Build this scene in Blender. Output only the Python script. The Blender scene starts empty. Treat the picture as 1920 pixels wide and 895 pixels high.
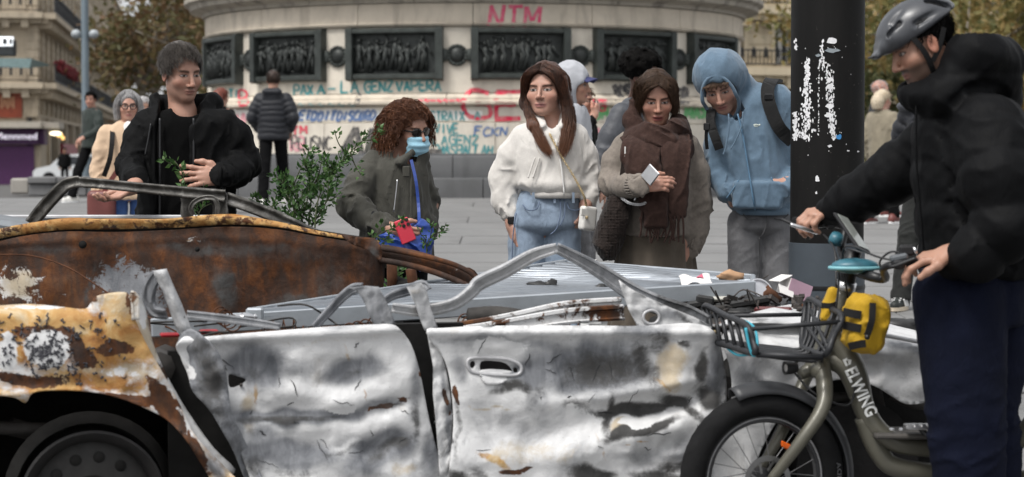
import bpy, bmesh, math, random
import numpy as np
from mathutils import Vector, Matrix
from mathutils.geometry import delaunay_2d_cdt
random.seed(7); RNG = np.random.default_rng(7)
S = bpy.context.scene
COL = S.collection
# ------------------------------------------------------------------ camera
F = 4000.0; HCAM = 1.30; YH = 300.0; CX, CY = 960.0, 447.5
PITCH = math.atan((CY - YH) / F)
cam = bpy.data.cameras.new('camera'); camo = bpy.data.objects.new('camera', cam); COL.objects.link(camo)
camo.location = (0, 0, HCAM); camo.rotation_euler = (math.pi / 2 - PITCH, 0, 0)
cam.sensor_width = 36; cam.lens = F / 1920 * 36; cam.clip_end = 2000; cam.clip_start = 0.1
cam.dof.use_dof = True; cam.dof.focus_distance = 9.7; cam.dof.aperture_fstop = 4.0; cam.dof.aperture_blades = 9
S.camera = camo
# ------------------------------------------------------------------ world, sun, exposure
W = bpy.data.worlds.new('World'); S.world = W; W.use_nodes = True
nt = W.node_tree; bg = nt.nodes['Background']
SUN_EL, SUN_AZ = math.radians(58), math.radians(222)
sky = nt.nodes.new('ShaderNodeTexSky'); sky.sky_type = 'NISHITA'; sky.sun_disc = False
sky.sun_elevation = SUN_EL; sky.sun_rotation = SUN_AZ
sky.air_density = 1.0; sky.dust_density = 6.0; sky.ozone_density = 0.6
hs = nt.nodes.new('ShaderNodeHueSaturation'); hs.inputs['Saturation'].default_value = 0.18
mx = nt.nodes.new('ShaderNodeMix'); mx.data_type = 'RGBA'; mx.inputs[0].default_value = 0.55
mx.inputs[7].default_value = (7.4, 7.55, 7.8, 1)
nt.links.new(sky.outputs[0], hs.inputs['Color']); nt.links.new(hs.outputs[0], mx.inputs[6])
nt.links.new(mx.outputs[2], bg.inputs['Color']); bg.inputs['Strength'].default_value = 0.085
sun = bpy.data.lights.new('sun', 'SUN'); sun.energy = 1.5; sun.angle = math.radians(16); sun.color = (1, .97, .93)
suno = bpy.data.objects.new('sun', sun); COL.objects.link(suno)
sd = Vector((math.sin(SUN_AZ) * math.cos(SUN_EL), math.cos(SUN_AZ) * math.cos(SUN_EL), math.sin(SUN_EL)))
suno.rotation_euler = sd.to_track_quat('Z', 'Y').to_euler()
S.view_settings.view_transform = 'Standard'; S.view_settings.look = 'None'
S.view_settings.exposure = 0.85; S.view_settings.gamma = 1.0; S.view_settings.use_curve_mapping = False
S.cycles.max_bounces = 5; S.cycles.diffuse_bounces = 3; S.cycles.glossy_bounces = 3; S.cycles.transparent_max_bounces = 6
S.cycles.use_adaptive_sampling = True; S.cycles.use_denoising = True

# ------------------------------------------------------------------ point helpers
_fw = np.array([0, math.cos(PITCH), -math.sin(PITCH)]); _up = np.array([0, math.sin(PITCH), math.cos(PITCH)])
def P(x, y, Y):
    d = F * _fw + (x - CX) * np.array([1., 0, 0]) - (y - CY) * _up
    return np.array([0, 0, HCAM]) + d * (Y / d[1])
def PZ(x, y, Z):
    "point seen at pixel (x,y) at height Z"
    d = F * _fw + (x - CX) * np.array([1., 0, 0]) - (y - CY) * _up
    return np.array([0, 0, HCAM]) + d * ((Z - HCAM) / d[2])
def zg(Y):
    'height of the paved ground at depth Y: rises gently to the monument, then falls to the street'
    return float(np.interp(Y, [-50, 0, 6.9, 31, 36, 100, 400], [-.2, -.2, 0, .735, .74, .1, .0]))
def nrm(v): v = np.asarray(v, float); return v / (np.linalg.norm(v) + 1e-12)
def lerp(a, b, t): return np.asarray(a) * (1 - t) + np.asarray(b) * t
def catmull(pts, n=6, closed=False):
    p = [np.asarray(q, float) for q in pts]; out = []
    m = len(p); rng = range(m if closed else m - 1)
    for i in rng:
        if closed: a, b, c, d = p[(i - 1) % m], p[i], p[(i + 1) % m], p[(i + 2) % m]
        else: a, b, c, d = p[max(i - 1, 0)], p[i], p[i + 1], p[min(i + 2, m - 1)]
        for k in range(n):
            t = k / n
            out.append(0.5 * (2 * b + (c - a) * t + (2 * a - 5 * b + 4 * c - d) * t * t + (3 * b - a - 3 * c + d) * t ** 3))
    if not closed: out.append(p[-1])
    return np.array(out)

# ------------------------------------------------------------------ numpy noise
_perm = np.random.default_rng(3).random((64, 64, 64)).astype(np.float32)
def vnoise(p):
    "value noise -1..1 on (N,3)"
    p = np.asarray(p, np.float32); i = np.floor(p).astype(np.int32); f = p - i; f = f * f * (3 - 2 * f)
    i0 = i & 63; i1 = (i + 1) & 63
    x0, y0, z0 = i0.T; x1, y1, z1 = i1.T; fx, fy, fz = f.T
    a = _perm[x0, y0, z0] * (1 - fx) + _perm[x1, y0, z0] * fx
    b = _perm[x0, y1, z0] * (1 - fx) + _perm[x1, y1, z0] * fx
    c = _perm[x0, y0, z1] * (1 - fx) + _perm[x1, y0, z1] * fx
    d = _perm[x0, y1, z1] * (1 - fx) + _perm[x1, y1, z1] * fx
    return ((a * (1 - fy) + b * fy) * (1 - fz) + (c * (1 - fy) + d * fy) * fz) * 2 - 1
def fbm(p, o=3):
    s = 0; a = 1.0; p = np.asarray(p, np.float32)
    for _ in range(o): s = s + a * vnoise(p); p = p * 2.03 + 7.1; a *= .5
    return s / 1.6

# ------------------------------------------------------------------ object helpers
def tag(o, label=None, cat=None, group=None, kind=None):
    if label: o['label'] = label
    if cat: o['category'] = cat
    if group: o['group'] = group
    if kind: o['kind'] = kind
    return o
def empty(name, loc=(0, 0, 0), label=None, cat=None, group=None, rz=0):
    o = bpy.data.objects.new(name, None); COL.objects.link(o); o.location = loc; o.rotation_euler = (0, 0, rz)
    o.empty_display_size = .1
    return tag(o, label, cat, group)
def mesh_obj(name, verts, faces, mat=None, parent=None, smooth=True, attrs=None, loc=None):
    me = bpy.data.meshes.new(name)
    v = np.asarray(verts, np.float32)
    if isinstance(faces, np.ndarray):
        nf, k = faces.shape
        me.vertices.add(len(v)); me.vertices.foreach_set('co', v.ravel())
        me.loops.add(nf * k); me.loops.foreach_set('vertex_index', faces.astype(np.int32).ravel())
        me.polygons.add(nf); me.polygons.foreach_set('loop_start', np.arange(0, nf * k, k, dtype=np.int32))
        me.polygons.foreach_set('loop_total', np.full(nf, k, np.int32)); me.update(calc_edges=True)
    else:
        me.from_pydata([tuple(map(float, q)) for q in v], [], faces); me.update()
    if smooth: me.polygons.foreach_set('use_smooth', np.ones(len(me.polygons), bool))
    if attrs:
        for k, (typ, arr) in attrs.items():
            a = me.attributes.new(k, typ, 'POINT')
            arr = np.asarray(arr, np.float32)
            if typ == 'FLOAT_COLOR':
                if arr.shape[1] == 3: arr = np.hstack([arr, np.ones((len(arr), 1), np.float32)])
                a.data.foreach_set('color', arr.ravel())
            else: a.data.foreach_set('value', arr.ravel())
    if mat is not None: me.materials.append(mat)
    o = bpy.data.objects.new(name, me); COL.objects.link(o)
    if parent is not None:
        o.parent = parent
        if parent.type == 'EMPTY' or True:
            o.matrix_parent_inverse = world_of(parent).inverted()
    if loc is not None: o.location = loc
    return o
def world_of(o):
    m = Matrix.LocRotScale(o.location, o.rotation_euler, o.scale)
    return m if o.parent is None else world_of(o.parent) @ o.matrix_parent_inverse @ m
def grp(o, parent): o.parent = parent; o.matrix_parent_inverse = world_of(parent).inverted(); return o
class MB:
    "collects shapes (verts/faces) for one mesh object"
    def __init__(s): s.v = []; s.f = []
    def add(s, v, f):
        b = len(s.v); s.v += [tuple(map(float, q)) for q in v]; s.f += [tuple(i + b for i in q) for q in f]; return s
    def box(s, c, d, R=None, bev=0):
        x, y, z = [q / 2 for q in d]
        if bev > 0:
            e = min(bev, x * .9, y * .9, z * .9); vs = []; 
            for sx in (-1, 1):
                for sy in (-1, 1):
                    for sz in (-1, 1):
                        vs += [(sx * x, sy * (y - e), sz * (z - e)), (sx * (x - e), sy * y, sz * (z - e)), (sx * (x - e), sy * (y - e), sz * z)]
            bm = bmesh.new(); 
            for q in vs: bm.verts.new(q)
            bmesh.ops.convex_hull(bm, input=bm.verts); bm.verts.index_update()
            v = [np.array(q.co) for q in bm.verts]; f = [tuple(w.index for w in q.verts) for q in bm.faces]; bm.free()
        else:
            v = [np.array((sx * x, sy * y, sz * z)) for sx in (-1, 1) for sy in (-1, 1) for sz in (-1, 1)]
            f = [(0, 1, 3, 2), (4, 6, 7, 5), (0, 4, 5, 1), (2, 3, 7, 6), (0, 2, 6, 4), (1, 5, 7, 3)]
        if R is not None: v = [R @ q for q in v]
        return s.add([q + np.asarray(c) for q in v], f)
    def bar(s, a, b, w, t, up=(0, 0, 1), bev=0):
        a = np.asarray(a, float); b = np.asarray(b, float); d = nrm(b - a); u = np.asarray(up, float)
        if abs(d @ u) > .98: u = np.array([1., 0, 0])
        r = nrm(np.cross(d, u)); u = np.cross(r, d); R = np.stack([r, d, u], 1)
        return s.box((a + b) / 2, (w, np.linalg.norm(b - a), t), R, bev)
    def tube(s, path, r, n=8, closed=False, caps=True, flat=1.0, up=(0, 0, 1)):
        p = [np.asarray(q, float) for q in path]; m = len(p); rr = r if hasattr(r, '__len__') else [r] * m
        vs = []; u = np.asarray(up, float); prev = None
        for i in range(m):
            if closed: t = nrm(p[(i + 1) % m] - p[i - 1])
            else: t = nrm(p[min(i + 1, m - 1)] - p[max(i - 1, 0)])
            if prev is None:
                if abs(t @ u) > .95: u = np.array([1., 0, .1])
                a = nrm(np.cross(t, u))
            else: a = nrm(prev - t * (prev @ t))
            prev = a; b = np.cross(a, t)
            for k in range(n):
                an = 2 * math.pi * k / n
                vs.append(p[i] + rr[i] * (math.cos(an) * a + math.sin(an) * b * flat))
        fs = []
        for i in range(m if closed else m - 1):
            j = (i + 1) % m
            for k in range(n): fs.append((i * n + k, i * n + (k + 1) % n, j * n + (k + 1) % n, j * n + k))
        if caps and not closed: fs += [tuple(range(n))[::-1], tuple((m - 1) * n + k for k in range(n))]
        return s.add(vs, fs)
    def lathe(s, prof, n=24, c=(0, 0, 0), axis=(0, 0, 1), a0=0, a1=2 * math.pi):
        ax = nrm(axis); u = nrm(np.cross(ax, (0, 1, 0.01) if abs(ax[1]) < .9 else (1, 0, 0))); w = np.cross(ax, u)
        full = abs(a1 - a0 - 2 * math.pi) < 1e-6; m = n if full else n + 1; vs = []
        for r, h in prof:
            for k in range(m):
                an = a0 + (a1 - a0) * k / n
                vs.append(np.asarray(c) + r * (math.cos(an) * u + math.sin(an) * w) + h * ax)
        fs = []
        for i in range(len(prof) - 1):
            for k in range(n):
                k2 = (k + 1) % m; fs.append((i * m + k, i * m + k2, (i + 1) * m + k2, (i + 1) * m + k))
        return s.add(vs, fs)
    def ball(s, c, r, R=None, n=12, m=8):
        r = np.array(r if hasattr(r, '__len__') else (r, r, r), float); vs = []; fs = []
        for i in range(m + 1):
            th = math.pi * i / m
            for k in range(n):
                ph = 2 * math.pi * k / n
                q = r * np.array([math.sin(th) * math.cos(ph), math.sin(th) * math.sin(ph), math.cos(th)])
                vs.append((R @ q if R is not None else q) + np.asarray(c))
        for i in range(m):
            for k in range(n): fs.append((i * n + k, (i + 1) * n + k, (i + 1) * n + (k + 1) % n, i * n + (k + 1) % n))
        return s.add(vs, fs)
    def grid(s, fn, nu, nv):
        vs = [fn(i / nu, j / nv) for j in range(nv + 1) for i in range(nu + 1)]
        fs = [(j * (nu + 1) + i, j * (nu + 1) + i + 1, (j + 1) * (nu + 1) + i + 1, (j + 1) * (nu + 1) + i) for j in range(nv) for i in range(nu)]
        return s.add(vs, fs)
    def build(s, name, mat=None, parent=None, smooth=False, label=None):
        o = mesh_obj(name, np.array(s.v, float).reshape(-1, 3), s.f, mat, parent, smooth)
        if smooth == 'auto':
            try:
                o.data.polygons.foreach_set('use_smooth', np.ones(len(o.data.polygons), bool)); o.data.set_sharp_from_angle(angle=math.radians(38))
            except Exception: pass
        if label: o['label'] = label
        return o

# ------------------------------------------------------------------ SDF surface nets
class Prim:
    def __init__(s, f): s.f = f
def cap(a, b, ra, rb=None, sc=None):
    "tapered capsule; sc = (axis unit vector, factor): squash space along axis"
    a = np.asarray(a, np.float32); b = np.asarray(b, np.float32); rb = ra if rb is None else rb
    d = b - a; L2 = float(d @ d) + 1e-12
    def f(p):
        q = p - a; t = np.clip(q @ d / L2, 0, 1); q = q - t[:, None] * d
        if sc is not None:
            ax = np.asarray(sc[0], np.float32); h = q @ ax; q = q + np.outer(h * (1 / sc[1] - 1), ax)
            return (np.sqrt(np.einsum('ij,ij->i', q, q)) - (ra + (rb - ra) * t)) * min(1, sc[1]) if sc[1] < 1 else np.sqrt(np.einsum('ij,ij->i', q, q)) - (ra + (rb - ra) * t)
        return np.sqrt(np.einsum('ij,ij->i', q, q)) - (ra + (rb - ra) * t)
    return Prim(f)
def cone(a, b, ra, rb, rd=.006):
    "flat ended tapered cylinder with rounding rd"
    a = np.asarray(a, np.float32); b = np.asarray(b, np.float32); d = b - a; L = float(np.linalg.norm(d)); u = d / L
    def f(p):
        q = p - a; t = q @ u; w = q - np.outer(t, u); r = np.sqrt(np.einsum('ij,ij->i', w, w))
        dr = r - (ra + (rb - ra) * np.clip(t / L, 0, 1)) + rd; dt = np.abs(t - L / 2) - L / 2 + rd
        return np.minimum(np.maximum(dr, dt), 0) + np.hypot(np.maximum(dr, 0), np.maximum(dt, 0)) - rd
    return Prim(f)
def ell(c, r, R=None):
    c = np.asarray(c, np.float32); r = np.asarray(r, np.float32)
    def f(p):
        q = p - c
        if R is not None: q = q @ R
        k0 = np.sqrt((((q / r)) ** 2).sum(1)); k1 = np.sqrt(((q / (r * r)) ** 2).sum(1)) + 1e-9
        return k0 * (k0 - 1) / k1
    return Prim(f)
def rbox(c, h, R=None, rd=.01):
    c = np.asarray(c, np.float32); h = np.asarray(h, np.float32) - rd
    def f(p):
        q = p - c
        if R is not None: q = q @ R
        q = np.abs(q) - h
        return np.sqrt((np.maximum(q, 0) ** 2).sum(1)) + np.minimum(q.max(1), 0) - rd
    return Prim(f)
def half(pt, n):
    pt = np.asarray(pt, np.float32); n = np.asarray(nrm(n), np.float32)
    return Prim(lambda p: (p - pt) @ n)
def path_caps(pts, rs, k=.02, sc=None):
    return [('add', cap(pts[i], pts[i + 1], rs[i], rs[i + 1], sc), k) for i in range(len(pts) - 1)]
def eval_model(ops, p):
    d = np.full(len(p), 9.0, np.float32)
    for op in ops: d = _ap(d, op, op[1].f(p).astype(np.float32))
    return d
def _ap(d, op, e):
    k = op[2]; o = op[0]
    if o == 'add': 
        if k <= 0: return np.minimum(d, e)
        h = np.maximum(k - np.abs(d - e), 0) / k; return np.minimum(d, e) - h * h * k * .25
    if o == 'sub': e = -e
    if k <= 0: return np.maximum(d, e)
    h = np.maximum(k - np.abs(d - e), 0) / k; return np.maximum(d, e) + h * h * k * .25
def sdf_mesh(ops, lo, hi, h, disp=None, dmax=.02, smooth=1):
    lo = np.asarray(lo, np.float32); hi = np.asarray(hi, np.float32); B = 8
    nb = np.maximum(np.ceil((hi - lo) / (B * h)).astype(int), 1)
    g = np.stack(np.meshgrid(*[np.arange(n) for n in nb], indexing='ij'), -1).reshape(-1, 3)
    cen = lo + (g + .5) * (B * h); cen = cen.astype(np.float32); br = B * h * .87
    pc = [op[1].f(cen).astype(np.float32) for op in ops]
    d = np.full(len(cen), 9.0, np.float32)
    for op, e in zip(ops, pc): d = _ap(d, op, e)
    act = np.abs(d) < br * 1.35 + dmax
    g = g[act]; nbk = len(g)
    if nbk == 0: return np.zeros((0, 3)), np.zeros((0, 4), int)
    da = d[act]
    loc = np.stack(np.meshgrid(*[np.arange(B + 1)] * 3, indexing='ij'), -1).reshape(-1, 3)
    NP = len(loc)
    pts = (lo + (g[:, None, :] * B + loc[None]) * h).astype(np.float32)
    D = np.full((nbk, NP), 9.0, np.float32)
    for op, e in zip(ops, pc):
        ea = e[act]; k = max(op[2], 0)
        if op[0] == 'add': m = ea < da + 2.2 * br + k + .01
        elif op[0] == 'sub': m = ea < 1.3 * br + k + .01
        else: m = ea > -(1.3 * br + k + .01)
        if not m.any(): continue
        v = op[1].f(pts[m].reshape(-1, 3)).astype(np.float32).reshape(-1, NP)
        D[m] = _ap(D[m], op, v)
    if disp is not None: D = D - disp(pts.reshape(-1, 3)).reshape(D.shape).astype(np.float32)
    D = D.reshape(nbk, B + 1, B + 1, B + 1)
    neg = D < 0
    c8 = [(i, j, k) for i in (0, 1) for j in (0, 1) for k in (0, 1)]
    cnt = sum(neg[:, i:i + B, j:j + B, k:k + B].astype(np.int8) for i, j, k in c8)
    ac = np.argwhere((cnt > 0) & (cnt < 8)); 
    if len(ac) == 0: return np.zeros((0, 3)), np.zeros((0, 4), int)
    b, ci, cj, ck = ac.T
    val = np.stack([D[b, ci + i, cj + j, ck + k] for i, j, k in c8], 1)
    acc = np.zeros((len(ac), 3), np.float32); num = np.zeros(len(ac), np.float32)
    cc = np.array(c8, np.float32)
    for e0 in range(8):
        for ax in range(3):
            if c8[e0][ax] == 0:
                t = list(c8[e0]); t[ax] = 1; e1 = c8.index(tuple(t))
                a, q = val[:, e0], val[:, e1]; m = (a < 0) != (q < 0)
                tt = np.where(m, a / np.where(m, a - q, 1), 0)
                acc += np.where(m[:, None], cc[e0] + tt[:, None] * (cc[e1] - cc[e0]), 0); num += m
    V = acc / num[:, None]
    gi = g[b] * B + np.stack([ci, cj, ck], 1)
    V = lo + (gi + V) * h
    dims = nb * B + 1
    idx = np.full(dims, -1, np.int32); idx[gi[:, 0], gi[:, 1], gi[:, 2]] = np.arange(len(ac))
    faces = []
    for ax in range(3):
        o1 = np.eye(3, dtype=int)[(ax + 1) % 3]; o2 = np.eye(3, dtype=int)[(ax + 2) % 3]
        e1 = c8.index(tuple(np.eye(3, dtype=int)[ax])); m = (val[:, 0] < 0) != (val[:, e1] < 0)
        q = gi[m]; ok = ((q - o1 - o2) >= 0).all(1); q = q[ok]; s0 = (val[m, 0] < 0)[ok]
        A = idx[tuple(q.T)]; Bq = idx[tuple((q - o1).T)]; C = idx[tuple((q - o1 - o2).T)]; E = idx[tuple((q - o2).T)]
        fm = (A >= 0) & (Bq >= 0) & (C >= 0) & (E >= 0)
        quad = np.stack([A, Bq, C, E], 1)[fm]; s0 = s0[fm]
        faces.append(np.where(s0[:, None], quad, quad[:, ::-1]))
    Fq = np.concatenate(faces)
    # drop duplicate cells between blocks: none (cells are unique). light smoothing
    for _ in range(smooth):
        nbv = np.zeros_like(V); ct = np.zeros(len(V), np.float32)
        for i in range(4):
            a = Fq[:, i]; q = Fq[:, (i + 1) % 4]
            for k in range(3):
                nbv[:, k] += np.bincount(a, V[q, k], len(V)) + np.bincount(q, V[a, k], len(V))
            ct += np.bincount(a, minlength=len(V)) + np.bincount(q, minlength=len(V))
        V = V * .5 + .5 * nbv / np.maximum(ct, 1)[:, None]
    return V, Fq
def sdf_obj(name, ops, lo, hi, h, mat, parent=None, disp=None, dmax=.02, smooth=1, colf=None):
    V, Fq = sdf_mesh(ops, lo, hi, h, disp, dmax, smooth)
    at = {'col': ('FLOAT_COLOR', colf(V))} if colf is not None else None
    return mesh_obj(name, V, Fq, mat, parent, True, at)
def bounds(*pts, pad=.1):
    a = np.array(pts, float); return a.min(0) - pad, a.max(0) + pad
# ------------------------------------------------------------------ materials
class NT:
    def __init__(s, name):
        s.m = bpy.data.materials.new(name); s.m.use_nodes = True; s.t = s.m.node_tree; s.b = s.t.nodes['Principled BSDF']
    def n(s, typ, ins=None, **kw):
        x = s.t.nodes.new('ShaderNode' + typ)
        for k, v in kw.items(): setattr(x, k, v)
        if ins:
            for k, v in ins.items(): s.put(x.inputs[k], v)
        return x
    def put(s, sock, v):
        if isinstance(v, bpy.types.NodeSocket): s.t.links.new(v, sock)
        elif isinstance(v, bpy.types.Node): s.t.links.new(v.outputs[0], sock)
        else:
            if hasattr(v, '__len__') and len(v) == 3 and sock.type == 'RGBA': v = (*v, 1)
            sock.default_value = v
    def coord(s, scale=(1, 1, 1), kind='Object', rot=(0, 0, 0)):
        c = s.n('TexCoord'); m = s.n('Mapping', {'Vector': c.outputs[kind], 'Scale': scale, 'Rotation': rot}); return m.outputs[0]
    def noise(s, scale=5, detail=4, rough=.55, vec=None, dist=0, lac=2):
        return s.n('TexNoise', {'Vector': vec if vec is not None else s.coord(), 'Scale': scale, 'Detail': detail, 'Roughness': rough, 'Distortion': dist}).outputs[0]
    def ramp(s, fac, stops, interp='LINEAR'):
        r = s.n('ValToRGB', {'Fac': fac}); r.color_ramp.interpolation = interp; e = r.color_ramp.elements
        while len(e) < len(stops): e.new(.5)
        for q, (p, c) in zip(e, stops):
            q.position = p; q.color = (*c, 1) if hasattr(c, '__len__') else (c, c, c, 1)
        return r.outputs[0]
    def mix(s, f, a, b, blend='MIX'):
        x = s.n('Mix', data_type='RGBA', blend_type=blend); s.put(x.inputs[0], f); s.put(x.inputs[6], a); s.put(x.inputs[7], b); return x.outputs[2]
    def math(s, op, a, b=0.0, c=None, clamp=False):
        x = s.n('Math', operation=op, use_clamp=clamp); s.put(x.inputs[0], a); s.put(x.inputs[1], b)
        if c is not None: s.put(x.inputs[2], c)
        return x.outputs[0]
    def attr(s, name, fac=True):
        a = s.n('Attribute', attribute_name=name); return a.outputs['Fac'] if fac else a.outputs['Color']
    def bump(s, h, strength=.3, dist=.01, normal=None):
        x = s.n('Bump', {'Height': h, 'Strength': strength, 'Distance': dist})
        if normal is not None: s.put(x.inputs['Normal'], normal)
        return x.outputs[0]
    def out(s, col=None, rough=None, metal=None, normal=None, **kw):
        if col is not None: s.put(s.b.inputs['Base Color'], col)
        if rough is not None: s.put(s.b.inputs['Roughness'], rough)
        if metal is not None: s.put(s.b.inputs['Metallic'], metal)
        if normal is not None: s.put(s.b.inputs['Normal'], normal)
        for k, v in kw.items(): s.put(s.b.inputs[k.replace('_', ' ')], v)
        return s.m
_mc = {}
def sc3(c, f): return tuple(min(1, q * f) for q in c)
def m_cloth(name, c, var=.25, rough=.9, scale=14, fine=350, bump=.25, sheen=.15, folds=.35, spec=.3):
    t = NT(name); v = t.coord()
    n1 = t.noise(scale, 4, .6, v); n2 = t.noise(fine, 2, .6, v)
    col = t.mix(t.ramp(n1, [(.3, 0), (.7, 1)]), sc3(c, 1 - var), sc3(c, 1 + var))
    col = t.mix(t.math('MULTIPLY', n2, .35), col, sc3(c, .55))
    b1 = t.bump(t.noise(26, 4, .6, t.coord((1, 1, .45), rot=(0, .5, 0)), 1.0), folds, .012)
    b2 = t.bump(n2, bump, .003, b1)
    return t.out(col, rough, 0, b2, Sheen_Weight=sheen, Specular_IOR_Level=spec)
def m_attr(name, rough=.55, sss=.0, bump=.15, scale=160, spec=.4):
    t = NT(name); v = t.coord(); a = t.attr('col', False)
    n1 = t.noise(scale, 3, .6, v); n0 = t.noise(28, 3, .6, v)
    col = t.mix(.12, a, t.ramp(n0, [(.35, (.35, .12, .08)), (.65, (.75, .5, .4))]), 'OVERLAY')
    kw = dict(Specular_IOR_Level=spec)
    if sss: kw.update(Subsurface_Weight=sss, Subsurface_Scale=.008, Subsurface_Radius=(1, .35, .2))
    return t.out(col, rough, 0, t.bump(n1, bump, .002), **kw)
def m_hair(name, c, c2=None, rough=.42, zs=.12, tip=None, spec=.4):
    t = NT(name); v = t.coord((1, 1, zs)); c2 = c2 or sc3(c, 2.2)
    n1 = t.noise(160, 4, .6, v); n0 = t.noise(20, 3, .5, t.coord((1, 1, .4)))
    col = t.mix(t.ramp(n1, [(.35, 0), (.7, 1)]), sc3(c, .55), c2); col = t.mix(t.ramp(n0, [(.4, 0), (.65, .7)]), col, c)
    if tip: col = t.mix(t.ramp(t.n('SeparateXYZ', {0: t.coord(kind='Generated')}).outputs[2], [(.05, .75), (.5, 0)]), col, tip)
    return t.out(col, rough, 0, t.bump(n1, .7, .006), Specular_IOR_Level=spec)
def m_plain(name, c, rough=.5, metal=0, var=.2, scale=12, bump=.05, bscale=80, spec=.5, coat=0):
    t = NT(name); v = t.coord(); n1 = t.noise(scale, 5, .6, v)
    col = t.mix(t.ramp(n1, [(.3, 0), (.7, 1)]), sc3(c, 1 - var), sc3(c, 1 + var))
    r = t.n('MapRange', {'Value': t.noise(scale * 3, 4, .6, v), 'To Min': max(0, rough - .1), 'To Max': min(1, rough + .12)}).outputs[0]
    return t.out(col, r, metal, t.bump(t.noise(bscale, 3, .6, v), bump, .004), Specular_IOR_Level=spec, Coat_Weight=coat)
def m_emit(name, c, s=1):
    t = NT(name); return t.out(c, .6, Emission_Color=(*c, 1), Emission_Strength=s)
def m_stone(name, c, dirt=(.12, .11, .1), dirtamt=.5, scale=3, rough=.85, bump=.3, fine=60):
    t = NT(name); v = t.coord(kind='Object'); oi = t.n('ObjectInfo').outputs['Random']
    n1 = t.noise(scale, 6, .65, v, .4); n2 = t.noise(fine, 4, .65, v); st = t.noise(2.2, 5, .6, t.coord((1.6, 1.6, .35)), .3)
    base = t.mix(t.ramp(n1, [(.3, 0), (.7, 1)]), sc3(c, .8), sc3(c, 1.12))
    base = t.mix(t.math('MULTIPLY', oi, .35), base, sc3(c, .72))
    base = t.mix(t.math('MULTIPLY', n2, .3), base, sc3(c, .7))
    d = t.math('MULTIPLY', t.ramp(st, [(.5, 0), (.72, 1)]), dirtamt)
    return t.out(t.mix(d, base, dirt), rough, 0, t.bump(t.math('ADD', n2, t.math('MULTIPLY', n1, .7)), bump, .01))
SKIN_F = m_attr('skin', .46, .06, .2)
M = {}
def mat(key, fn=None, *a, **k):
    if key not in M: M[key] = fn(key, *a, **k)
    return M[key]
M['black_shell'] = m_cloth('black_shell', (.0026, .0027, .003), .3, .75, 20, 500, .1, .0, .35, .14)
M['black_tee'] = m_cloth('black_tee', (.0016, .0016, .0017), .3, .95, 20, 400, .2, .0, .3, .14)
M['black_puffer'] = m_cloth('black_puffer', (.0019, .0021, .0027), .3, .7, 20, 400, .08, .0, .25, .14)
M['navy_puffer'] = m_cloth('navy_puffer', (.0065, .0078, .0125), .3, .6, 20, 300, .1, .1, .4, .4)
M['olive_coat'] = m_cloth('olive_coat', (.06, .058, .048), .18, .8, 12, 420, .12, .1, .5, .3)
M['cream_wool'] = m_cloth('cream_wool', (.68, .65, .61), .07, .95, 30, 260, .45, .3, .3, .2)
M['taupe_wool'] = m_cloth('taupe_wool', (.23, .20, .172), .16, .97, 60, 240, .7, .1, .3, .15)
M['scarf_brown'] = m_cloth('scarf_brown', (.05, .029, .024), .25, .98, 60, 200, .8, .06, .5, .1)
M['skirt_olive'] = m_cloth('skirt_olive', (.115, .095, .075), .15, .9, 20, 300, .3, .1, .3, .2)
M['blue_fleece'] = m_cloth('blue_fleece', (.125, .19, .26), .1, .93, 30, 380, .35, .25, .35, .2)
M['denim_light'] = m_cloth('denim_light', (.25, .315, .405), .28, .9, 11, 450, .5, .1, .5, .2)
M['denim_grey'] = m_cloth('denim_grey', (.15, .15, .157), .28, .9, 9, 450, .5, .1, .5, .2)
M['denim_blue'] = m_cloth('denim_blue', (.06, .12, .30), .25, .9, 9, 300, .3, .1, .5, .2)
M['navy_chino'] = m_cloth('navy_chino', (.0042, .006, .0165), .22, .9, 9, 450, .25, .0, .5, .14)
M['black_trouser'] = m_cloth('black_trouser', (.0035, .0035, .004), .3, .9, 9, 300, .2, .0, .4, .14)
M['dark_green_pant'] = m_cloth('dark_green_pant', (.02, .021, .02), .3, .9, 9, 300, .2, .05, .5, .2)
M['beige_coat'] = m_cloth('beige_coat', (.62, .45, .31), .1, .9, 15, 250, .2, .15, .3, .2)
M['green_jacket'] = m_cloth('green_jacket', (.022, .031, .027), .25, .7, 15, 250, .1, .1, .4, .3)
M['khaki_coat'] = m_cloth('khaki_coat', (.24, .21, .155), .15, .9, 12, 250, .1, .1, .4, .2)
M['grey_leather'] = m_cloth('grey_leather', (.06, .064, .074), .2, .55, 12, 250, .1, .05, .4, .4)
M['grey_hood'] = m_cloth('grey_hood', (.42, .43, .46), .1, .9, 12, 250, .1, .1, .4, .2)
M['white_cloth'] = m_cloth('white_cloth', (.75, .74, .72), .06, .9, 15, 300, .2, .1, .2, .2)
M['brown_leather'] = m_plain('brown_leather', (.13, .035, .03), .45)
M['white_leather'] = m_plain('white_leather', (.72, .7, .66), .4, 0, .06)
M['dark_weave'] = m_cloth('dark_weave', (.02, .014, .012), .4, .9, 40, 90, 1.0, .1, .3, .2)
M['black_nylon'] = m_cloth('black_nylon', (.004, .004, .0043), .3, .7, 30, 600, .3, .05, .2, .3)
M['black_plastic'] = m_plain('black_plastic', (.008, .008, .009), .42, 0, .3, 30, .08, 200)
M['rubber'] = m_plain('rubber', (.0085, .0085, .009), .85, 0, .35, 18, .3, 90, .2)
M['silver'] = m_plain('silver', (.65, .65, .66), .3, 1, .1, 20)
M['gold'] = m_plain('gold', (.7, .55, .32), .3, 1, .15, 20)
M['white_paint'] = m_plain('white_paint', (.78, .78, .77), .5, 0, .05)
M['blue_bag'] = m_plain('blue_bag', (.02, .055, .26), .42, 0, .2, 9, .1, 60)
M['red_phone'] = m_plain('red_phone', (.62, .04, .07), .4, 0, .05)
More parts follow.
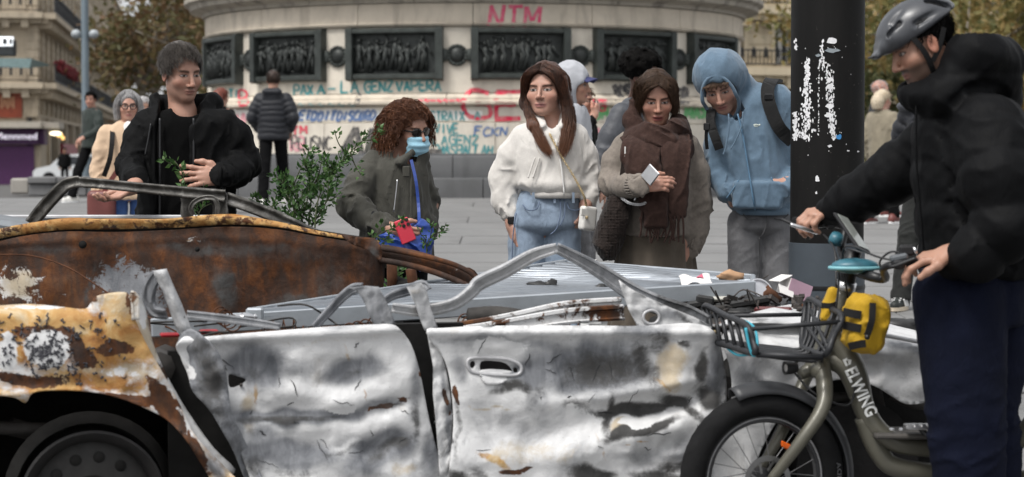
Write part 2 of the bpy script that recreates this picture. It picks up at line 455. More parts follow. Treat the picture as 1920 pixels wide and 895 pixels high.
M['mask_blue'] = m_cloth('mask_blue', (.36, .62, .76), .06, .9, 20, 300, .2, .1, .2, .2)
M['lens_dark'] = m_plain('lens_dark', (.01, .008, .007), .12, 0, .1)
M['hair_grey'] = m_hair('hair_grey', (.046, .038, .032), (.15, .128, .11))
M['hair_white'] = m_hair('hair_white', (.40, .39, .39), (.66, .65, .65))
M['hair_dark'] = m_hair('hair_dark', (.022, .013, .009), (.07, .035, .022))
M['hair_brown'] = m_hair('hair_brown', (.03, .014, .009), (.14, .052, .026), tip=(.22, .085, .035))
M['hair_auburn'] = m_hair('hair_auburn', (.085, .03, .014), (.27, .105, .045), zs=1)
M['hair_lbrown'] = m_hair('hair_lbrown', (.06, .034, .02), (.17, .1, .062))
M['hair_black'] = m_hair('hair_black', (.003, .0028, .0027), (.009, .008, .0075), .8, spec=.06)
M['hair_blonde'] = m_hair('hair_blonde', (.52, .42, .29), (.78, .68, .52))
M['hair_red'] = m_hair('hair_red', (.13, .03, .016), (.25, .06, .03))
# ------------------------------------------------------------------ people kit
def frame(fwd, up=(0, 0, 1)):
    f = nrm(fwd); r = nrm(np.cross(f, up)); return np.stack([r, f, np.cross(r, f)], 1)
def sm(a, b, x): t = np.clip((x - a) / (b - a), 0, 1); return t * t * (3 - 2 * t)
class Head:
    def __init__(s, c, fwd, up=(0, 0, 1), k=1.0, skin=(.52, .31, .23), lip=(.42, .17, .15), brow=(.04, .025, .018), eye=(.03, .025, .022),
                 stubble=0, fem=False, eo=1.0, shadow=.0, browy=1.0, open_mouth=0, bald=None, lipd=1.0, sc=(1, 1, 1)):
        s.sc = np.array(sc, float); skin = tuple(np.array(skin) * [.74, .72, .70]); lip = tuple(np.array(lip) * .8)
        s.c = np.asarray(c, float); s.R = frame(fwd, up); s.k = k; s.__dict__.update(skin=skin, lip=lip, brow=brow, eye=eye, stubble=stubble, fem=fem, eo=eo, shadow=shadow, browy=browy, om=open_mouth, bald=bald, lipd=lipd)
    def w(s, x, y, z): return s.c + s.R @ (s.k * s.sc * np.array([x, y, z], float))
    def L(s, V): return (np.asarray(V) - s.c) @ s.R / (s.k * s.sc)
    def ops(s):
        w, k, R = s.w, s.k, s.R; j = .92 if s.fem else 1.0; o = []
        E = lambda c, r, kk, op='add': o.append((op, ell(w(*c), np.array(r) * k * s.sc, R), kk * k))
        E((0, -.014, .036), (.0745, .096, .082), .0); E((0, .028, -.03), (.060, .064, .080), .03); E((0, .03, -.066), (.049 * j, .052, .042), .03)
        o.append(('add', cap(w(.041 * j, .0, -.062), w(.014, .066, -.100), .014 * k, .016 * k), .03 * k)); o.append(('add', cap(w(-.041 * j, .0, -.062), w(-.014, .066, -.100), .014 * k, .016 * k), .03 * k))
        E((0, .072, -.100), (.019, .016, .015), .015)
        o.append(('add', cap(w(-.034, .074, .022), w(.034, .074, .022), (.009 if s.fem else .012) * k), .02 * k))
        for x in (-1, 1):
            E((x * .044, .058, -.03), (.02, .022, .018), .03); E((x * .031, .1, .002), (.020, .0205, .013), .010, 'sub'); E((x * .031, .0715, .0), (.0145, .0135, .0125), .003)
            E((x * .077, -.008, -.012), (.007, .019, .031), .008); E((x * .083, -.002, -.010), (.005, .009, .018), .006, 'sub')
            E((x * (.0108 if s.fem else .0125), .097, -.044 + (.006 if s.fem else 0)), (.0075, .011, .007), .006)
        fz = .006 if s.fem else 0; fr = .84 if s.fem else 1; o.append(('add', cap(w(0, .086, .014), w(0, .110, -.036 + fz), .0074 * k * fr, .0105 * k * fr), .009 * k))
        E((0, .111, -.040 + fz), (.0112 * fr, .0095, .0092 * fr), .006)
        fl = 1.25 if s.fem else 1.0
        E((0, .088, -.0655), (.022, .010, .0052 * fl), .007); E((0, .086, -.077 - s.om * .006), (.0185, .011, .0062 * fl), .007)
        o.append(('sub', cap(w(-.017, .0985, -.071 - s.om * .003), w(.017, .0985, -.071 - s.om * .003), (.0022 + .003 * s.om) * k), .003 * k))
        return o
    def col(s, V):
        q = s.L(V); x, y, z = q.T; ax = np.abs(x); n = len(q); c = np.tile(np.array(s.skin, float), (n, 1))
        def mixc(m, t): c[:] = c * (1 - m[:, None]) + np.array(t, float) * m[:, None]
        front = sm(.03, .06, y); sk = np.array(s.skin)
        mixc(.35 * np.exp(-((ax - .043) ** 2 + (z + .035) ** 2) / .0004) * front, sk * np.array([1.08, .72, .66])); mixc(.35 * np.exp(-((x) ** 2 + (z + .042) ** 2) / .0002) * sm(.085, .1, y), sk * np.array([1.05, .72, .66]))
        mixc(.5 * sm(.07, .078, ax) * (z < .03) * (z > -.05), sk * np.array([1.05, .65, .58]))
        if s.stubble:
            m = sm(-.04, -.058, z) * sm(-.02, .02, y) * (1 - np.exp(-(x ** 2 / .0004 + (z + .071) ** 2 / .00006))) ; mu = np.exp(-((z + .0565) / .0055) ** 2) * (ax < .03) * front
            mixc(np.clip(s.stubble * (m + mu), 0, .92), np.array(s.brow) * 1.5 + .02)
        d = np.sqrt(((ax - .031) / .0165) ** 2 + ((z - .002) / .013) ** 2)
        mixc(np.clip((.36 + s.shadow) * sm(1.5, .6, d), 0, 1) * front, sk * .42)  # shade of the eye sockets, painted into the skin colour
        e = ((ax - .031) / .0150) ** 2 + ((z + .001) / (.0074 * s.eo + 1e-4)) ** 2
        mixc(sm(1.7, 1.15, e) * front, np.array([.05, .03, .025])); mixc(sm(1.15, .7, e) * front, np.array([.36, .33, .31]))
        mixc(sm(.0072, .0052, np.hypot(ax - .031, z)) * (e < 1.0) * front, np.array(s.eye))
        bz = .0190 + (ax - .03) * .05 - ((ax - .032) / .024) ** 2 * .004; bm = np.exp(-((z - bz) / (.0048 * s.browy)) ** 4) * sm(.008, .013, ax) * sm(.055, .046, ax) * front
        mixc(np.clip(bm * .9, 0, 1), np.array(s.brow))
        lm = np.exp(-((x / .0245) ** 4)) * np.exp(-((z + .0715 + s.om * .003) / (.0105 + .004 * s.om)) ** 4) * sm(.072, .082, y); mixc(np.clip(lm * .92 * s.lipd, 0, 1), np.array(s.lip))
        ml = np.exp(-((x / .021) ** 4)) * np.exp(-((z + .071 + s.om * .003) / (.0026 + .004 * s.om)) ** 2) * sm(.07, .08, y); mixc(np.clip(ml * .85, 0, 1), np.array(s.lip) * .22)  # mouth line: shade between the lips painted into the colour
        mixc(np.exp(-(((ax - .0075) / .004) ** 2 + ((z + .0505) / .003) ** 2)) * sm(.08, .09, y) * .8, sk * .25)  # shade under the nose, painted dark at the nostrils
        return c
def hand_ops(w, d, n, side, curl=.6, k=1.0, spread=.0, thumb=.5, grip=None):
    w = np.asarray(w, float); d = nrm(d); n = nrm(np.asarray(n, float) - d * (np.asarray(n, float) @ d)); t = side * np.cross(d, n); o = []
    R = np.stack([t, d, n], 1)
    o.append(('add', ell(w + d * .048 * k, (.039 * k, .056 * k, .0165 * k), R), .012))
    o.append(('add', cap(w - d * .02 * k, w + d * .02 * k, .024 * k, .026 * k), .02))
    Ls = [.92, 1.0, .95, .76]
    for i in range(4):
        off = (1.5 - i) * .0195 * k; b = w + d * (.088 - (.012 if i == 3 else .004 * abs(i - 1))) * k + t * off; a = 0; p = b - d * .02 * k; pts = [p, b]; rs = [.0105 * k, .0098 * k]
        c = curl + (i - 1.5) * .06 + (grip or 0)
        dd = nrm(d + t * (1.5 - i) * spread)
        for L, f, r in ((.044, .75, .0092), (.027, 1.0, .0085), (.022, .7, .0074)):
            a += c * f; b = b + (dd * math.cos(a) + n * math.sin(a)) * L * Ls[i] * k; pts.append(b); rs.append(r * k)
        o += path_caps(pts, rs, .006)
    b0 = w + d * .018 * k + t * .022 * k; td = nrm(t * .75 + d * .75 + n * .45 * thumb * 1.2)
    b1 = b0 + td * .042 * k; td2 = nrm(t * .25 + d * .95 + n * .7 * thumb); b2 = b1 + td2 * .034 * k; b3 = b2 + nrm(td2 + n * .35 * thumb - t * .2) * .027 * k
    o += path_caps([b0, b1, b2, b3], [.0165 * k, .0125 * k, .0108 * k, .0088 * k], .012)
    return o
def loft(sts, yaw=0.0, n=2.4, rd=.015):
    "sts: (centre xyz, half width, half depth) from top to bottom"
    c = np.array([q[0] for q in sts], float); hw = np.array([q[1] for q in sts], float); hd = np.array([q[2] for q in sts], float)
    A = np.column_stack([c, hw, hd]); A = catmull(list(A), 5); A = A[np.argsort(A[:, 2])]; A[:, 3:] = np.maximum(A[:, 3:], .004)
    z0, z1 = A[0, 2], A[-1, 2]; rx = np.array([math.cos(yaw), math.sin(yaw)]); ry = np.array([-math.sin(yaw), math.cos(yaw)])
    def f(p):
        z = p[:, 2]; g = lambda i: np.interp(z, A[:, 2], A[:, i])
        dx = p[:, 0] - g(0); dy = p[:, 1] - g(1); w = g(3); h = g(4)
        u = np.abs(dx * rx[0] + dy * rx[1]) / w; v = np.abs(dx * ry[0] + dy * ry[1]) / h
        k = (u ** n + v ** n) ** (1 / n); d = (k - 1) * np.minimum(w, h) * np.where(k > 1, 1.0, 1.0) + rd
        dz = np.maximum(z - z1, z0 - z) + rd
        return np.minimum(np.maximum(d, dz), 0) + np.hypot(np.maximum(d, 0), np.maximum(dz, 0)) - rd
    return Prim(f)
def st(y, xl, xr, hd, Y, dY=0.0):
    a = P(xl, y, Y); b = P(xr, y, Y); c = (a + b) / 2; c[1] += dY; return (c, (b[0] - a[0]) / 2, hd)
def folds(amp=.006, f=(9, 9, 20), rot=.5, seed=0, amp2=.002):
    R = np.array([[math.cos(rot), 0, math.sin(rot)], [0, 1, 0], [-math.sin(rot), 0, math.cos(rot)]], np.float32); f = np.array(f, np.float32)
    def g(p):
        q = (p @ R); w = vnoise(p * 6 + seed) * .25; a = vnoise(q * f + seed * 3.7 + w[:, None] * 2); b = vnoise((p @ R.T) * f[[0, 1, 2]] * .8 + seed + 40)
        c = vnoise(q * f * 2.1 + 11 + w[:, None] * 3)
        return amp * ((1 - np.abs(a)) ** 4 * 1.9 - .3 + .5 * b + .55 * (1 - np.abs(c)) ** 5 * (b > -.2)) + amp2 * vnoise(p * 45)
    return g
def cloth(sleeves, rad, ta=.005, sa=.007, seed=0, vert=(15, 15, 3.2), rot=.18):
    segs = []
    for sl in sleeves:
        acc = 0; tot = sum(np.linalg.norm(np.array(b) - a) for a, b in zip(sl[:-1], sl[1:]))
        for a, b in zip(sl[:-1], sl[1:]): L = np.linalg.norm(np.array(b) - a); segs.append((np.asarray(a, np.float32), np.asarray(b, np.float32), acc, L, tot)); acc += L
    R = np.array([[math.cos(rot), 0, math.sin(rot)], [0, 1, 0], [-math.sin(rot), 0, math.cos(rot)]], np.float32); vf = np.array(vert, np.float32)
    def g(p):
        best = np.full(len(p), 9, np.float32); u = np.zeros(len(p), np.float32); w = np.zeros(len(p), np.float32); dr = np.zeros((len(p), 3), np.float32)
        for a, b, acc, L, tot in segs:
            d = b - a; t = np.clip((p - a) @ d / (d @ d), 0, 1); q = p - a - t[:, None] * d; e = np.sqrt((q * q).sum(1)); m = e < best
            uu = acc + t * L; u = np.where(m, uu, u); x = uu / tot; ww = .35 + np.exp(-((x - .55) / .16) ** 2) + .8 * np.exp(-((x - .95) / .12) ** 2); w = np.where(m, ww, w); dr = np.where(m[:, None], q / (e[:, None] + 1e-5), dr); best = np.where(m, e, best)
        wp_ = vnoise(p * 7 + seed)
        sn = vnoise(np.column_stack([dr[:, 0] * .9 + dr[:, 2] * .5 + seed, dr[:, 1] * .9 + wp_ * .35, u * 21 + dr[:, 0] * 1.1 + dr[:, 2] * .8 + wp_ * .5])); sn2 = vnoise(np.column_stack([dr[:, 0] * 1.6 + seed, dr[:, 1] * 1.6, u * 44 + dr[:, 2] * 1.8 + wp_]))
        sv = sa * 1.25 * w * ((1 - np.abs(sn)) ** 5 * 1.7 - .35 + .45 * (1 - np.abs(sn2)) ** 4)
        q = p @ R; tn = vnoise(q * vf + seed + wp_[:, None] * .8); tn2 = vnoise((p @ R.T) * vf * np.array([1.9, 1.9, 2.6]) + seed * 2 + 9 + wp_[:, None]); tv = ta * 1.25 * ((1 - np.abs(tn)) ** 5 * 1.7 - .35 + .6 * (1 - np.abs(tn2)) ** 5)
        k = sm(rad * 1.25, rad * .8, best); return sv * k + tv * (1 - k)
    return g
def quilt(row, amp, sleeves, rad, zph=0.0, base=None):
    segs = []
    for sl in sleeves:
        acc = 0
        for a, b in zip(sl[:-1], sl[1:]): L = np.linalg.norm(np.array(b) - a); segs.append((np.asarray(a, np.float32), np.asarray(b, np.float32), acc, L)); acc += L
    def g(p):
        u = p[:, 2] + zph; best = np.full(len(p), rad, np.float32)
        for a, b, acc, L in segs:
            d = b - a; t = np.clip((p - a) @ d / (d @ d), 0, 1); q = p - a - t[:, None] * d; e = np.sqrt((q * q).sum(1)); m = e < best
            u = np.where(m, acc + t * L, u); best = np.where(m, e, best)
        u = u + .012 * vnoise(p * 9)
        r = np.abs(np.sin(math.pi * u / row)); out = amp * (r ** .55 - .75)
        if base is not None: out = out + base(p)
        return out
    return g
def strand_mesh(paths, r, name, mat_, parent, taper=.35, n=3):
    p = np.asarray(paths, float); N, K, _ = p.shape
    t = np.gradient(p, axis=1); t /= np.linalg.norm(t, axis=2, keepdims=True) + 1e-9
    ref = np.array([.31, .77, .55]); a = np.cross(t, ref); a /= np.linalg.norm(a, axis=2, keepdims=True) + 1e-9; b = np.cross(t, a)
    rr = (np.asarray(r).reshape(-1, 1, 1) if hasattr(r, '__len__') else r) * np.interp(np.linspace(0, 1, K), [0, .15, .7, 1], [.7, 1, .85, taper])[None, :, None]
    V = np.stack([p + rr * (math.cos(2 * math.pi * i / n) * a + math.sin(2 * math.pi * i / n) * b) for i in range(n)], 2)
    idx = np.arange(N * K * n).reshape(N, K, n); f = []
    for i in range(n): f.append(np.stack([idx[:, :-1, i], idx[:, :-1, (i + 1) % n], idx[:, 1:, (i + 1) % n], idx[:, 1:, i]], -1).reshape(-1, 4))
    return mesh_obj(name, V.reshape(-1, 3), np.concatenate(f), mat_, parent, True)
def join_meshes(objs):
    "merge meshes into the first one (same parent, same material)"
    vs = []; fs = []; base = 0; o = objs[0]
    for q in objs:
        me = q.data; v = np.empty(len(me.vertices) * 3, np.float32); me.vertices.foreach_get('co', v); vs.append(v.reshape(-1, 3))
        l = np.empty(len(me.loops), np.int32); me.loops.foreach_get('vertex_index', l); fs.append(l.reshape(-1, 4) + base); base += len(me.vertices)
    m = o.data.materials[0]; par = o.parent; nm = o.name
    for q in objs: me = q.data; bpy.data.objects.remove(q); bpy.data.meshes.remove(me)
    return mesh_obj(nm, np.concatenate(vs), np.concatenate(fs), m, par, True)
def scalp(h, N, seed=0, front=.066, lift=.0, low=-.075, side=.0):
    "random points of the scalp in head-local coords with normals"
    g = np.random.default_rng(seed); d = g.normal(size=(N * 5, 3)); d /= np.linalg.norm(d, axis=1, keepdims=True)
    r = np.array([.0745, .096, .082]); c = np.array([0, -.014, .036]); q = c + d * (r + lift); x, y, z = q.T
    zl = np.interp(y, [-.2, -.1, -.06, -.025, .0, .02, .04, .055, .07, .1], [low, low, low * .8, -.01 + side, .012 + side, .0 + side, .03, .05, front, front])
    ok = z > zl; q = q[ok][:N]; d = (d / r)[ok][:N]; d /= np.linalg.norm(d, axis=1, keepdims=True)
    return q, d
def short_hair(h, mat_, parent, N=1500, length=.035, r=.0016, part=0.0, vol=.012, seed=1, front=.066, low=-.07, flow=None, h_=.006, capk=True, fringe=0, messy=.35):
    objs = []
    if capk:
        w = h.w; k = h.k; o = [('add', ell(w(0, -.018, .042), np.array((.0765 + vol * .6, .097 + vol * .6, .0815 + vol)) * k, h.R), 0),
            ('sub', rbox(w(0, .12, front - .13), np.array((.2, .075, .13)) * k, h.R, .02), .02 * k), ('sub', rbox(w(0, .08, -.11), np.array((.2, .087, .12)) * k, h.R, .02), .02 * k), ('sub', rbox(w(0, 0, low - .1), np.array((.2, .2, .1)) * k, h.R, .02), .02)]
        lo, hi = bounds(h.c, pad=.17 * k); objs.append(sdf_obj('hair', o, lo, hi, h_, mat_, parent, lambda p: .004 * vnoise(p * 60), .01))
    q, d = scalp(h, N, seed, front, vol * .5, low); g = np.random.default_rng(seed + 5)
    crown = np.array([.01, -.06, .11]); f = q - crown; f -= d * (f * d).sum(1, keepdims=True); f /= np.linalg.norm(f, axis=1, keepdims=True) + 1e-6
    if flow is not None: f = f * .5 + np.array(flow)
    f = f + messy * g.normal(size=f.shape); L = length * g.uniform(.4, 1.5, (len(q), 1))
    pts = []
    for t in (0, .35, .7, 1.0): pts.append(q + d * (vol * .45 * math.sin(t * 2.6) + .003 - .92 * (L * t) ** 2 / .17) + f * L * t + np.array([0, 0, -.25]) * L * t * t * (fringe + .3))
    p = np.stack(pts, 1); p = h.c + (p * h.k) @ h.R.T
    objs.append(strand_mesh(p, r * h.k * g.uniform(.7, 1.3, len(q)), 'hair', mat_, parent))
    return join_meshes(objs)
def long_hair(h, mat_, parent, ctrl, N=900, r=.0011, seed=2, capv=.01, h_=.006, wave=.006, jit=.02, extra=None, front=.07):
    "ctrl: list of guide polylines (world); strands interpolate between neighbours"
    objs = []; w = h.w; k = h.k; g = np.random.default_rng(seed)
    o = [('add', ell(w(0, -.02, .040), np.array((.0765 + capv, .097 + capv, .084 + capv)) * k, h.R), 0), ('sub', ell(w(0, .105, -.02), np.array((.070, .075, front + .045)) * k, h.R), .012)]
    pts = [h.c]
    for gl, rad in (extra or []):
        o += path_caps(gl, rad, .03); pts += list(gl)
    o += [('sub', ell(w(0, .108, -.03), np.array((.062, .075, front + .04)) * k, h.R), .01)]
    lo, hi = bounds(*pts, pad=.16 * k)
    objs.append(sdf_obj('hair', o, lo, hi, h_, mat_, parent, lambda p: .005 * vnoise(p * np.array([70, 70, 9])) + .003 * vnoise(p * np.array([150, 150, 14])), .015))
    G = [catmull(c, 6) for c in ctrl]; G = np.array([np.array([np.interp(np.linspace(0, 1, 16), np.linspace(0, 1, len(c)), c[:, i]) for i in range(3)]).T for c in G])
    i = g.integers(0, len(G) - 1, N); t = g.random((N, 1, 1)); p = G[i] * (1 - t) + G[i + 1] * t
    ss = np.linspace(0, 1, 16)[None, :, None]; L = g.uniform(.75, 1.05, N)
    p = p + g.normal(size=(N, 1, 3)) * jit * (ss * .8 + .25) + wave * np.sin(ss * 14 + g.uniform(0, 6, (N, 1, 1))) * g.normal(size=(N, 1, 3)) * ss
    p = np.stack([np.array([np.interp(np.linspace(0, 1, 16) * L[j], np.linspace(0, 1, 16), p[j, :, c]) for c in range(3)]).T for j in range(N)])
    objs.append(strand_mesh(p, r * g.uniform(.6, 1.3, N), 'hair', mat_, parent))
    return join_meshes(objs)
def body_obj(parent, h, torso, arms, hands, legs, res=.0036, mat_=None, neck=None):
    "one continuous figure: head, neck, torso core, limbs and hands"
    ops = h.ops(); nb = neck
    ops.append(('add', cap(h.w(0, -.022, -.05), nb, .052 * h.k, .060 * h.k), .03)); pts = [h.c, nb]
    ops += [('add', cap(nb, torso[0], .05, .085), .05), ('add', cap(torso[0], torso[1], .09, .09), .05)]; pts += list(torso)
    for a in arms: ops += path_caps([a[0] * .7 + nb * .3] + a[1:], [.045] + [.038, .03, .024, .02][:len(a) - 1], .03); pts += a
    for hd in hands: ops += hand_ops(*hd[0], **hd[1]); pts += [np.asarray(hd[0][0])]
    for l in legs: ops += path_caps([torso[1]] + l, [.07, .065, .045, .035, .03][:len(l) + 1], .04); pts += l
    lo, hi = bounds(*pts, pad=.22); lo[2] = min(q[2] for q in pts) - .06
    V, Fq = sdf_mesh(ops, lo, hi, res, smooth=0)
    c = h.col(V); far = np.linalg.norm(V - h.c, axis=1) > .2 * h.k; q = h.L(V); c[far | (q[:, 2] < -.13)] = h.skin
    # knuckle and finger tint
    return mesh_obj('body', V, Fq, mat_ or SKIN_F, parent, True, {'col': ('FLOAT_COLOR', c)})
def shoe_ops(an, fwd, L=.27, wd=.048):
    f = nrm((fwd[0], fwd[1], 0)); a = np.array([an[0], an[1], zg(an[1])])
    return [('add', cap(a - f * .05 + [0, 0, .045], a + f * (L - .12) + [0, 0, .036], .046, .036, (np.cross(f, (0, 0, 1)), .95)), 0), ('add', cap(a - f * .03 + [0, 0, .08], a + f * .05 + [0, 0, .07], .045, .038), .03), ('int', half(a + [0, 0, .001], (0, 0, -1)), .0)]
def shoes(parent, ankles, fwd, mat_, sole=None, res=.007):
    for an in ankles:
        z0 = zg(an[1]); lo, hi = bounds(np.array([an[0], an[1], z0 + .06]), pad=.25); lo[2] = z0 - .003
        sh = sdf_obj('shoe', shoe_ops(an, fwd), lo, np.array([hi[0], hi[1], z0 + .16]), res, mat_, parent)
        f = nrm((fwd[0], fwd[1], 0)); r = np.cross(f, (0, 0, 1)); a = np.array([an[0], an[1], z0]); pts = []
        for i in range(28):
            t = 2 * math.pi * i / 28; ct, s_ = math.cos(t), math.sin(t); pts.append(a + f * (.042 + .145 * ct) + r * (.05 - .008 * ct * 0 + .006 * ct) * s_)
        vs = [q + [0, 0, .0] for q in pts] + [q + [0, 0, .026] for q in pts]
        fs = [tuple(range(28))[::-1], tuple(range(28, 56))] + [(i, (i + 1) % 28, 28 + (i + 1) % 28, 28 + i) for i in range(28)]
        mesh_obj('sole', vs, fs, sole or M['white_paint'], sh, False)
def trousers(parent, mat_, hips, legs, res=.008, name='trousers', amp=.008, r=(.10, .085, .062, .06), hem=True, seed=3, frot=.3, yaw=0.0):
    ops = [('add', loft(hips, yaw), 0)]; pts = [q[0] for q in hips]
    for l in legs: ops += path_caps(l, list(np.interp(np.linspace(0, 1, len(l)), np.linspace(0, 1, len(r)), r)), .006); pts += l
    lo, hi = bounds(*pts, pad=.2); lo[2] = min(q[2] for q in pts) - .05
    if hem: ops.append(('int', half((0, 0, min(q[2] for q in pts) - .01), (0, 0, -1)), .004))
    return sdf_obj(name, ops, lo, hi, res, mat_, parent, cloth([l for l in legs], .14, amp * .4, amp * .8, seed, (10, 10, 14), .5), .02)
def top(parent, mat_, lofts, sleeves, extra=(), res=.007, disp=None, name='jacket', k=.035, yaw=0.0, n=2.2, bp=()):
    ops = []; pts = []
    for L in lofts: ops.append(('add', loft(L, yaw, n), k if ops else 0)); pts += [q[0] for q in L]; wmax = max(q[1] for q in L)
    for s_ in sleeves: ops += path_caps(s_[0], s_[1], k * .8); pts += list(s_[0])
    ops += list(extra); pts += list(bp)
    if isinstance(disp, tuple): disp = cloth([q[0] for q in sleeves], max([max(q[1]) for q in sleeves] + [.08]), *disp)
    lo, hi = bounds(*pts, pad=.16); lo = np.minimum(lo, np.array([q[0] - [q[1] + .06, q[2] + .06, .06] for L in lofts for q in L]).min(0)); hi = np.maximum(hi, np.array([q[0] + [q[1] + .06, q[2] + .06, .06] for L in lofts for q in L]).max(0))
    return sdf_obj(name, ops, lo, hi, res, mat_, parent, disp, .02)
def tube_obj(name, path, r, mat_, parent, n=8, flat=1.0, closed=False, sm_=5, up=(0, 0, 1)):
    p = catmull(path, sm_, closed) if len(path) > 2 else np.array(path, float)
    rr = r
    if hasattr(r, '__len__'): rr = np.interp(np.linspace(0, 1, len(p)), np.linspace(0, 1, len(r)), r)
    return MB().tube(p, rr, n, closed, True, flat, up).build(name, mat_, parent, True)
def strap_obj(name, path, w, t, mat_, parent, nrmdir=(0, -1, 0), sm_=5):
    "flat band along a path; width direction is across path and facing direction"
    p = catmull(path, sm_); vs = []; fs = []; m = len(p); nd = np.asarray(nrmdir, float)
    for i in range(m):
        tg = nrm(p[min(i + 1, m - 1)] - p[max(i - 1, 0)]); nn = nrm(nd if nd.ndim == 1 else nd[min(int(i / m * len(nd)), len(nd) - 1)]); a = nrm(np.cross(tg, nn)); b = np.cross(a, tg)
        vs += [p[i] + a * w / 2 + b * t / 2, p[i] - a * w / 2 + b * t / 2, p[i] - a * w / 2 - b * t / 2, p[i] + a * w / 2 - b * t / 2]
    for i in range(m - 1):
        for k in range(4): fs.append((i * 4 + k, i * 4 + (k + 1) % 4, i * 4 + 4 + (k + 1) % 4, i * 4 + 4 + k))
    fs += [(0, 1, 2, 3), tuple(4 * (m - 1) + k for k in (3, 2, 1, 0))]
    return mesh_obj(name, vs, fs, mat_, parent, False)
def phone(name, c, d, n, mat_, label, w=.073, hgt=.148, cams=True, cat='phone', lensm=None):
    "phone slab: d long axis, n back-face normal"
    d = nrm(d); n = nrm(np.asarray(n, float) - d * (np.asarray(n) @ d)); r = np.cross(d, n); R = np.stack([r, d, n], 1)
    e = empty(name, c, label, cat)
    MB().box(c, (w, hgt, .009), R, .004).build('case', mat_, e)
    if cams:
        c0 = np.asarray(c) + d * hgt * .3 + r * w * .2 + n * .005
        for dx, dy in ((-.011, .011), (.011, .011), (-.011, -.011), (.011, -.011)):
            MB().lathe([(0, .003), (.008, .003), (.0085, 0)], 12, c0 + r * dx + d * dy, n).build('camera_lens', M['lens_dark'], e)
    return e
def D(x, y, z=0): return np.array([x, y, z], float)

def ring(name, st_, r, m, parent, yaw=0.0, n=28):
    c, hw, hd = st_; return tube_obj(name, [c + D(hw * math.cos(t) * math.cos(yaw) - hd * math.sin(t) * math.sin(yaw), hw * math.cos(t) * math.sin(yaw) + hd * math.sin(t) * math.cos(yaw)) for t in np.linspace(0, 6.283, n, endpoint=False)], r, m, parent, 6, 2.2, True, 2)
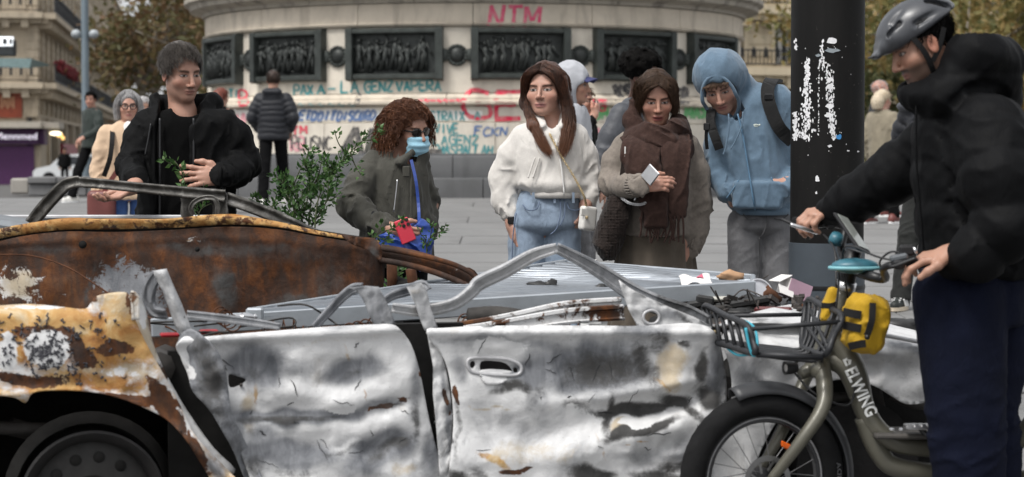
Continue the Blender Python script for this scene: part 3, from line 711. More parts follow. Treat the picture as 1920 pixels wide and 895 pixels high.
# ------------------------------------------------------------------ people in the middle distance
def man_black_jacket():
    Y = 9.64; p = lambda x, y, d=0: P(x, y, Y + d)
    e = empty('person', (p(345, 400)[0], Y, zg(Y)), 'man in open black jacket and black t-shirt, looking down over the rusty wreck', 'person')
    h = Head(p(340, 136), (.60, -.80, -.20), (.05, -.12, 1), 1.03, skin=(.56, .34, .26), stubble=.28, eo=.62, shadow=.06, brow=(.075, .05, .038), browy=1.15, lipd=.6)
    nb = p(344, 222, .03); chest = p(345, 270, .03); pel = p(345, 440, .04)
    wa = p(250, 350, -.34); wb = p(418, 331, -.20)
    armA = [p(272, 232), p(250, 305, -.06), wa]; armB = [p(424, 236), p(462, 303, .04), wb]
    legs = [[p(320, 470, .04), D(p(318, 600)[0], Y + .02, .52), D(p(312, 600)[0], Y + .05, zg(Y) + .085)], [p(375, 470, .04), D(p(378, 600)[0], Y + .02, .52), D(p(385, 600)[0], Y + .05, zg(Y) + .085)]]
    body_obj(e, h, [chest, pel], [armA, armB], [((wa, (-.78, -.3, -.52), (-.25, -.25, .95), 1), dict(curl=.5, k=1.06, thumb=.25)), ((wb, (-.93, -.18, .02), (-.1, .86, -.2), -1), dict(curl=.22, k=1.1, spread=.12, thumb=.1))], legs, neck=nb)
    short_hair(h, M['hair_grey'], e, 6500, .032, .0009, vol=.012, seed=4, front=.078, low=-.055, flow=(.35, .6, .1), messy=.22, h_=.005)
    top(e, M['black_tee'], [[st(203, 318, 376, .075, Y, .02), st(214, 296, 396, .10, Y, .02), st(245, 275, 420, .125, Y, .02), st(320, 278, 415, .125, Y, .02), st(430, 278, 415, .125, Y, .02)]], [], [('sub', cap(h.w(0, -.0, -.04), p(350, 198, -.03), .06, .072), .012)], .006, folds(.003, (12, 12, 7), .1, 5, .0005), 't_shirt')
    sl = [([p(280, 232), p(262, 262), p(247, 312, -.06), p(252, 343, -.28)], [.070, .070, .064, .054]), ([p(416, 234), p(440, 258, .02), p(460, 304, .03), p(443, 324, -.08), p(416, 331, -.20)], [.070, .074, .070, .06, .05])]
    x0, x1 = p(300, 300)[0], p(362, 300)[0]; zc = p(300, 300)[2]
    opn = [('sub', rbox(((x0 + x1) / 2, Y - .2, zc - .25), ((x1 - x0) / 2, .24, .52), None, .01), .01), ('sub', cap(p(346, 160, -.05), p(340, 215, -.06), .075, .085), .02)]
    lf = [st(207, 285, 410, .13, Y, .05), st(216, 276, 420, .135, Y, .04), st(236, 262, 436, .15, Y, .03), st(300, 258, 438, .16, Y, .03), st(370, 256, 440, .165, Y, .03), st(440, 254, 442, .17, Y, .03)]
    hood = [('add', cap(p(300, 196, .12), p(400, 196, .12), .045, .05), .03), ('add', cap(p(398, 188, .08), p(372, 216, -.04), .034, .028), .02), ('add', cap(p(293, 186, .06), p(303, 222, -.06), .026, .022), .02), ('sub', cap(p(341, 130, .0), p(343, 212, -.02), .064, .07), .015)]
    j = top(e, M['black_shell'], [lf], sl, hood + opn, .0075, (.005, .010, 2), 'jacket')
    # lapel edges, zips, cuffs
    for x, a in ((300, -.150), (363, -.150)):
        tube_obj('front_zip', [p(x, y, -.135 + .02 * abs(y - 320) / 110) for y in (222, 260, 310, 360, 425)], .0055, M['black_plastic'], j, 6)
    tube_obj('chest_zip', [p(283, 232, -.105), p(278, 262, -.11), p(272, 292, -.115)], .0045, M['black_plastic'], j, 6)
    tube_obj('cuff', [wb + D(.005 * math.cos(t) + .0, .05 * math.cos(t), .052 * math.sin(t)) for t in np.linspace(0, 6.28, 12, endpoint=False)], .009, M['black_shell'], j, 6, closed=True)
    tube_obj('cuff', [wa + D(.045 * math.cos(t) + .01, .03 * math.sin(t) + .04, .035 * math.sin(t) + .02) for t in np.linspace(0, 6.28, 12, endpoint=False)], .009, M['black_shell'], j, 6, closed=True)
    trousers(e, M['black_trouser'], [st(415, 300, 390, .12, Y, .03), st(470, 290, 400, .13, Y, .03)], legs)
    shoes(e, [legs[0][-1], legs[1][-1]], (0, -1), M['black_plastic'], M['rubber'])
man_black_jacket()
def stand_legs(xa, xb, Y, yh, px=600, dx=0, dy=0.0):
    "two straight legs from hip row yh to the ground"
    out = []
    for x, s_ in ((xa, -1), (xb, 1)):
        t = P(x, yh, Y); out.append([t, D(t[0] + s_ * .005 + dx * .5, Y - .02, t[2] * .5 + zg(Y) * .5 + .02), D(t[0] + s_ * .015 + dx, Y + .02 + dy, zg(Y) + .085)])
    return out
def woman_mask():
    Y = 10.0; p = lambda x, y, d=0: P(x, y, Y + d)
    e = empty('person', (p(740, 400)[0], Y, zg(Y)), 'woman with curly auburn hair, sunglasses and blue face mask in olive coat', 'person')
    h = Head(p(766, 242), (.72, -.68, -.2), (.0, -.1, 1), .98, skin=(.55, .33, .25), fem=True, brow=(.05, .03, .02))
    nb = p(748, 300, .04); chest = p(735, 330, .03); pel = p(738, 470, .03); wa = p(734, 430, -.32)
    armA = [p(692, 312, -.02), p(656, 386, -.12), wa]; armB = [p(792, 318, .1), p(806, 380, .12), p(800, 440, .0)]
    legs = stand_legs(718, 765, Y, 470)
    body_obj(e, h, [chest, pel], [armA, armB], [((wa, (.75, -.25, -.2), (.3, .9, .1), 1), dict(curl=.75, k=.95, thumb=.6)), ((p(802, 445, -.02), (-.3, -.4, -.7), (-.8, .3, 0), -1), dict(curl=.9, k=.9))], legs, neck=nb)
    # curls
    g = np.random.default_rng(12); N = 3800; q, d = scalp(h, N, 3, .05, .004, -.08); n = len(q)
    f = d * np.array([1, .75, .45]) + np.array([0, -.1, -.12]); f /= np.linalg.norm(f, axis=1, keepdims=True)
    L = g.uniform(.05, .112, (n, 1)); L *= np.where(q[:, 1:2] > .045, .5, 1.0); ph = g.uniform(0, 6.28, (n, 1)); K = 13; pts = []
    u = np.cross(f, g.normal(size=(n, 3))); u /= np.linalg.norm(u, axis=1, keepdims=True); v = np.cross(f, u); amp = g.uniform(.005, .015, (n, 1)); cy = g.uniform(1.2, 2.6, (n, 1))
    for i in range(K):
        t = i / (K - 1); c = q + f * L * t * (1 - .28 * t) + np.array([0, -.012, -1]) * L * t ** 2 * .95 * (.8 + .4 * (q[:, 2:3] < .06))
        c = c + (u * np.cos(ph + cy * 6.28 * t) + v * np.sin(ph + cy * 6.28 * t)) * amp * min(1, t * 3); pts.append(c)
    p3 = np.stack(pts, 1)
    # keep the face clear
    fx = (np.abs(p3[..., 0]) < .066) & (p3[..., 1] > .035) & (p3[..., 2] < .058); p3 = p3[~fx.any(1)]
    p3 = h.c + (p3 * h.k) @ h.R.T
    a = strand_mesh(p3, .0015 * g.uniform(.5, 1.5, len(p3)), 'hair', M['hair_auburn'], e, .5)
    o = [('add', ell(h.w(0, -.03, .03), np.array((.092, .108, .094)), h.R), 0), ('add', ell(h.w(0, -.06, -.05), np.array((.09, .07, .085)), h.R), .04), ('sub', ell(h.w(0, .1, -.05), np.array((.078, .105, .12)), h.R), .02)]
    lo, hi = bounds(h.c, pad=.2); b = sdf_obj('hair', o, lo, hi, .006, M['hair_auburn'], e, lambda p: .016 * (1 - np.abs(vnoise(p * 38))) ** 2 - .004 + .004 * vnoise(p * 90), .02)
    join_meshes([b, a])
    # mask and glasses
    ms = []
    def mk(u_, v_):
        a_ = (u_ - .5) * 2.3; z = -.022 - v_ * .086; bul = math.sin(math.pi * v_) * .012; r_ = .069 + bul * math.cos(a_ * .9); y0 = .044 - .02 * abs(v_ - .45)
        return h.w(r_ * math.sin(a_) * 1.02, y0 + r_ * math.cos(a_) * .98 + .004 * math.sin(v_ * 19), z - .012 * math.cos(a_ * 1.1) * (v_ - .3))
    o2 = MB().grid(mk, 18, 14).build('face_mask', M['mask_blue'], e, True); sd_ = o2.modifiers.new('s', 'SOLIDIFY'); sd_.thickness = .003
    gl = MB()
    for x in (-1, 1): gl.ball(h.w(x * .031, .096 - .004, .001), (.0285, .0045, .0205), h.R @ np.array(Matrix.Rotation(-x * .22, 3, 'Z')))
    gl.tube([h.w(-.012, .1, .006), h.w(.012, .1, .006)], .003, 6)
    for x in (-1, 1): gl.tube([h.w(x * .058, .088, .006), h.w(x * .074, .05, .006), h.w(x * .079, -.01, .006)], .0035, 6)
    gl.build('sunglasses', M['lens_dark'], e, True)
    lf = [st(279, 722, 792, .10, Y, .03), st(292, 706, 796, .12, Y, .03), st(318, 690, 800, .14, Y, .02), st(370, 680, 804, .15, Y, .02), st(420, 676, 810, .155, Y, .02), st(500, 678, 816, .16, Y, .02)]
    sl = [([p(700, 308, -.02), p(676, 345, -.09), p(660, 384, -.13), p(688, 412, -.22), p(722, 427, -.29)], [.062, .066, .066, .058, .048]), ([p(784, 315, .08), p(798, 370, .1), p(798, 430, .04)], [.058, .058, .05])]
    hood = [('add', cap(p(705, 281, .07), p(770, 288, .06), .05, .05), .03), ('add', cap(p(770, 284, .0), p(792, 292, -.02), .035, .03), .03), ('add', cap(p(770, 286, -.07), p(752, 305, -.13), .025, .02), .02), ('sub', cap(h.w(0, -.02, -.0), p(757, 298, -.04), .062, .062), .015)]
    j = top(e, M['olive_coat'], [lf], sl, hood, .0075, (.005, .011, 9), 'coat', k=.016)
    tube_obj('placket', [p(773, 305, -.14), p(771, 360, -.155), p(772, 420, -.16), p(775, 490, -.165)], .006, M['olive_coat'], j, 6)
    tube_obj('pocket_zip', [p(745, 337, -.145), p(742, 365, -.15), p(738, 398, -.155)], .0035, M['silver'], j, 6)
    MB().box(p(762, 322, -.155), (.035, .012, .05), None, .004).build('collar_flap', M['olive_coat'], j)
    for y in (365, 410, 450): MB().lathe([(0, .004), (.009, .004), (.01, 0)], 12, p(781, y, -.16), (0.1, -1, 0)).build('snap_button', M['black_plastic'], j)
    for x, y, d in ((700, 400, -.285), (704, 424, -.30)): MB().lathe([(0, .004), (.009, .004), (.01, 0)], 12, p(x, y, d), (-.1, -1, 0.1)).build('snap_button', M['black_plastic'], j)
    trousers(e, M['black_trouser'], [st(465, 690, 790, .13, Y, .03), st(500, 695, 785, .14, Y, .03)], legs)
    shoes(e, [legs[0][-1], legs[1][-1]], (.3, -1), M['black_plastic'], M['rubber'])
    # bag and phone
    b = empty('shoulder_bag', p(760, 480, -.22), 'shiny blue bag hanging at the side of the masked woman', 'bag')
    bo = [('add', rbox(p(762, 462, -.30), (.12, .045, .078), np.array(Matrix.Rotation(.25, 3, 'Y')), .035), 0), ('add', ell(p(786, 434, -.29), (.06, .035, .045)), .04), ('sub', ell(p(760, 425, -.36), (.06, .05, .05)), .02)]
    lo, hi = bounds(p(762, 458, -.3), pad=.24); bb = sdf_obj('bag_body', bo, lo, hi, .006, M['blue_bag'], b, folds(.012, (9, 9, 12), .9, 21), .02)
    strap_obj('strap', [p(771, 300, -.15), p(780, 340, -.175), p(785, 390, -.185), p(786, 425, -.30)], .014, .004, M['blue_bag'], b)
    phone('smartphone', p(759, 433, -.37), (-.35, -.05, .88), (.25, -1, .1), M['red_phone'], 'red smartphone with four black lenses held by the masked woman', .07, .11)
def woman_white():
    Y = 10.26; p = lambda x, y, d=0: P(x, y, Y + d)
    e = empty('person', (p(1030, 400)[0], Y, zg(Y)), 'young woman with long brown hair in cream wool jacket and light blue jeans', 'person')
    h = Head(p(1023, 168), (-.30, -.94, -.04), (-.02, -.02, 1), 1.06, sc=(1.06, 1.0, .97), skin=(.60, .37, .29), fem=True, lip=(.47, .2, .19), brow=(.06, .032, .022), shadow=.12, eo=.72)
    nb = p(1036, 240, .04); chest = p(1030, 275, .03); pel = p(1030, 420, .03); wa = p(960, 418, -.03); wb = p(1098, 385, -.05)
    armA = [p(966, 262), p(946, 340, .03), wa]; armB = [p(1086, 262), p(1112, 325, .05), wb]
    legs = stand_legs(988, 1054, Y, 430)
    body_obj(e, h, [chest, pel], [armA, armB], [((wa, (.10, -.12, -1), (1, .15, .1), -1), dict(curl=.42, k=1.08, thumb=.5)), ((wb, (-.3, -.1, -.9), (-.9, .2, 0), 1), dict(curl=.5, k=.9))], legs, neck=nb)
    L = [[h.w(.004, .088, .088), h.w(.045, .088, .066), h.w(.074, .066, .01), h.w(.082, .04, -.06), p(1004, 232, -.09), p(1022, 268, -.13)], [h.w(.01, .045, .118), h.w(.075, .06, .07), h.w(.088, .04, -.02), p(994, 215, -.06), p(1012, 262, -.13), p(1034, 292, -.15)],
         [h.w(.01, .02, .122), h.w(.085, .03, .07), h.w(.092, .0, -.03), p(996, 225, -.03), p(1008, 255, -.11), p(1026, 284, -.145)],
         [h.w(.01, -.02, .125), h.w(.09, -.03, .06), h.w(.1, -.05, -.05), p(1000, 215, .0), p(1000, 240, -.05), p(1010, 264, -.11)]]
    Rr = [[h.w(-.002, .088, .088), h.w(-.045, .088, .068), h.w(-.074, .066, .01), h.w(-.084, .036, -.06), p(1060, 232, -.10), p(1052, 275, -.14)], [h.w(-.005, .045, .118), h.w(-.07, .06, .075), h.w(-.094, .035, -.01), p(1068, 215, -.08), p(1060, 262, -.14), p(1050, 293, -.15)],
          [h.w(-.005, .02, .122), h.w(-.085, .03, .07), h.w(-.094, .0, -.03), p(1071, 220, -.05), p(1068, 255, -.11), p(1058, 288, -.15)],
          [h.w(-.005, -.02, .125), h.w(-.09, -.03, .06), h.w(-.094, -.04, -.05), p(1074, 215, -.02), p(1072, 245, -.06), p(1066, 268, -.1)]]
    a = long_hair(h, M['hair_brown'], e, L, 1700, .0010, 3, .008, jit=.009, front=.055, extra=[([h.w(.088, .02, .05), h.w(.092, .012, -.06), p(1000, 236, -.08), p(1020, 268, -.12)], [.02, .022, .024, .010]), ([h.w(-.088, .02, .05), h.w(-.092, .0, -.06), p(1066, 236, -.07), p(1054, 275, -.12)], [.02, .025, .028, .010])])
    b = long_hair(h, M['hair_brown'], e, Rr, 1700, .0010, 4, .008, jit=.009, front=.055)
    join_meshes([a, b])
    lf = [st(213, 1008, 1060, .08, Y, .03), st(226, 992, 1074, .105, Y, .03), st(245, 972, 1092, .13, Y, .02), st(280, 962, 1100, .15, Y, .02), st(325, 962, 1102, .155, Y, .02), st(346, 966, 1102, .16, Y, .01), st(358, 980, 1096, .15, Y, .01), st(366, 987, 1090, .13, Y, .01)]
    sl = [([p(980, 256), p(960, 292, .02), p(944, 335, .03), p(946, 376, .01), p(957, 399, -.02)], [.058, .066, .067, .06, .044]), ([p(1080, 256), p(1095, 292, .02), p(1105, 330, .03), p(1103, 368, -.02)], [.058, .063, .06, .05])]
    col = [('add', cap(p(1004, 219, -.02), p(1018, 236, -.105), .020, .014), .012), ('add', cap(p(1064, 219, -.02), p(1052, 238, -.105), .020, .014), .012), ('add', cap(p(1002, 216, .04), p(1066, 216, .04), .03), .02), ('sub', cap(p(1034, 175, -.0), p(1036, 232, -.055), .058, .042), .012), ('sub', cap(p(1036, 225, -.1), p(1040, 268, -.17), .03, .012), .012)]
    j = top(e, M['cream_wool'], [lf], sl, col, .0075, (.0035, .006, 31), 'jacket')
    ring('hem_band', st(364, 985, 1092, .142, Y, .01), .010, M['cream_wool'], j)
    tube_obj('zip', [p(1042, 262, -.125), p(1052, 310, -.145), p(1058, 366, -.155)], .004, M['white_cloth'], j, 6)
    for x in (1003, 1012): tube_obj('pocket_welt', [p(x, 296, -.14), p(x - 7, 316, -.145), p(x - 13, 334, -.15)], .004, M['cream_wool'], j, 6)
    trousers(e, M['denim_light'], [st(350, 982, 1088, .112, Y, .01), st(395, 960, 1090, .14, Y, .02), st(424, 954, 1090, .145, Y, .02), st(440, 985, 1060, .10, Y, .02)], [[q + D(0, 0, .02) for q in legs[0][:1]] + legs[0][1:], [q + D(0, 0, .02) for q in legs[1][:1]] + legs[1][1:]], .007, 'jeans', .006, (.092, .086, .08, .08), seed=33)
    sm2 = mat('denim_seam', m_plain, (.12, .16, .24), .9)
    for q in ([(1050, 372), (1051, 400), (1044, 428), (1032, 440)], [(1058, 374), (1059, 402), (1050, 424)], [(980, 384), (990, 394), (1006, 392), (1012, 378)], [(1094, 384), (1084, 394), (1068, 392), (1064, 380)], [(968, 400), (962, 440), (960, 490)]): tube_obj('jeans_seam', [p(x, y, -.122 - .02 * (y > 385) + .05 * (abs(x - 1026) / 66) ** 2) for x, y in q], .0028, sm2, e, 5)
    for x in (1000, 1040, 1075): MB().box(p(x, 371, -.126), (.012, .008, .05)).build('belt_loop', M['denim_light'], e)
    shoes(e, [legs[0][-1], legs[1][-1]], (-.2, -1), M['white_leather'])
    w = empty('wristwatch', wa, 'black square wristwatch worn below the cream sleeve', 'watch')
    MB().lathe([(.031, -.011), (.033, 0), (.031, .011)], 20, wa + D(0, 0, .012), (.1, -.1, 1)).build('strap', M['black_plastic'], w, True)
    MB().box(wa + D(-.004, -.036, .012), (.034, .012, .038), None, .006).build('watch_case', M['lens_dark'], w)
    phone('smartphone', p(984, 463, -.05), (.65, -.2, -.6), (.2, -1, .3), mat('cream_case', m_plain, (.66, .6, .42), .4), 'pale yellow smartphone in the hand of the woman in cream', .07, .12, False)
    b = empty('handbag', p(1103, 430, -.12), 'small white leather handbag with gold chain against light jeans', 'bag')
    bo = [('add', rbox(p(1102, 410, -.13), (.042, .022, .058), np.array(Matrix.Rotation(.6, 3, 'Z') @ Matrix.Rotation(.12, 3, 'Y')), .012), 0)]
    lo, hi = bounds(p(1102, 410, -.13), pad=.14); sdf_obj('bag_body', bo, lo, hi, .005, M['white_leather'], b)
    MB().box(p(1101, 399, -.155), (.075, .006, .035), np.array(Matrix.Rotation(.6, 3, 'Z') @ Matrix.Rotation(.12, 3, 'Y')), .004).build('flap', M['white_leather'], b)
    MB().box(p(1100, 408, -.165), (.014, .008, .014), None, .003).build('clasp', M['gold'], b)
    ch = catmull([p(1031, 252, -.125), p(1052, 292, -.155), p(1078, 335, -.165), p(1095, 368, -.17), p(1099, 388, -.15)], 14); mb = MB()
    for i in range(0, len(ch) - 1):
        t = nrm(ch[i + 1] - ch[i]); s_ = nrm(np.cross(t, (0, 1, 0) if i % 2 else (1, .2, 0))); mb.tube([ch[i] + t * .0065 * math.cos(k) + s_ * .0042 * math.sin(k) for k in np.linspace(0, 6.28, 8, endpoint=False)], .0018, 4, True)
    mb.build('chain_strap', M['gold'], b, True)
def woman_scarf():
    Y = 10.12; p = lambda x, y, d=0: P(x, y, Y + d)
    e = empty('person', (p(1230, 400)[0], Y, zg(Y)), 'woman wrapped in big brown scarf with taupe cardigan and long skirt', 'person')
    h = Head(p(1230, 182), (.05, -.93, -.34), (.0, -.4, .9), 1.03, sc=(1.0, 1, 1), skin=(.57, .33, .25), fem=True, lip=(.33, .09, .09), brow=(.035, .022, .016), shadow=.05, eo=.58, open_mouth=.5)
    nb = p(1232, 255, .04); chest = p(1232, 290, .03); pel = p(1230, 430, .03); wa = p(1206, 348, -.30); wb = p(1292, 462, -.02)
    armA = [p(1164, 282), p(1148, 345, -.02), wa]; armB = [p(1298, 285), p(1314, 375, .03), wb]
    legs = stand_legs(1200, 1258, Y, 440)
    body_obj(e, h, [chest, pel], [armA, armB], [((wa, (.93, -.25, .12), (.2, .9, -.3), 1), dict(curl=.55, k=.92, thumb=.5)), ((wb, (-.25, -.1, -1), (-.9, .3, .2), 1), dict(curl=.7, k=.92, thumb=.6))], legs, neck=nb)
    Lh = [[h.w(.002, .088, .086), h.w(.044, .09, .064), h.w(.072, .066, .012), h.w(.08, .04, -.07)], [h.w(.0, .06, .112), h.w(.06, .066, .08), h.w(.082, .04, .0), h.w(.085, .02, -.08)], [h.w(.0, .03, .12), h.w(.08, .03, .07), h.w(.09, .0, -.02), h.w(.09, -.01, -.1)], [h.w(.0, -.03, .125), h.w(.085, -.04, .06), h.w(.09, -.05, -.02), h.w(.09, -.05, -.1)]]
    Rh = [[q * 1 for q in s_] for s_ in Lh]; Rh = [[h.c + h.R @ (np.array([-1, 1, 1]) * (h.R.T @ (q - h.c))) for q in s_] for s_ in Lh]
    a = long_hair(h, M['hair_lbrown'], e, Lh, 800, .001, 6, .004, front=.05, jit=.01); b = long_hair(h, M['hair_lbrown'], e, Rh, 800, .001, 7, .004, front=.05, jit=.01); join_meshes([a, b])
    lf = [st(238, 1190, 1275, .11, Y, .03), st(258, 1178, 1286, .125, Y, .03), st(282, 1164, 1296, .14, Y, .02), st(350, 1162, 1296, .15, Y, .02), st(400, 1164, 1296, .155, Y, .02), st(442, 1166, 1296, .15, Y, .02)]
    sl = [([p(1174, 270), p(1153, 305, -.01), p(1146, 343, -.04), p(1172, 349, -.18), p(1202, 349, -.29)], [.056, .06, .06, .054, .046]), ([p(1290, 274), p(1305, 322, .02), p(1311, 380, .03), p(1303, 430, .01), p(1292, 466, -.01)], [.056, .062, .062, .057, .046])]
    j = top(e, M['taupe_wool'], [lf], sl, [('sub', cap(p(1230, 200, 0), p(1231, 245, -.03), .065, .06), .01)], .0075, (.004, .007, 41), 'cardigan')
    def rib(c, ax, r, n=22, L=.05, r2=None):
        m = MB(); ax = nrm(ax); u = nrm(np.cross(ax, (0, 1, .2))); v = np.cross(ax, u)
        for i in range(n):
            a_ = 6.283 * i / n; o_ = (u * math.cos(a_) + v * math.sin(a_)); m.tube([c + o_ * r - ax * L / 2, c + o_ * (r2 or r) + ax * L / 2], .0052, 5)
        return m.build('ribbed_cuff', M['taupe_wool'], j, True)
    rib(p(1298, 458, -.005), p(1291, 472, -.01) - p(1301, 446, 0), .050, 24, .06, .046); rib(p(1194, 349, -.265), wa - p(1172, 349, -.18), .050, 24, .055, .044)
    # skirt with gathers
    zt, zb = p(1230, 432)[2], zg(Y) + .12
    def sk(u_, v_):
        a_ = u_ * 6.2832; R_ = .148 + .07 * v_ ** .8; z = zt + (zb - zt) * v_; fl = 1 + (.035 + .03 * v_) * math.sin(a_ * 13 + 2 * math.sin(v_ * 3 + a_)) + .03 * math.sin(a_ * 5 + v_ * 4)
        return p(1228, 440)[:1].tolist() + [Y + .02, z] + 0 * D(0, 0, 0).tolist() if False else np.array([p(1228, 440)[0] + R_ * 1.12 * fl * math.cos(a_), Y + .02 + R_ * .85 * fl * math.sin(a_), z])
    o2 = MB().grid(sk, 150, 30).build('skirt', M['skirt_olive'], e, True)
    # scarf: two loops and two tails
    s_ = empty('scarf', p(1230, 300, -.15), 'thick fringed brown wool scarf wrapped over head and neck of a woman', 'scarf'); grp(s_, e); del s_['label']; del s_['category']
    nC = p(1230, 257, .0)
    def loop(cz, rx, ry, rad, tilt, ph, yo=0.0, xo=0.0):
        return [nC + D(xo + rx * math.cos(t), yo + ry * math.sin(t), cz + tilt * math.cos(t + ph)) for t in np.linspace(0, 6.283, 17)]
    o = path_caps(loop(.012, .112, .105, 0, .03, .6, -.015, .0), [.044] * 17, .012, None) + path_caps(loop(-.035, .125, .12, 0, .025, 2.9, -.015, .010), [.05] * 17, .008)
    o += path_caps([p(1190, 258, -.03), p(1186, 230, -.02), p(1190, 200, .01), p(1200, 166, .05)], [.045, .036, .028, .018], .012)
    o += path_caps([p(1270, 268, -.06), p(1276, 248, -.02), p(1270, 225, .04)], [.052, .044, .028], .012)
    o += [('sub', cap(h.w(0, .12, .03), h.w(0, .13, -.085), .066, .052), .015), ('sub', ell(h.w(0, .05, .07), (.08, .12, .085), h.R), .015)]
    lo, hi = bounds(nC, pad=.34); sc_f = folds(.008, (6, 6, 22), .45, 51, .002)
    sdf_obj('scarf_wrap', o, lo, hi, .006, M['scarf_brown'], s_, sc_f, .025)
    tails = [[st(246, 1185, 1225, .02, Y, -.06), st(268, 1170, 1232, .045, Y, -.135), st(300, 1168, 1230, .04, Y, -.185), st(360, 1190, 1238, .035, Y, -.205), st(400, 1204, 1242, .03, Y, -.215), st(424, 1206, 1244, .028, Y, -.215)],
             [st(246, 1232, 1276, .02, Y, -.06), st(266, 1226, 1288, .045, Y, -.13), st(300, 1238, 1288, .04, Y, -.175), st(360, 1244, 1286, .035, Y, -.19), st(408, 1248, 1282, .03, Y, -.2)]]
    for i, T in enumerate(tails):
        pts = [q[0] for q in T]; lo, hi = bounds(*pts, pad=.14)
        sdf_obj('scarf_tail', [('add', loft(T, 0, 3), 0)], lo, hi, .006, M['scarf_brown'], s_, folds(.006, (22, 10, 3), .08, 52 + i, .002), .02)
    g = np.random.default_rng(5); fr = []
    for x in np.linspace(1199, 1279, 19):
        a0 = p(x, 400 + g.uniform(-4, 10), -.225); a1 = p(x + g.uniform(-6, 6), 425, -.225); a2 = p(x + g.uniform(-9, 9), g.uniform(440, 458), -.22); fr.append(catmull([a0, a1, a2], 4))
    strand_mesh(np.array(fr), .0055, 'fringe', M['scarf_brown'], s_, .8, 5)
    MB().box(p(1172, 282, -.205), (.006, .003, .034)).build('scarf_label', M['white_cloth'], s_); MB().box(p(1174, 298, -.208), (.016, .003, .028)).build('scarf_label', M['white_cloth'], s_)
    shoes(e, [legs[0][-1], legs[1][-1]], (.0, -1), M['black_plastic'], M['rubber'])
    phone('smartphone', p(1219, 328, -.36), (.55, -.35, .75), (-.1, -.85, .5), M['silver'], 'silver smartphone held in front of the brown scarf', .074, .075, False)
    b = empty('tote_bag', p(1140, 480, -.1), 'slouchy dark brown woven bag hanging beside the taupe cardigan', 'bag')
    bo = [('add', loft([st(352, 1160, 1176, .05, Y, -.12), st(375, 1138, 1178, .07, Y, -.12), st(420, 1118, 1172, .085, Y, -.12), st(460, 1112, 1160, .085, Y, -.12), st(483, 1125, 1150, .06, Y, -.12)], 0, 2.2), 0)]
    lo, hi = bounds(p(1145, 350, -.12), p(1140, 484, -.12), pad=.15); sdf_obj('bag_body', bo, lo, hi, .006, M['dark_weave'], b, lambda q: .004 * np.sin(q[:, 0] * 300 + q[:, 2] * 300) * np.sin(q[:, 0] * 300 - q[:, 2] * 300) + folds(.008, (10, 10, 8), .5, 61)(q), .02)
    strap_obj('strap', [p(1172, 300, -.19), p(1168, 330, -.2), p(1165, 360, -.18)], .03, .006, M['dark_weave'], b)
    ch = catmull([p(1166, 372, -.20), p(1180, 381, -.23), p(1198, 384, -.24), p(1210, 381, -.24)], 8); mb = MB()
    for i in range(len(ch) - 1):
        t = nrm(ch[i + 1] - ch[i]); s2 = nrm(np.cross(t, (0, 1, 0) if i % 2 else (.1, .5, 1))); mb.tube([ch[i] + t * .007 * math.cos(k) + s2 * .0055 * math.sin(k) for k in np.linspace(0, 6.28, 8, endpoint=False)], .0024, 4, True)
    mb.build('chain', M['silver'], b, True)
    MB().tube([p(1190, 376, -.245), p(1194, 366, -.25), p(1197, 361, -.25)], .004, 6).build('clip', M['silver'], b)
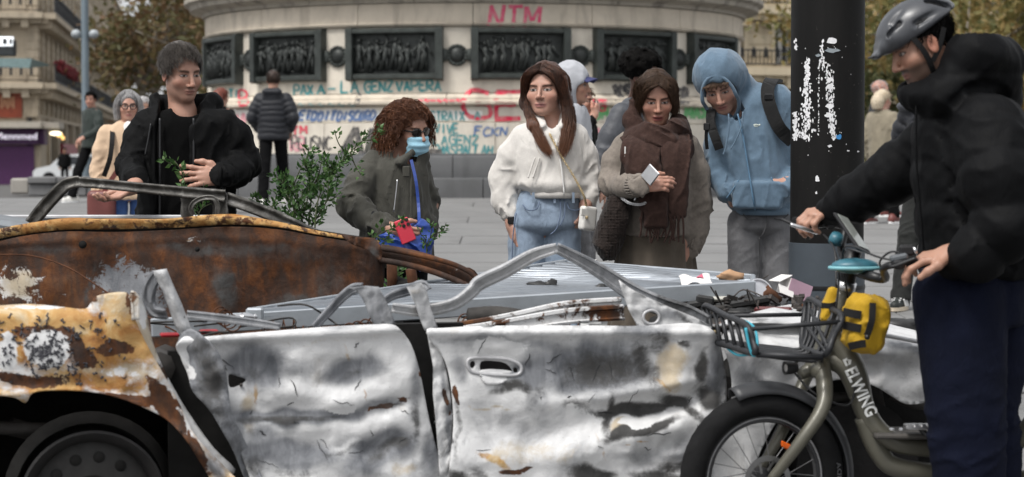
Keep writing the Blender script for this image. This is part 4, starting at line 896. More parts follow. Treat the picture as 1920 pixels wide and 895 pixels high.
def man_hoodie():
    Y = 10.2; p = lambda x, y, d=0: P(x, y, Y + d)
    e = empty('person', (p(1420, 400)[0], Y, zg(Y)), 'young man in light blue hooded sweatshirt and grey jeans leaning in beside the pole', 'person')
    h = Head(p(1350, 160, -.05), (-.16, -.84, -.48), (-.30, -.42, .86), 1.02, skin=(.60, .37, .29), brow=(.07, .04, .025), stubble=.3, eo=.6)
    nb = p(1385, 208, .03); chest = p(1410, 260, .03); pel = p(1425, 400, .05); wa = p(1366, 364, -.10); wb = p(1472, 346, -.155)
    armA = [p(1355, 235), p(1346, 330, -.02), wa]; armB = [p(1466, 200), p(1500, 318, .02), wb]
    legs = stand_legs(1398, 1456, Y, 420, dx=.01)
    body_obj(e, h, [chest, pel], [armA, armB], [((wa, (.8, .35, -.2), (.3, .8, .2), -1), dict(curl=.3, k=1.0)), ((wb, (-.62, .42, -.50), (.3, .8, .1), -1), dict(curl=.2, k=1.02, thumb=.2))], legs, neck=nb)
    fr_ = [[h.w(x, .078, .062 + .006 * math.cos(x * 60)), h.w(x * 1.05 + .004, .094, .052), h.w(x * 1.1 + .008, .098, .036 + .01 * math.sin(x * 300))] for x in np.linspace(-.062, .055, 90)]; strand_mesh(np.array(fr_), .0016, 'hair', M['hair_lbrown'], e)
    lf = [st(158, 1432, 1474, .08, Y, .05), st(176, 1404, 1482, .11, Y, .04), st(205, 1352, 1486, .135, Y, .04), st(245, 1338, 1486, .155, Y, .03), st(300, 1342, 1486, .16, Y, .02), st(350, 1356, 1486, .165, Y, .02), st(384, 1366, 1484, .165, Y, .02), st(397, 1378, 1480, .14, Y, .02)]
    sl = [([p(1352, 232), p(1344, 275, .01), p(1348, 330, -.03), p(1362, 360, -.09)], [.055, .06, .056, .048]), ([p(1468, 196), p(1490, 250, .02), p(1500, 318, .02), p(1488, 342, -.08), p(1478, 350, -.15)], [.068, .07, .066, .056, .048])]
    # hood
    hd = [('add', ell(h.w(0, -.03, .045), (.122, .13, .122), h.R), .04), ('add', cap(h.w(-.02, -.09, .0), p(1412, 190, .06), .09, .075), .06), ('add', cap(p(1362, 208, -.05), p(1420, 196, -.02), .045, .05), .04), ('sub', cap(h.w(0, .16, -.03), h.w(0, .03, -.008), .092, .08, (h.R[:, 0], .9)), .015), ('sub', cap(h.w(0, .05, -.03), p(1385, 214, -.07), .06, .04), .02)]
    pocket = [('add', rbox(p(1420, 366, -.155), (.115, .018, .065), None, .015), .012)]
    j = top(e, M['blue_fleece'], [lf], sl, hd + pocket, .007, (.004, .007, 71), 'hoodie', bp=(h.c, h.c + D(0, 0, .06)))
    ring('hem_band', st(394, 1378, 1482, .15, Y, .02), .012, M['blue_fleece'], j)
    rim = [h.w(.082 * math.sin(t) * .98, .088 - .02 * abs(math.cos(t)) + (.012 if math.cos(t) > 0 else -.012), -.035 + .125 * math.cos(t)) for t in np.linspace(0, 6.283, 22, endpoint=False)]
    tube_obj('hood_rim', rim, .0095, M['blue_fleece'], j, 6, closed=True, sm_=3)
    tube_obj('zip', [p(1383, 214, -.13), p(1392, 250, -.15), p(1402, 310, -.165), p(1412, 372, -.185), p(1416, 394, -.15)], .0045, mat('blue_zip', m_plain, (.09, .18, .28), .6), j, 6)
    for pts in ([(1366, 214), (1367, 240), (1361, 275), (1356, 290)], [(1393, 210), (1391, 235), (1380, 262), (1370, 280)]): tube_obj('drawstring', [p(x, y, -.15 - .012 * (i > 0)) for i, (x, y) in enumerate(pts)], .004, M['blue_fleece'], j, 6)
    for x0, y0, x1, y1 in ((1385, 338, 1362, 372), (1446, 332, 1458, 372)): tube_obj('pocket_seam', [p(x0, y0, -.165), p((x0 + x1) / 2 + 1, (y0 + y1) / 2, -.172), p(x1, y1, -.165)], .003, mat('blue_zip', m_plain, (.09, .18, .28), .6), j, 6)
    # crocodile-like embroidered badge
    bd = MB(); c = p(1419, 236, -.160)
    bd.tube(catmull([c + D(-.014, 0, .001), c + D(-.008, -.002, .005), c + D(.002, -.003, .004), c + D(.010, -.002, .001), c + D(.015, 0, .006)], 4), .0042, 6); bd.tube([c + D(-.013, -.002, -.002), c + D(-.004, -.003, -.003), c + D(.006, -.002, -.005)], .003, 6)
    bd.build('chest_badge', mat('badge_white', m_plain, (.5, .55, .5), .7, 0, .5, 300), j, True)
    trousers(e, M['denim_grey'], [st(392, 1380, 1478, .13, Y, .03), st(415, 1374, 1480, .145, Y, .03), st(428, 1372, 1482, .145, Y, .03), st(444, 1400, 1460, .1, Y, .03)], legs, .007, 'jeans', .007, (.088, .084, .08, .08), seed=73)
    shoes(e, [legs[0][-1], legs[1][-1]], (-.1, -1), M['white_leather'])
    sg_ = mat('grey_seam', m_plain, (.06, .06, .063), .9)
    for q in ([(1436, 398), (1437, 420), (1430, 440), (1424, 448)], [(1394, 402), (1404, 412), (1420, 410)], [(1478, 402), (1466, 412), (1452, 410)], [(1424, 446), (1424, 480), (1423, 530)]): tube_obj('jeans_seam', [p(x, y, -.118 - .015 * (400 < y < 446) + .05 * (abs(x - 1427) / 56) ** 2 + .03 * (y > 446)) for x, y in q], .003, sg_, e, 5)
    # backpack on his back with two straps
    b = empty('backpack', p(1420, 320, .2), 'black backpack with wide padded straps over a blue hooded sweatshirt', 'backpack')
    bo = [('add', rbox(p(1425, 300, .26), (.15, .09, .21), None, .06), 0)]; lo, hi = bounds(p(1425, 300, .26), pad=.3); sdf_obj('pack', bo, lo, hi, .012, M['black_nylon'], b)
    strap_obj('strap', [p(1456, 152, .12), p(1447, 151, .0), p(1440, 164, -.09), p(1440, 186, -.135), p(1450, 218, -.155), p(1464, 244, -.16), p(1484, 264, -.12)], .062, .016, M['black_nylon'], b, [(0, -.3, 1), (0, -.7, .7), (0, -1, .2), (0, -1, 0), (0, -1, 0), (0, -1, 0), (.3, -1, 0)])
    strap_obj('strap', [p(1344, 204, .05), p(1334, 208, -.06), p(1333, 232, -.115), p(1341, 258, -.14), p(1349, 280, -.14)], .042, .016, M['black_nylon'], b, [(0, -.3, 1), (-.3, -1, .2), (-.5, -1, 0), (-.3, -1, 0), (-.2, -1, 0)])
    strap_obj('loose_webbing', [p(1330, 215, -.10), p(1326, 236, -.12), p(1324, 258, -.12), p(1326, 280, -.11)], .016, .004, M['black_nylon'], b)
    MB().box(p(1441, 182, -.145), (.04, .014, .03), None, .004).build('buckle', M['black_plastic'], b); MB().box(p(1325, 238, -.125), (.03, .014, .035), None, .004).build('buckle', M['black_plastic'], b)
woman_mask(); woman_white(); woman_scarf(); man_hoodie()
# ------------------------------------------------------------------ cyclist and cargo bike
GL, GR = P(1538, 420, 7.25), P(1712, 494, 6.62)     # handlebar grips
def cyclist():
    Y = 6.85; p = lambda x, y, d=0: P(x, y, Y + d)
    e = empty('person', (p(1830, 600)[0], Y, 0), 'cyclist in black puffer jacket and navy trousers pushing a cargo bike', 'person')
    h = Head(p(1727, 82), (-.89, -.14, -.43), (-.40, -.03, .91), 1.02, skin=(.50, .30, .22), stubble=.8, brow=(.02, .014, .01), browy=1.3, eo=.7, lipd=.5)
    nb = p(1772, 190); chest = p(1815, 260); pel = p(1830, 520)
    wl = GL + D(.055, .0, .045); wr = GR + D(.12, -.01, .03)
    far = [p(1770, 262, .2), p(1660, 345, .25), wl]; near = [p(1850, 250, -.2), p(1888, 430, -.28), wr]
    legs = [[p(1800, 560, -.08), D(p(1800, 700)[0], Y - .1, .5), D(p(1815, 700)[0], Y - .08, .085)], [p(1862, 560, .1), D(p(1850, 700)[0], Y + .1, .5), D(p(1880, 700)[0], Y + .12, .09)]]
    body_obj(e, h, [chest, pel], [far, near], [((wl, (-.80, -.35, -.10), (-.15, .2, -1), -1), dict(curl=.95, k=1.08, thumb=.6)), ((wr, (-.93, .12, -.16), (-.15, .25, -.95), 1), dict(curl=.62, k=1.1, thumb=.5))], legs, .0034, neck=nb)
    short_hair(h, M['hair_black'], e, 1800, .022, .0013, vol=.006, seed=21, low=-.075, h_=.005)
    # jacket
    lf = [st(176, 1745, 1850, .13, Y, .02), st(200, 1728, 1900, .17, Y, .02), st(240, 1716, 1935, .21, Y, .02), st(320, 1716, 1944, .225, Y, .02), st(420, 1724, 1948, .225, Y, .02), st(495, 1728, 1948, .22, Y, .02), st(520, 1736, 1940, .19, Y, .02)]
    s1 = [p(1775, 262, .2), p(1715, 305, .25), p(1655, 342, .28), p(1600, 375, .33), p(1556, 397, .38)]; s2 = [p(1856, 245, -.17), p(1872, 330, -.25), p(1886, 425, -.28), p(1835, 475, -.27), p(1786, 495, -.22)]
    hood = [('add', cap(p(1716, 176, -.02), p(1775, 182, -.12), .05, .06), .03), ('add', cap(p(1714, 178, .06), p(1760, 168, .14), .05, .06), .03), ('add', cap(p(1775, 172, -.1), p(1835, 120, -.08), .07, .085), .04), ('add', cap(p(1760, 160, .12), p(1835, 120, .1), .07, .085), .04), ('add', cap(p(1830, 108, -.1), p(1866, 118, .1), .095, .095), .05), ('add', cap(p(1868, 140, -.05), p(1880, 185, .02), .075, .06), .04), ('sub', cap(p(1738, 60, 0), p(1762, 175, .01), .085, .078), .02), ('sub', cap(p(1690, 120, 0), p(1712, 150, .0), .05, .05), .01)]
    top(e, M['black_puffer'], [lf], [(s1, [.105, .098, .088, .072, .05]), (s2, [.125, .12, .105, .085, .05])], hood, .009, quilt(.135, .013, [s1, s2], .16, .05, folds(.0045, (9, 9, 14), .5, 81)), 'puffer_jacket')
    tube_obj('front_zip', [p(1718, 190, -.08), p(1718, 300, -.10), p(1728, 420, -.1), p(1735, 512, -.08)], .004, M['black_puffer'], e, 6)
    tube_obj('cuff', [wl + D(.02 + .01 * math.cos(t), .045 * math.cos(t), .048 * math.sin(t) + .012) for t in np.linspace(0, 6.28, 12, endpoint=False)], .006, M['grey_hood'], e, 6, closed=True)
    trousers(e, M['navy_chino'], [st(505, 1745, 1925, .16, Y, .02), st(560, 1742, 1925, .18, Y, .02), st(610, 1748, 1915, .18, Y, .02)], legs, .009, 'trousers', .006, (.15, .135, .115, .10), seed=83, frot=.15)
    shoes(e, [l[-1] for l in legs], (-1, -.1), M['black_plastic'])
    MB().lathe([(.0098, -.004), (.0112, -.003), (.0112, .003), (.0098, .004)], 16, wr + D(-.118, -.012, .012), (-.9, .1, -.4)).build('finger_ring', M['silver'], e, True)
    # helmet
    hl = empty('bicycle_helmet', h.w(0, 0, .05), 'grey and black bicycle helmet with vents and chin strap', 'helmet'); w = h.w; R = h.R
    o = [('add', ell(w(0, -.012, .058), (.098, .136, .088), R), 0), ('add', cap(w(-.05, .085, .05), w(.05, .085, .05), .028), .04), ('add', cap(w(-.03, .12, .038), w(.03, .12, .038), .02), .02), ('add', cap(w(-.02, .15, .026), w(.02, .15, .026), .010), .02), ('add', cap(w(-.05, -.1, .02), w(.05, -.1, .02), .045), .04),
         ('sub', half(w(0, .05, .026), R @ np.array([0, .22, 1.0])), .01) if False else ('int', half(w(0, .04, .026), -(R @ np.array([0, .20, 1.0]))), .01), ('sub', ell(w(0, -.008, .03), (.083, .108, .098), R), .006)]
    for x in (-1, 1):
        for y0, z0, y1, z1, r_ in ((.08, .105, .015, .142, .013), (.045, .085, -.03, .118, .0), (-.055, .108, -.105, .07, .015), (.10, .070, .06, .088, .011)):
            if r_: o.append(('sub', cap(w(x * .058, y0, z0), w(x * .064, y1, z1), r_), .005))
        o.append(('sub', cap(w(x * .094, .02, .068), w(x * .098, -.07, .078), .013), .005))
    for y0, y1 in ((.085, .02), (-.02, -.085)): o.append(('sub', cap(w(0, y0, .135), w(0, y1, .15), .014), .006))
    lo, hi = bounds(w(0, 0, .06), pad=.22); sh = sdf_obj('shell', o, lo, hi, .0042, mat('helmet_grey', m_plain, (.05, .053, .06), .34, 0, .1, 8), hl)
    sdf_obj('liner', [('add', ell(w(0, -.012, .055), (.088, .12, .078), R), 0), ('int', half(w(0, .04, .02), -(R @ np.array([0, .2, 1.0]))), .01), ('sub', ell(w(0, -.008, .03), (.080, .104, .094), R), .003)], lo, hi, .006, M['black_plastic'], hl)
    for x in (-1, 1):
        strap_obj('chin_strap', [w(x * .082, .045, .035), w(x * .08, .028, -.03), w(x * .055, .022, -.098), w(0, .02, -.118)], .018, .003, M['black_nylon'], hl, R[:, 0] * x)
        strap_obj('chin_strap', [w(x * .084, -.06, .02), w(x * .08, -.02, -.03), w(x * .072, .016, -.06)], .016, .003, M['black_nylon'], hl, R[:, 0] * x)
    MB().box(w(.0, .165, .03), (.05, .01, .006), R, .002).build('visor_trim', M['black_plastic'], hl)
cyclist()

def cargo_bike():
    e = empty('cargo_bike', (1.0, 7.0, 0), 'olive grey electric cargo bike with wire front basket and fat tyre', 'bicycle')
    fr = mat('bike_olive', m_plain, (.105, .10, .078), .42, .2, .12, 10, .06, 120, .5, .15); bk = M['black_plastic']; bar = mat('basket_grey', m_plain, (.02, .021, .024), .5, .2, .15, 20)
    # front wheel
    Yw = 6.93; C = P(1430, 897, Yw); fw = nrm((-math.cos(.27), -math.sin(.27), 0)); ax = np.cross(fw, (0, 0, 1)); ax = ax if ax[1] < 0 else -ax; up = D(0, 0, 1)
    rt = lambda a, r, o=0: C + (fw * math.cos(a) + up * math.sin(a)) * r + ax * o
    wh = empty('front_wheel', C); grp(wh, e); Rw, rb = .243, .041
    t = MB(); na, nb_ = 96, 14
    vs = []
    for i in range(na):
        a = 2 * math.pi * i / na
        for k in range(nb_):
            b = 2 * math.pi * k / nb_; tr = .0018 if (i % 2 == 0 and math.cos(b) > .2) else 0
            vs.append(rt(a + .035 * abs(math.sin(b)), Rw + (rb + tr) * math.cos(b), rb * .98 * math.sin(b)))
    t.add(vs, [(i * nb_ + k, i * nb_ + (k + 1) % nb_, ((i + 1) % na) * nb_ + (k + 1) % nb_, ((i + 1) % na) * nb_ + k) for i in range(na) for k in range(nb_)]); t.build('tyre', M['rubber'], wh, True)
    r = MB().lathe([(.205, -.016), (.188, -.017), (.184, -.012), (.184, .012), (.188, .017), (.205, .016)], 64, C, ax); r.build('rim', mat('rim_black', m_plain, (.02, .02, .022), .3), wh, 'auto')
    MB().tube([rt(a, .199, .019) for a in np.linspace(0, 6.283, 64, endpoint=False)], .0028, 5, True).build('reflective_ring', mat('ring_grey', m_plain, (.2, .2, .205), .5), wh, True)
    MB().lathe([(0, -.05), (.012, -.05), (.013, -.035), (.034, -.03), (.036, 0), (.034, .03), (.013, .035), (.012, .05), (0, .05)], 24, C, ax).build('hub', bk, wh, 'auto')
    for i in range(20):
        a = 2 * math.pi * i / 20; sd_ = 1 if i % 2 else -1; MB().tube([rt(a + (.5 if i % 4 < 2 else -.5), .034, sd_ * .03), rt(a, .186, sd_ * .006)], .0013, 4).build('spoke', mat('spoke_grey', m_plain, (.16, .16, .165), .4, .5), wh)
    d = MB().lathe([(.062, .042), (.08, .042), (.08, .044), (.062, .044), (.062, .042)], 40, C, ax)
    for i in range(8):
        a = 2 * math.pi * i / 8; d.bar(rt(a, .03, .043), rt(a + .35, .066, .043), .008, .002, ax)
    d.build('brake_disc', mat('disc_grey', m_plain, (.2, .2, .2), .35, .8), wh)
    MB().box(rt(2.2, .13, .012), (.055, .012, .022), np.stack([fw * math.cos(.9) + up * math.sin(.3), ax, up], 1), .004).build('reflector', mat('orange', m_plain, (.75, .12, .01), .25), wh)
    tx = bpy.data.curves.new('tyre_text', 'FONT'); tx.body = 'KENDA'; tx.size = .03; tx.extrude = .0006
    to = bpy.data.objects.new('tyre_text', tx); me = bpy.data.meshes.new_from_object(to); bpy.data.objects.remove(to)
    v = np.array([q.co for q in me.vertices]); fs = [tuple(q.vertices) for q in me.polygons]; bpy.data.meshes.remove(me)
    aa = 1.02 * math.pi - (-.12) + v[:, 0] / .225 * 1.0
    ang = math.pi + .22 - v[:, 0] / .243; rr = .246 + v[:, 1] * .8; bb = np.arccos(np.clip((rr - Rw) / rb, -.99, .99)); vv = [rt(a, q, rb * math.sin(b) + .0012) for a, q, b in zip(ang, rr, bb)]
    mesh_obj('tyre_lettering', vv, fs, mat('letter_grey', m_plain, (.28, .28, .29), .6), wh, False)
    # fender
    vs = []; n1, n2 = 30, 8
    for i in range(n1 + 1):
        a = 1.2 + (3.5 - 1.2) * i / n1
        for k in range(n2 + 1):
            b = (k / n2 - .5) * 2.4; vs.append(rt(a, Rw + .06 * math.cos(b) + .016, .05 * math.sin(b)))
    fd = mesh_obj('fender', vs, [(i * (n2 + 1) + k, i * (n2 + 1) + k + 1, (i + 1) * (n2 + 1) + k + 1, (i + 1) * (n2 + 1) + k) for i in range(n1) for k in range(n2)], mat('fender_black', m_plain, (.03, .031, .034), .45), e, True); fd.modifiers.new('s', 'SOLIDIFY').thickness = .003
    for o_ in (.055, -.055): MB().tube([rt(3.5, .275, o_), rt(3.4, .05, o_ * 1.1)], .0025, 5).build('fender_stay', bk, e)
    # fork
    crown = P(1537, 690, 7.02)
    tube_obj('fork_blade', [crown + D(.0, -.02, .03), P(1546, 722, 6.93), P(1541, 768, 6.88), P(1500, 830, 6.85), C + ax * .062 + D(0, 0, .0)], [.028, .028, .024, .021, .015], fr, e, 12)
    tube_obj('fork_blade', [crown + D(0, .03, .03), crown + D(-.02, .09, -.01), C - ax * .066 + D(.09, .02, .14), C - ax * .062], [.024, .023, .019, .015], fr, e, 12)
    tube_obj('fork_crown', [P(1500, 703, 6.99), P(1522, 693, 7.0), P(1545, 700, 6.95)], [.018, .026, .028], fr, e, 12)
    # head tube, main frame
    ht0, ht1 = P(1538, 688, 7.02), P(1583, 548, 7.04); st_ = P(1602, 470, 7.02)
    tube_obj('head_tube', [ht0, lerp(ht0, ht1, .5), ht1], [.042, .038, .036], fr, e, 16)
    dt = [lerp(ht0, ht1, .42), P(1600, 690, 7.0), P(1622, 770, 6.98), P(1660, 818, 6.97), P(1720, 838, 6.97), P(1900, 845, 7.0)]
    tube_obj('down_tube', dt, [.042, .041, .036, .033, .031, .031], fr, e, 16)
    tube_obj('gusset', [lerp(ht0, ht1, .12), P(1585, 690, 7.0), P(1612, 750, 6.985)], [.03, .034, .03], fr, e, 14)
    tube_obj('lower_tube', [P(1618, 782, 6.98), P(1648, 848, 6.98), P(1700, 882, 6.98), P(1900, 900, 7.0)], [.03, .033, .034, .034], fr, e, 14)
    tube_obj('head_collar', [ht1, lerp(ht1, st_, .25)], [.034, .034], M['silver'], e, 16)
    tube_obj('stem', [lerp(ht1, st_, .2), st_], [.028, .026], bk, e, 14)
    MB().box(P(1700, 812, 7.0), (.24, .20, .018), None, .006).build('footboard', mat('deck', m_plain, (.06, .055, .05), .7), e)
    for x in (1672, 1690): MB().lathe([(0, .004), (.008, .004), (.009, 0)], 10, P(x, 806, 6.92), (0, -.2, 1)).build('bolt', M['silver'], e)
    # rear wheel, seat and rack beyond the frame edge (right)
    Cr = D(C[0] + 1.15, 7.05, .26); MB().lathe([(.185, -.03), (.225, -.036), (.262, 0), (.225, .036), (.185, .03), (.185, -.03)], 48, Cr, (0, 1, 0)).build('rear_tyre', M['rubber'], e, True)
    MB().lathe([(0, -.03), (.03, -.03), (.18, -.01), (.186, .01), (.03, .03), (0, .03)], 32, Cr, (0, 1, 0)).build('rear_disc', bk, e, 'auto')
    tube_obj('chain_stay', [P(1900, 900, 7.0), Cr], [.03, .02], fr, e, 10); tube_obj('seat_tube', [P(1890, 850, 7.0), D(Cr[0] - .1, 7.05, .62)], [.03, .028], fr, e, 12)
    tube_obj('saddle', [D(Cr[0] - .25, 7.05, .66), D(Cr[0] - .1, 7.05, .66), D(Cr[0], 7.05, .66)], [.03, .06, .09], bk, e, 12, .5)
    pc = P(1722, 800, 6.90); pd = MB().box(pc, (.09, .07, .014), None, .004)
    for i in range(4): pd.box(pc + D(-.035 + .023 * i, -.035, .006), (.012, .006, .014))
    pd.build('pedal', M['silver'], e); tube_obj('crank', [pc, P(1800, 880, 6.93)], [.009, .012], bk, e, 8)
    # lettering on the down tube
    a_, b_ = P(1592, 690, 6.985), P(1634, 778, 6.965); dx = nrm(b_ - a_); nn = nrm(np.cross(dx, (0, 1, 0))); nz = nrm(np.cross(nn, dx)); nz = nz if nz[1] < 0 else -nz; ny = np.cross(nz, dx)
    tx = bpy.data.curves.new('txt', 'FONT'); tx.body = 'ELWING'; tx.size = .045; tx.extrude = .001; tx.offset = .0012; tx.space_character = 1.02
    to = bpy.data.objects.new('txt', tx); me = bpy.data.meshes.new_from_object(to); bpy.data.objects.remove(to)
    v = np.array([q.co for q in me.vertices]); fs = [tuple(q.vertices) for q in me.polygons]; bpy.data.meshes.remove(me)
    L = np.linalg.norm(b_ - a_); v[:, 0] *= L / (v[:, 0].max()); yy = v[:, 1] * 1.25 - .02
    pos = a_ + np.outer(v[:, 0], dx) + np.outer(yy, ny); off = np.sqrt(np.maximum(.0395 ** 2 - yy ** 2, 0)) + .003 - .0035 * v[:, 0] / L
    pos = pos + np.outer(off + v[:, 2] * .5, nz)
    wm = mat('letter_white', m_plain, (.62, .63, .62), .5, 0, .05); mesh_obj('lettering', pos, fs, wm, e, False)
    c0 = a_ - dx * .022; lg = MB()
    for pts in ([(-.012, -.012), (.012, -.012), (.012, -.004), (-.004, -.004), (-.004, .003), (-.012, .003)], [(-.006, .004), (.012, -.002), (.012, .006), (.0, .014)]):
        lg.add([c0 + dx * u + ny * v_ + nz * .0425 for u, v_ in pts], [tuple(range(len(pts)))])
    lg.build('emblem', wm, e)
    # basket (rack) fixed to the head tube
    bs = empty('front_basket', P(1450, 672, 7.2)); grp(bs, e)
    T = dict(FL=P(1318, 572, 7.38), NL=P(1404, 612, 6.86), FR=P(1512, 560, 7.36), NR=P(1583, 594, 6.84), bFL=P(1327, 634, 7.30), bNL=P(1420, 668, 6.84), bNR=P(1542, 672, 6.84), bFR=P(1502, 646, 7.28))
    tb = lambda nm, pts, r=.0075, c=False: tube_obj(nm, pts, r, bar, bs, 8, closed=c, sm_=4)
    q = lambda a, b, t_: lerp(T[a], T[b], t_)
    tb('front_panel_frame', [q('FL', 'NL', .05), q('FL', 'NL', .5), q('FL', 'NL', .95), q('NL', 'bNL', .5), T['bNL'] + D(-.01, 0, .01), q('bFL', 'bNL', .5), q('bFL', 'bNL', .05), q('FL', 'bFL', .5)], .011, True)
    for i in range(6): tb('front_panel_bar', [q('FL', 'NL', (i + .7) / 6.4), q('bFL', 'bNL', (i + .7) / 6.4)])
    tb('rear_panel_frame', [q('FR', 'NR', .06), q('FR', 'NR', .5), q('FR', 'NR', .95), q('NR', 'bNR', .5), T['bNR'] + D(.01, 0, .012), q('bFR', 'bNR', .5), q('bFR', 'bNR', .06), q('FR', 'bFR', .5)], .011, True)
    for i in range(6): tb('rear_panel_bar', [q('FR', 'NR', (i + .7) / 6.4), q('bFR', 'bNR', (i + .7) / 6.4), q('bFL', 'bNL', (i + .7) / 6.4) * .3 + q('bFR', 'bNR', (i + .7) / 6.4) * .7 - D(0, 0, .012), q('bFL', 'bNL', (i + .7) / 6.4)])
    tb('side_rail', [q('FL', 'bFL', .35), q('FR', 'bFR', .35)]); tb('side_rail', [q('NL', 'bNL', .1), q('NR', 'bNR', .12)]); tb('side_rail', [q('NL', 'bNL', .95), q('NR', 'bNR', .98)], .010); tb('cross_rail', [q('FR', 'NR', .12) - D(0, 0, .03), q('NR', 'bNR', .75)], .008); tb('cross_rail', [q('FR', 'bFR', .5), q('NR', 'bNR', .85)], .006)
    tube_obj('bungee_cord', [q('FL', 'NL', .55), q('FL', 'NL', .92) + D(.02, -.01, 0), P(1420, 640, 6.84), P(1414, 668, 6.84), P(1405, 650, 6.84), P(1398, 615, 6.84)], .0048, mat('cyan_cord', m_plain, (.05, .36, .47), .6), bs, 6)
    tube_obj('bungee_cord', [q('bFL', 'bNL', .3), q('bFL', 'bNL', .6) - D(0, 0, .02), q('bFL', 'bNL', .9)], .0045, mat('cyan_cord'), bs, 6)
    tube_obj('lock_chain', [q('FL', 'bFL', .3), q('FL', 'bFL', .8) - D(.01, 0, .02), P(1330, 625, 7.4), P(1340, 622, 7.3)], .006, M['gold'], bs, 6)
    # lamp
    lc = P(1483, 690, 6.93); la = nrm((-1, -.35, 0)); MB().lathe([(0, -.02), (.016, -.02), (.021, .0), (.022, .022), (.018, .022), (0, .012)], 20, lc, la).build('headlight', bk, e, 'auto'); MB().lathe([(.0, .020), (.019, .018)], 20, lc, la).build('lamp_glass', M['silver'], e, True)
    tube_obj('lamp_bracket', [lc, P(1500, 672, 7.0), P(1520, 660, 7.02)], [.006, .006, .006], bk, e, 6)
    # handlebar
    mid = P(1612, 492, 6.98)
    tube_obj('handlebar', [GL, GL + D(.07, -.07, -.01), P(1578, 470, 7.12), P(1604, 560 - 55, 7.02), mid + D(.02, -.1, -.04), P(1660, 522, 6.84), GR + D(-.07, .05, -.01), GR + D(.10, -.03, .01)], [.012, .012, .014, .018, .018, .014, .012, .012], bk, e, 10)
    for g_, dd in ((GL, nrm(D(-.7, .75, .05))), (GR, nrm(D(.95, -.3, .1)))):
        MB().tube([g_ - dd * .02, g_ + dd * .115], .0165, 12).build('grip', M['rubber'], e, True); MB().box(g_ - dd * .045, (.035, .035, .03), None, .008).build('brake_clamp', bk, e)
        tube_obj('brake_lever', [g_ - dd * .05 + D(-.02, 0, .0), g_ + D(-.06, 0, -.01), g_ + dd * .08 + D(-.07, 0, .01)], [.008, .006, .005], M['black_plastic'], e, 8)
    tube_obj('brake_lever', [P(1532, 436, 7.2), P(1505, 428, 7.18), P(1482, 421, 7.18)], [.008, .007, .006], M['silver'], e, 8)
    MB().box(P(1685, 483, 6.66), (.055, .04, .02), np.array(Matrix.Rotation(-.2, 3, 'Y')), .006).build('bike_display', mat('display_grey', m_plain, (.1, .11, .12), .3), e)
    MB().box(P(1700, 470, 6.68), (.05, .03, .035), None, .008).build('shifter', bk, e)
    MB().lathe([(.0, .018), (.02, .016), (.024, 0), (.024, -.015), (0, -.018)], 18, P(1568, 448, 7.1), (.2, -.5, .8)).build('bell', mat('teal', m_plain, (.03, .12, .16), .4), e, True)
    # cables
    cab = lambda pts: tube_obj('cable', pts, .0035, bk, e, 6)
    cab([P(1560, 455, 7.1), P(1572, 500, 7.0), P(1570, 560, 6.95), P(1560, 620, 6.97), P(1540, 680, 6.95)]); cab([P(1680, 490, 6.65), P(1640, 480, 6.7), P(1600, 462, 6.85), P(1580, 475, 6.95), P(1590, 560, 6.97)]); cab([P(1700, 480, 6.66), P(1672, 472, 6.7), P(1650, 490, 6.75), P(1655, 510, 6.8)]); cab([P(1545, 440, 7.15), P(1565, 470, 7.05), P(1568, 540, 6.98)]); cab([P(1490, 700, 6.95), P(1530, 740, 6.92), P(1590, 760, 6.94), P(1605, 720, 6.95)])
    # phone holder with tilted screen
    ph = empty('phone_holder', P(1590, 440, 7.0), 'phone in black case on a holder above the handlebar', 'phone'); d_ = nrm(P(1622, 476, 6.92) - P(1572, 402, 7.02)); n_ = nrm((.75, -.45, .55)); r_ = np.cross(d_, n_); R_ = np.stack([r_, d_, nrm(np.cross(r_, d_))], 1); c_ = P(1597, 438, 6.97)
    MB().box(c_, (.082, .165, .012), R_, .005).build('case', bk, ph); MB().box(c_ + R_[:, 2] * .0072, (.066, .145, .002), R_, .0008).build('screen', mat('screen_grey', m_plain, (.30, .32, .30), .12), ph)
    # speaker pouch
    sp = empty('handlebar_pouch', P(1602, 500, 6.95), 'oval teal pouch strapped on the handlebar stem', 'pouch'); pcn = P(1603, 499, 6.93)
    o = [('add', ell(pcn, (.078, .05, .026)), 0)]; lo, hi = bounds(pcn, pad=.12); sdf_obj('pouch_body', o, lo, hi, .005, mat('teal', m_plain, (.03, .12, .16), .4), sp)
    MB().tube([pcn + D(.082 * math.cos(t_), .054 * math.sin(t_), -.006) for t_ in np.linspace(0, 6.283, 32, endpoint=False)], .0065, 8, True).build('pouch_rim', mat('teal_light', m_plain, (.16, .36, .40), .5), sp, True)
    # yellow bags
    yl = mat('yellow_nylon', m_cloth, (.50, .30, .014), .2, .75, 9, 300, .2, .05, .5, .3)
    yb = empty('handlebar_bag', P(1625, 640, 6.9), 'yellow roll bag with black straps hanging behind the head tube', 'bag'); cc = P(1622, 606, 6.90)
    Rb = np.array(Matrix.Rotation(.12, 3, 'Y') @ Matrix.Rotation(.3, 3, 'Z')); o = [('add', rbox(cc, (.058, .065, .088), Rb, .035), 0)]; lo, hi = bounds(cc, pad=.15); sdf_obj('bag_body', o, lo, hi, .005, yl, yb, folds(.006, (10, 10, 13), .5, 91), .015)
    strap_obj('zip_strap', [cc + D(.012, -.075, .07), cc + D(.008, -.085, .02), cc + D(-.002, -.082, -.02), cc + D(-.008, -.08, -.035)], .02, .006, M['black_nylon'], yb)
    for z_ in (.035, -.008): strap_obj('buckle_strap', [cc + D(-.075, -.035, z_ + .004), cc + D(-.05, -.066, z_), cc + D(-.025, -.076, z_ - .004)], .026, .005, M['black_nylon'], yb, (-.4, -1, 0))
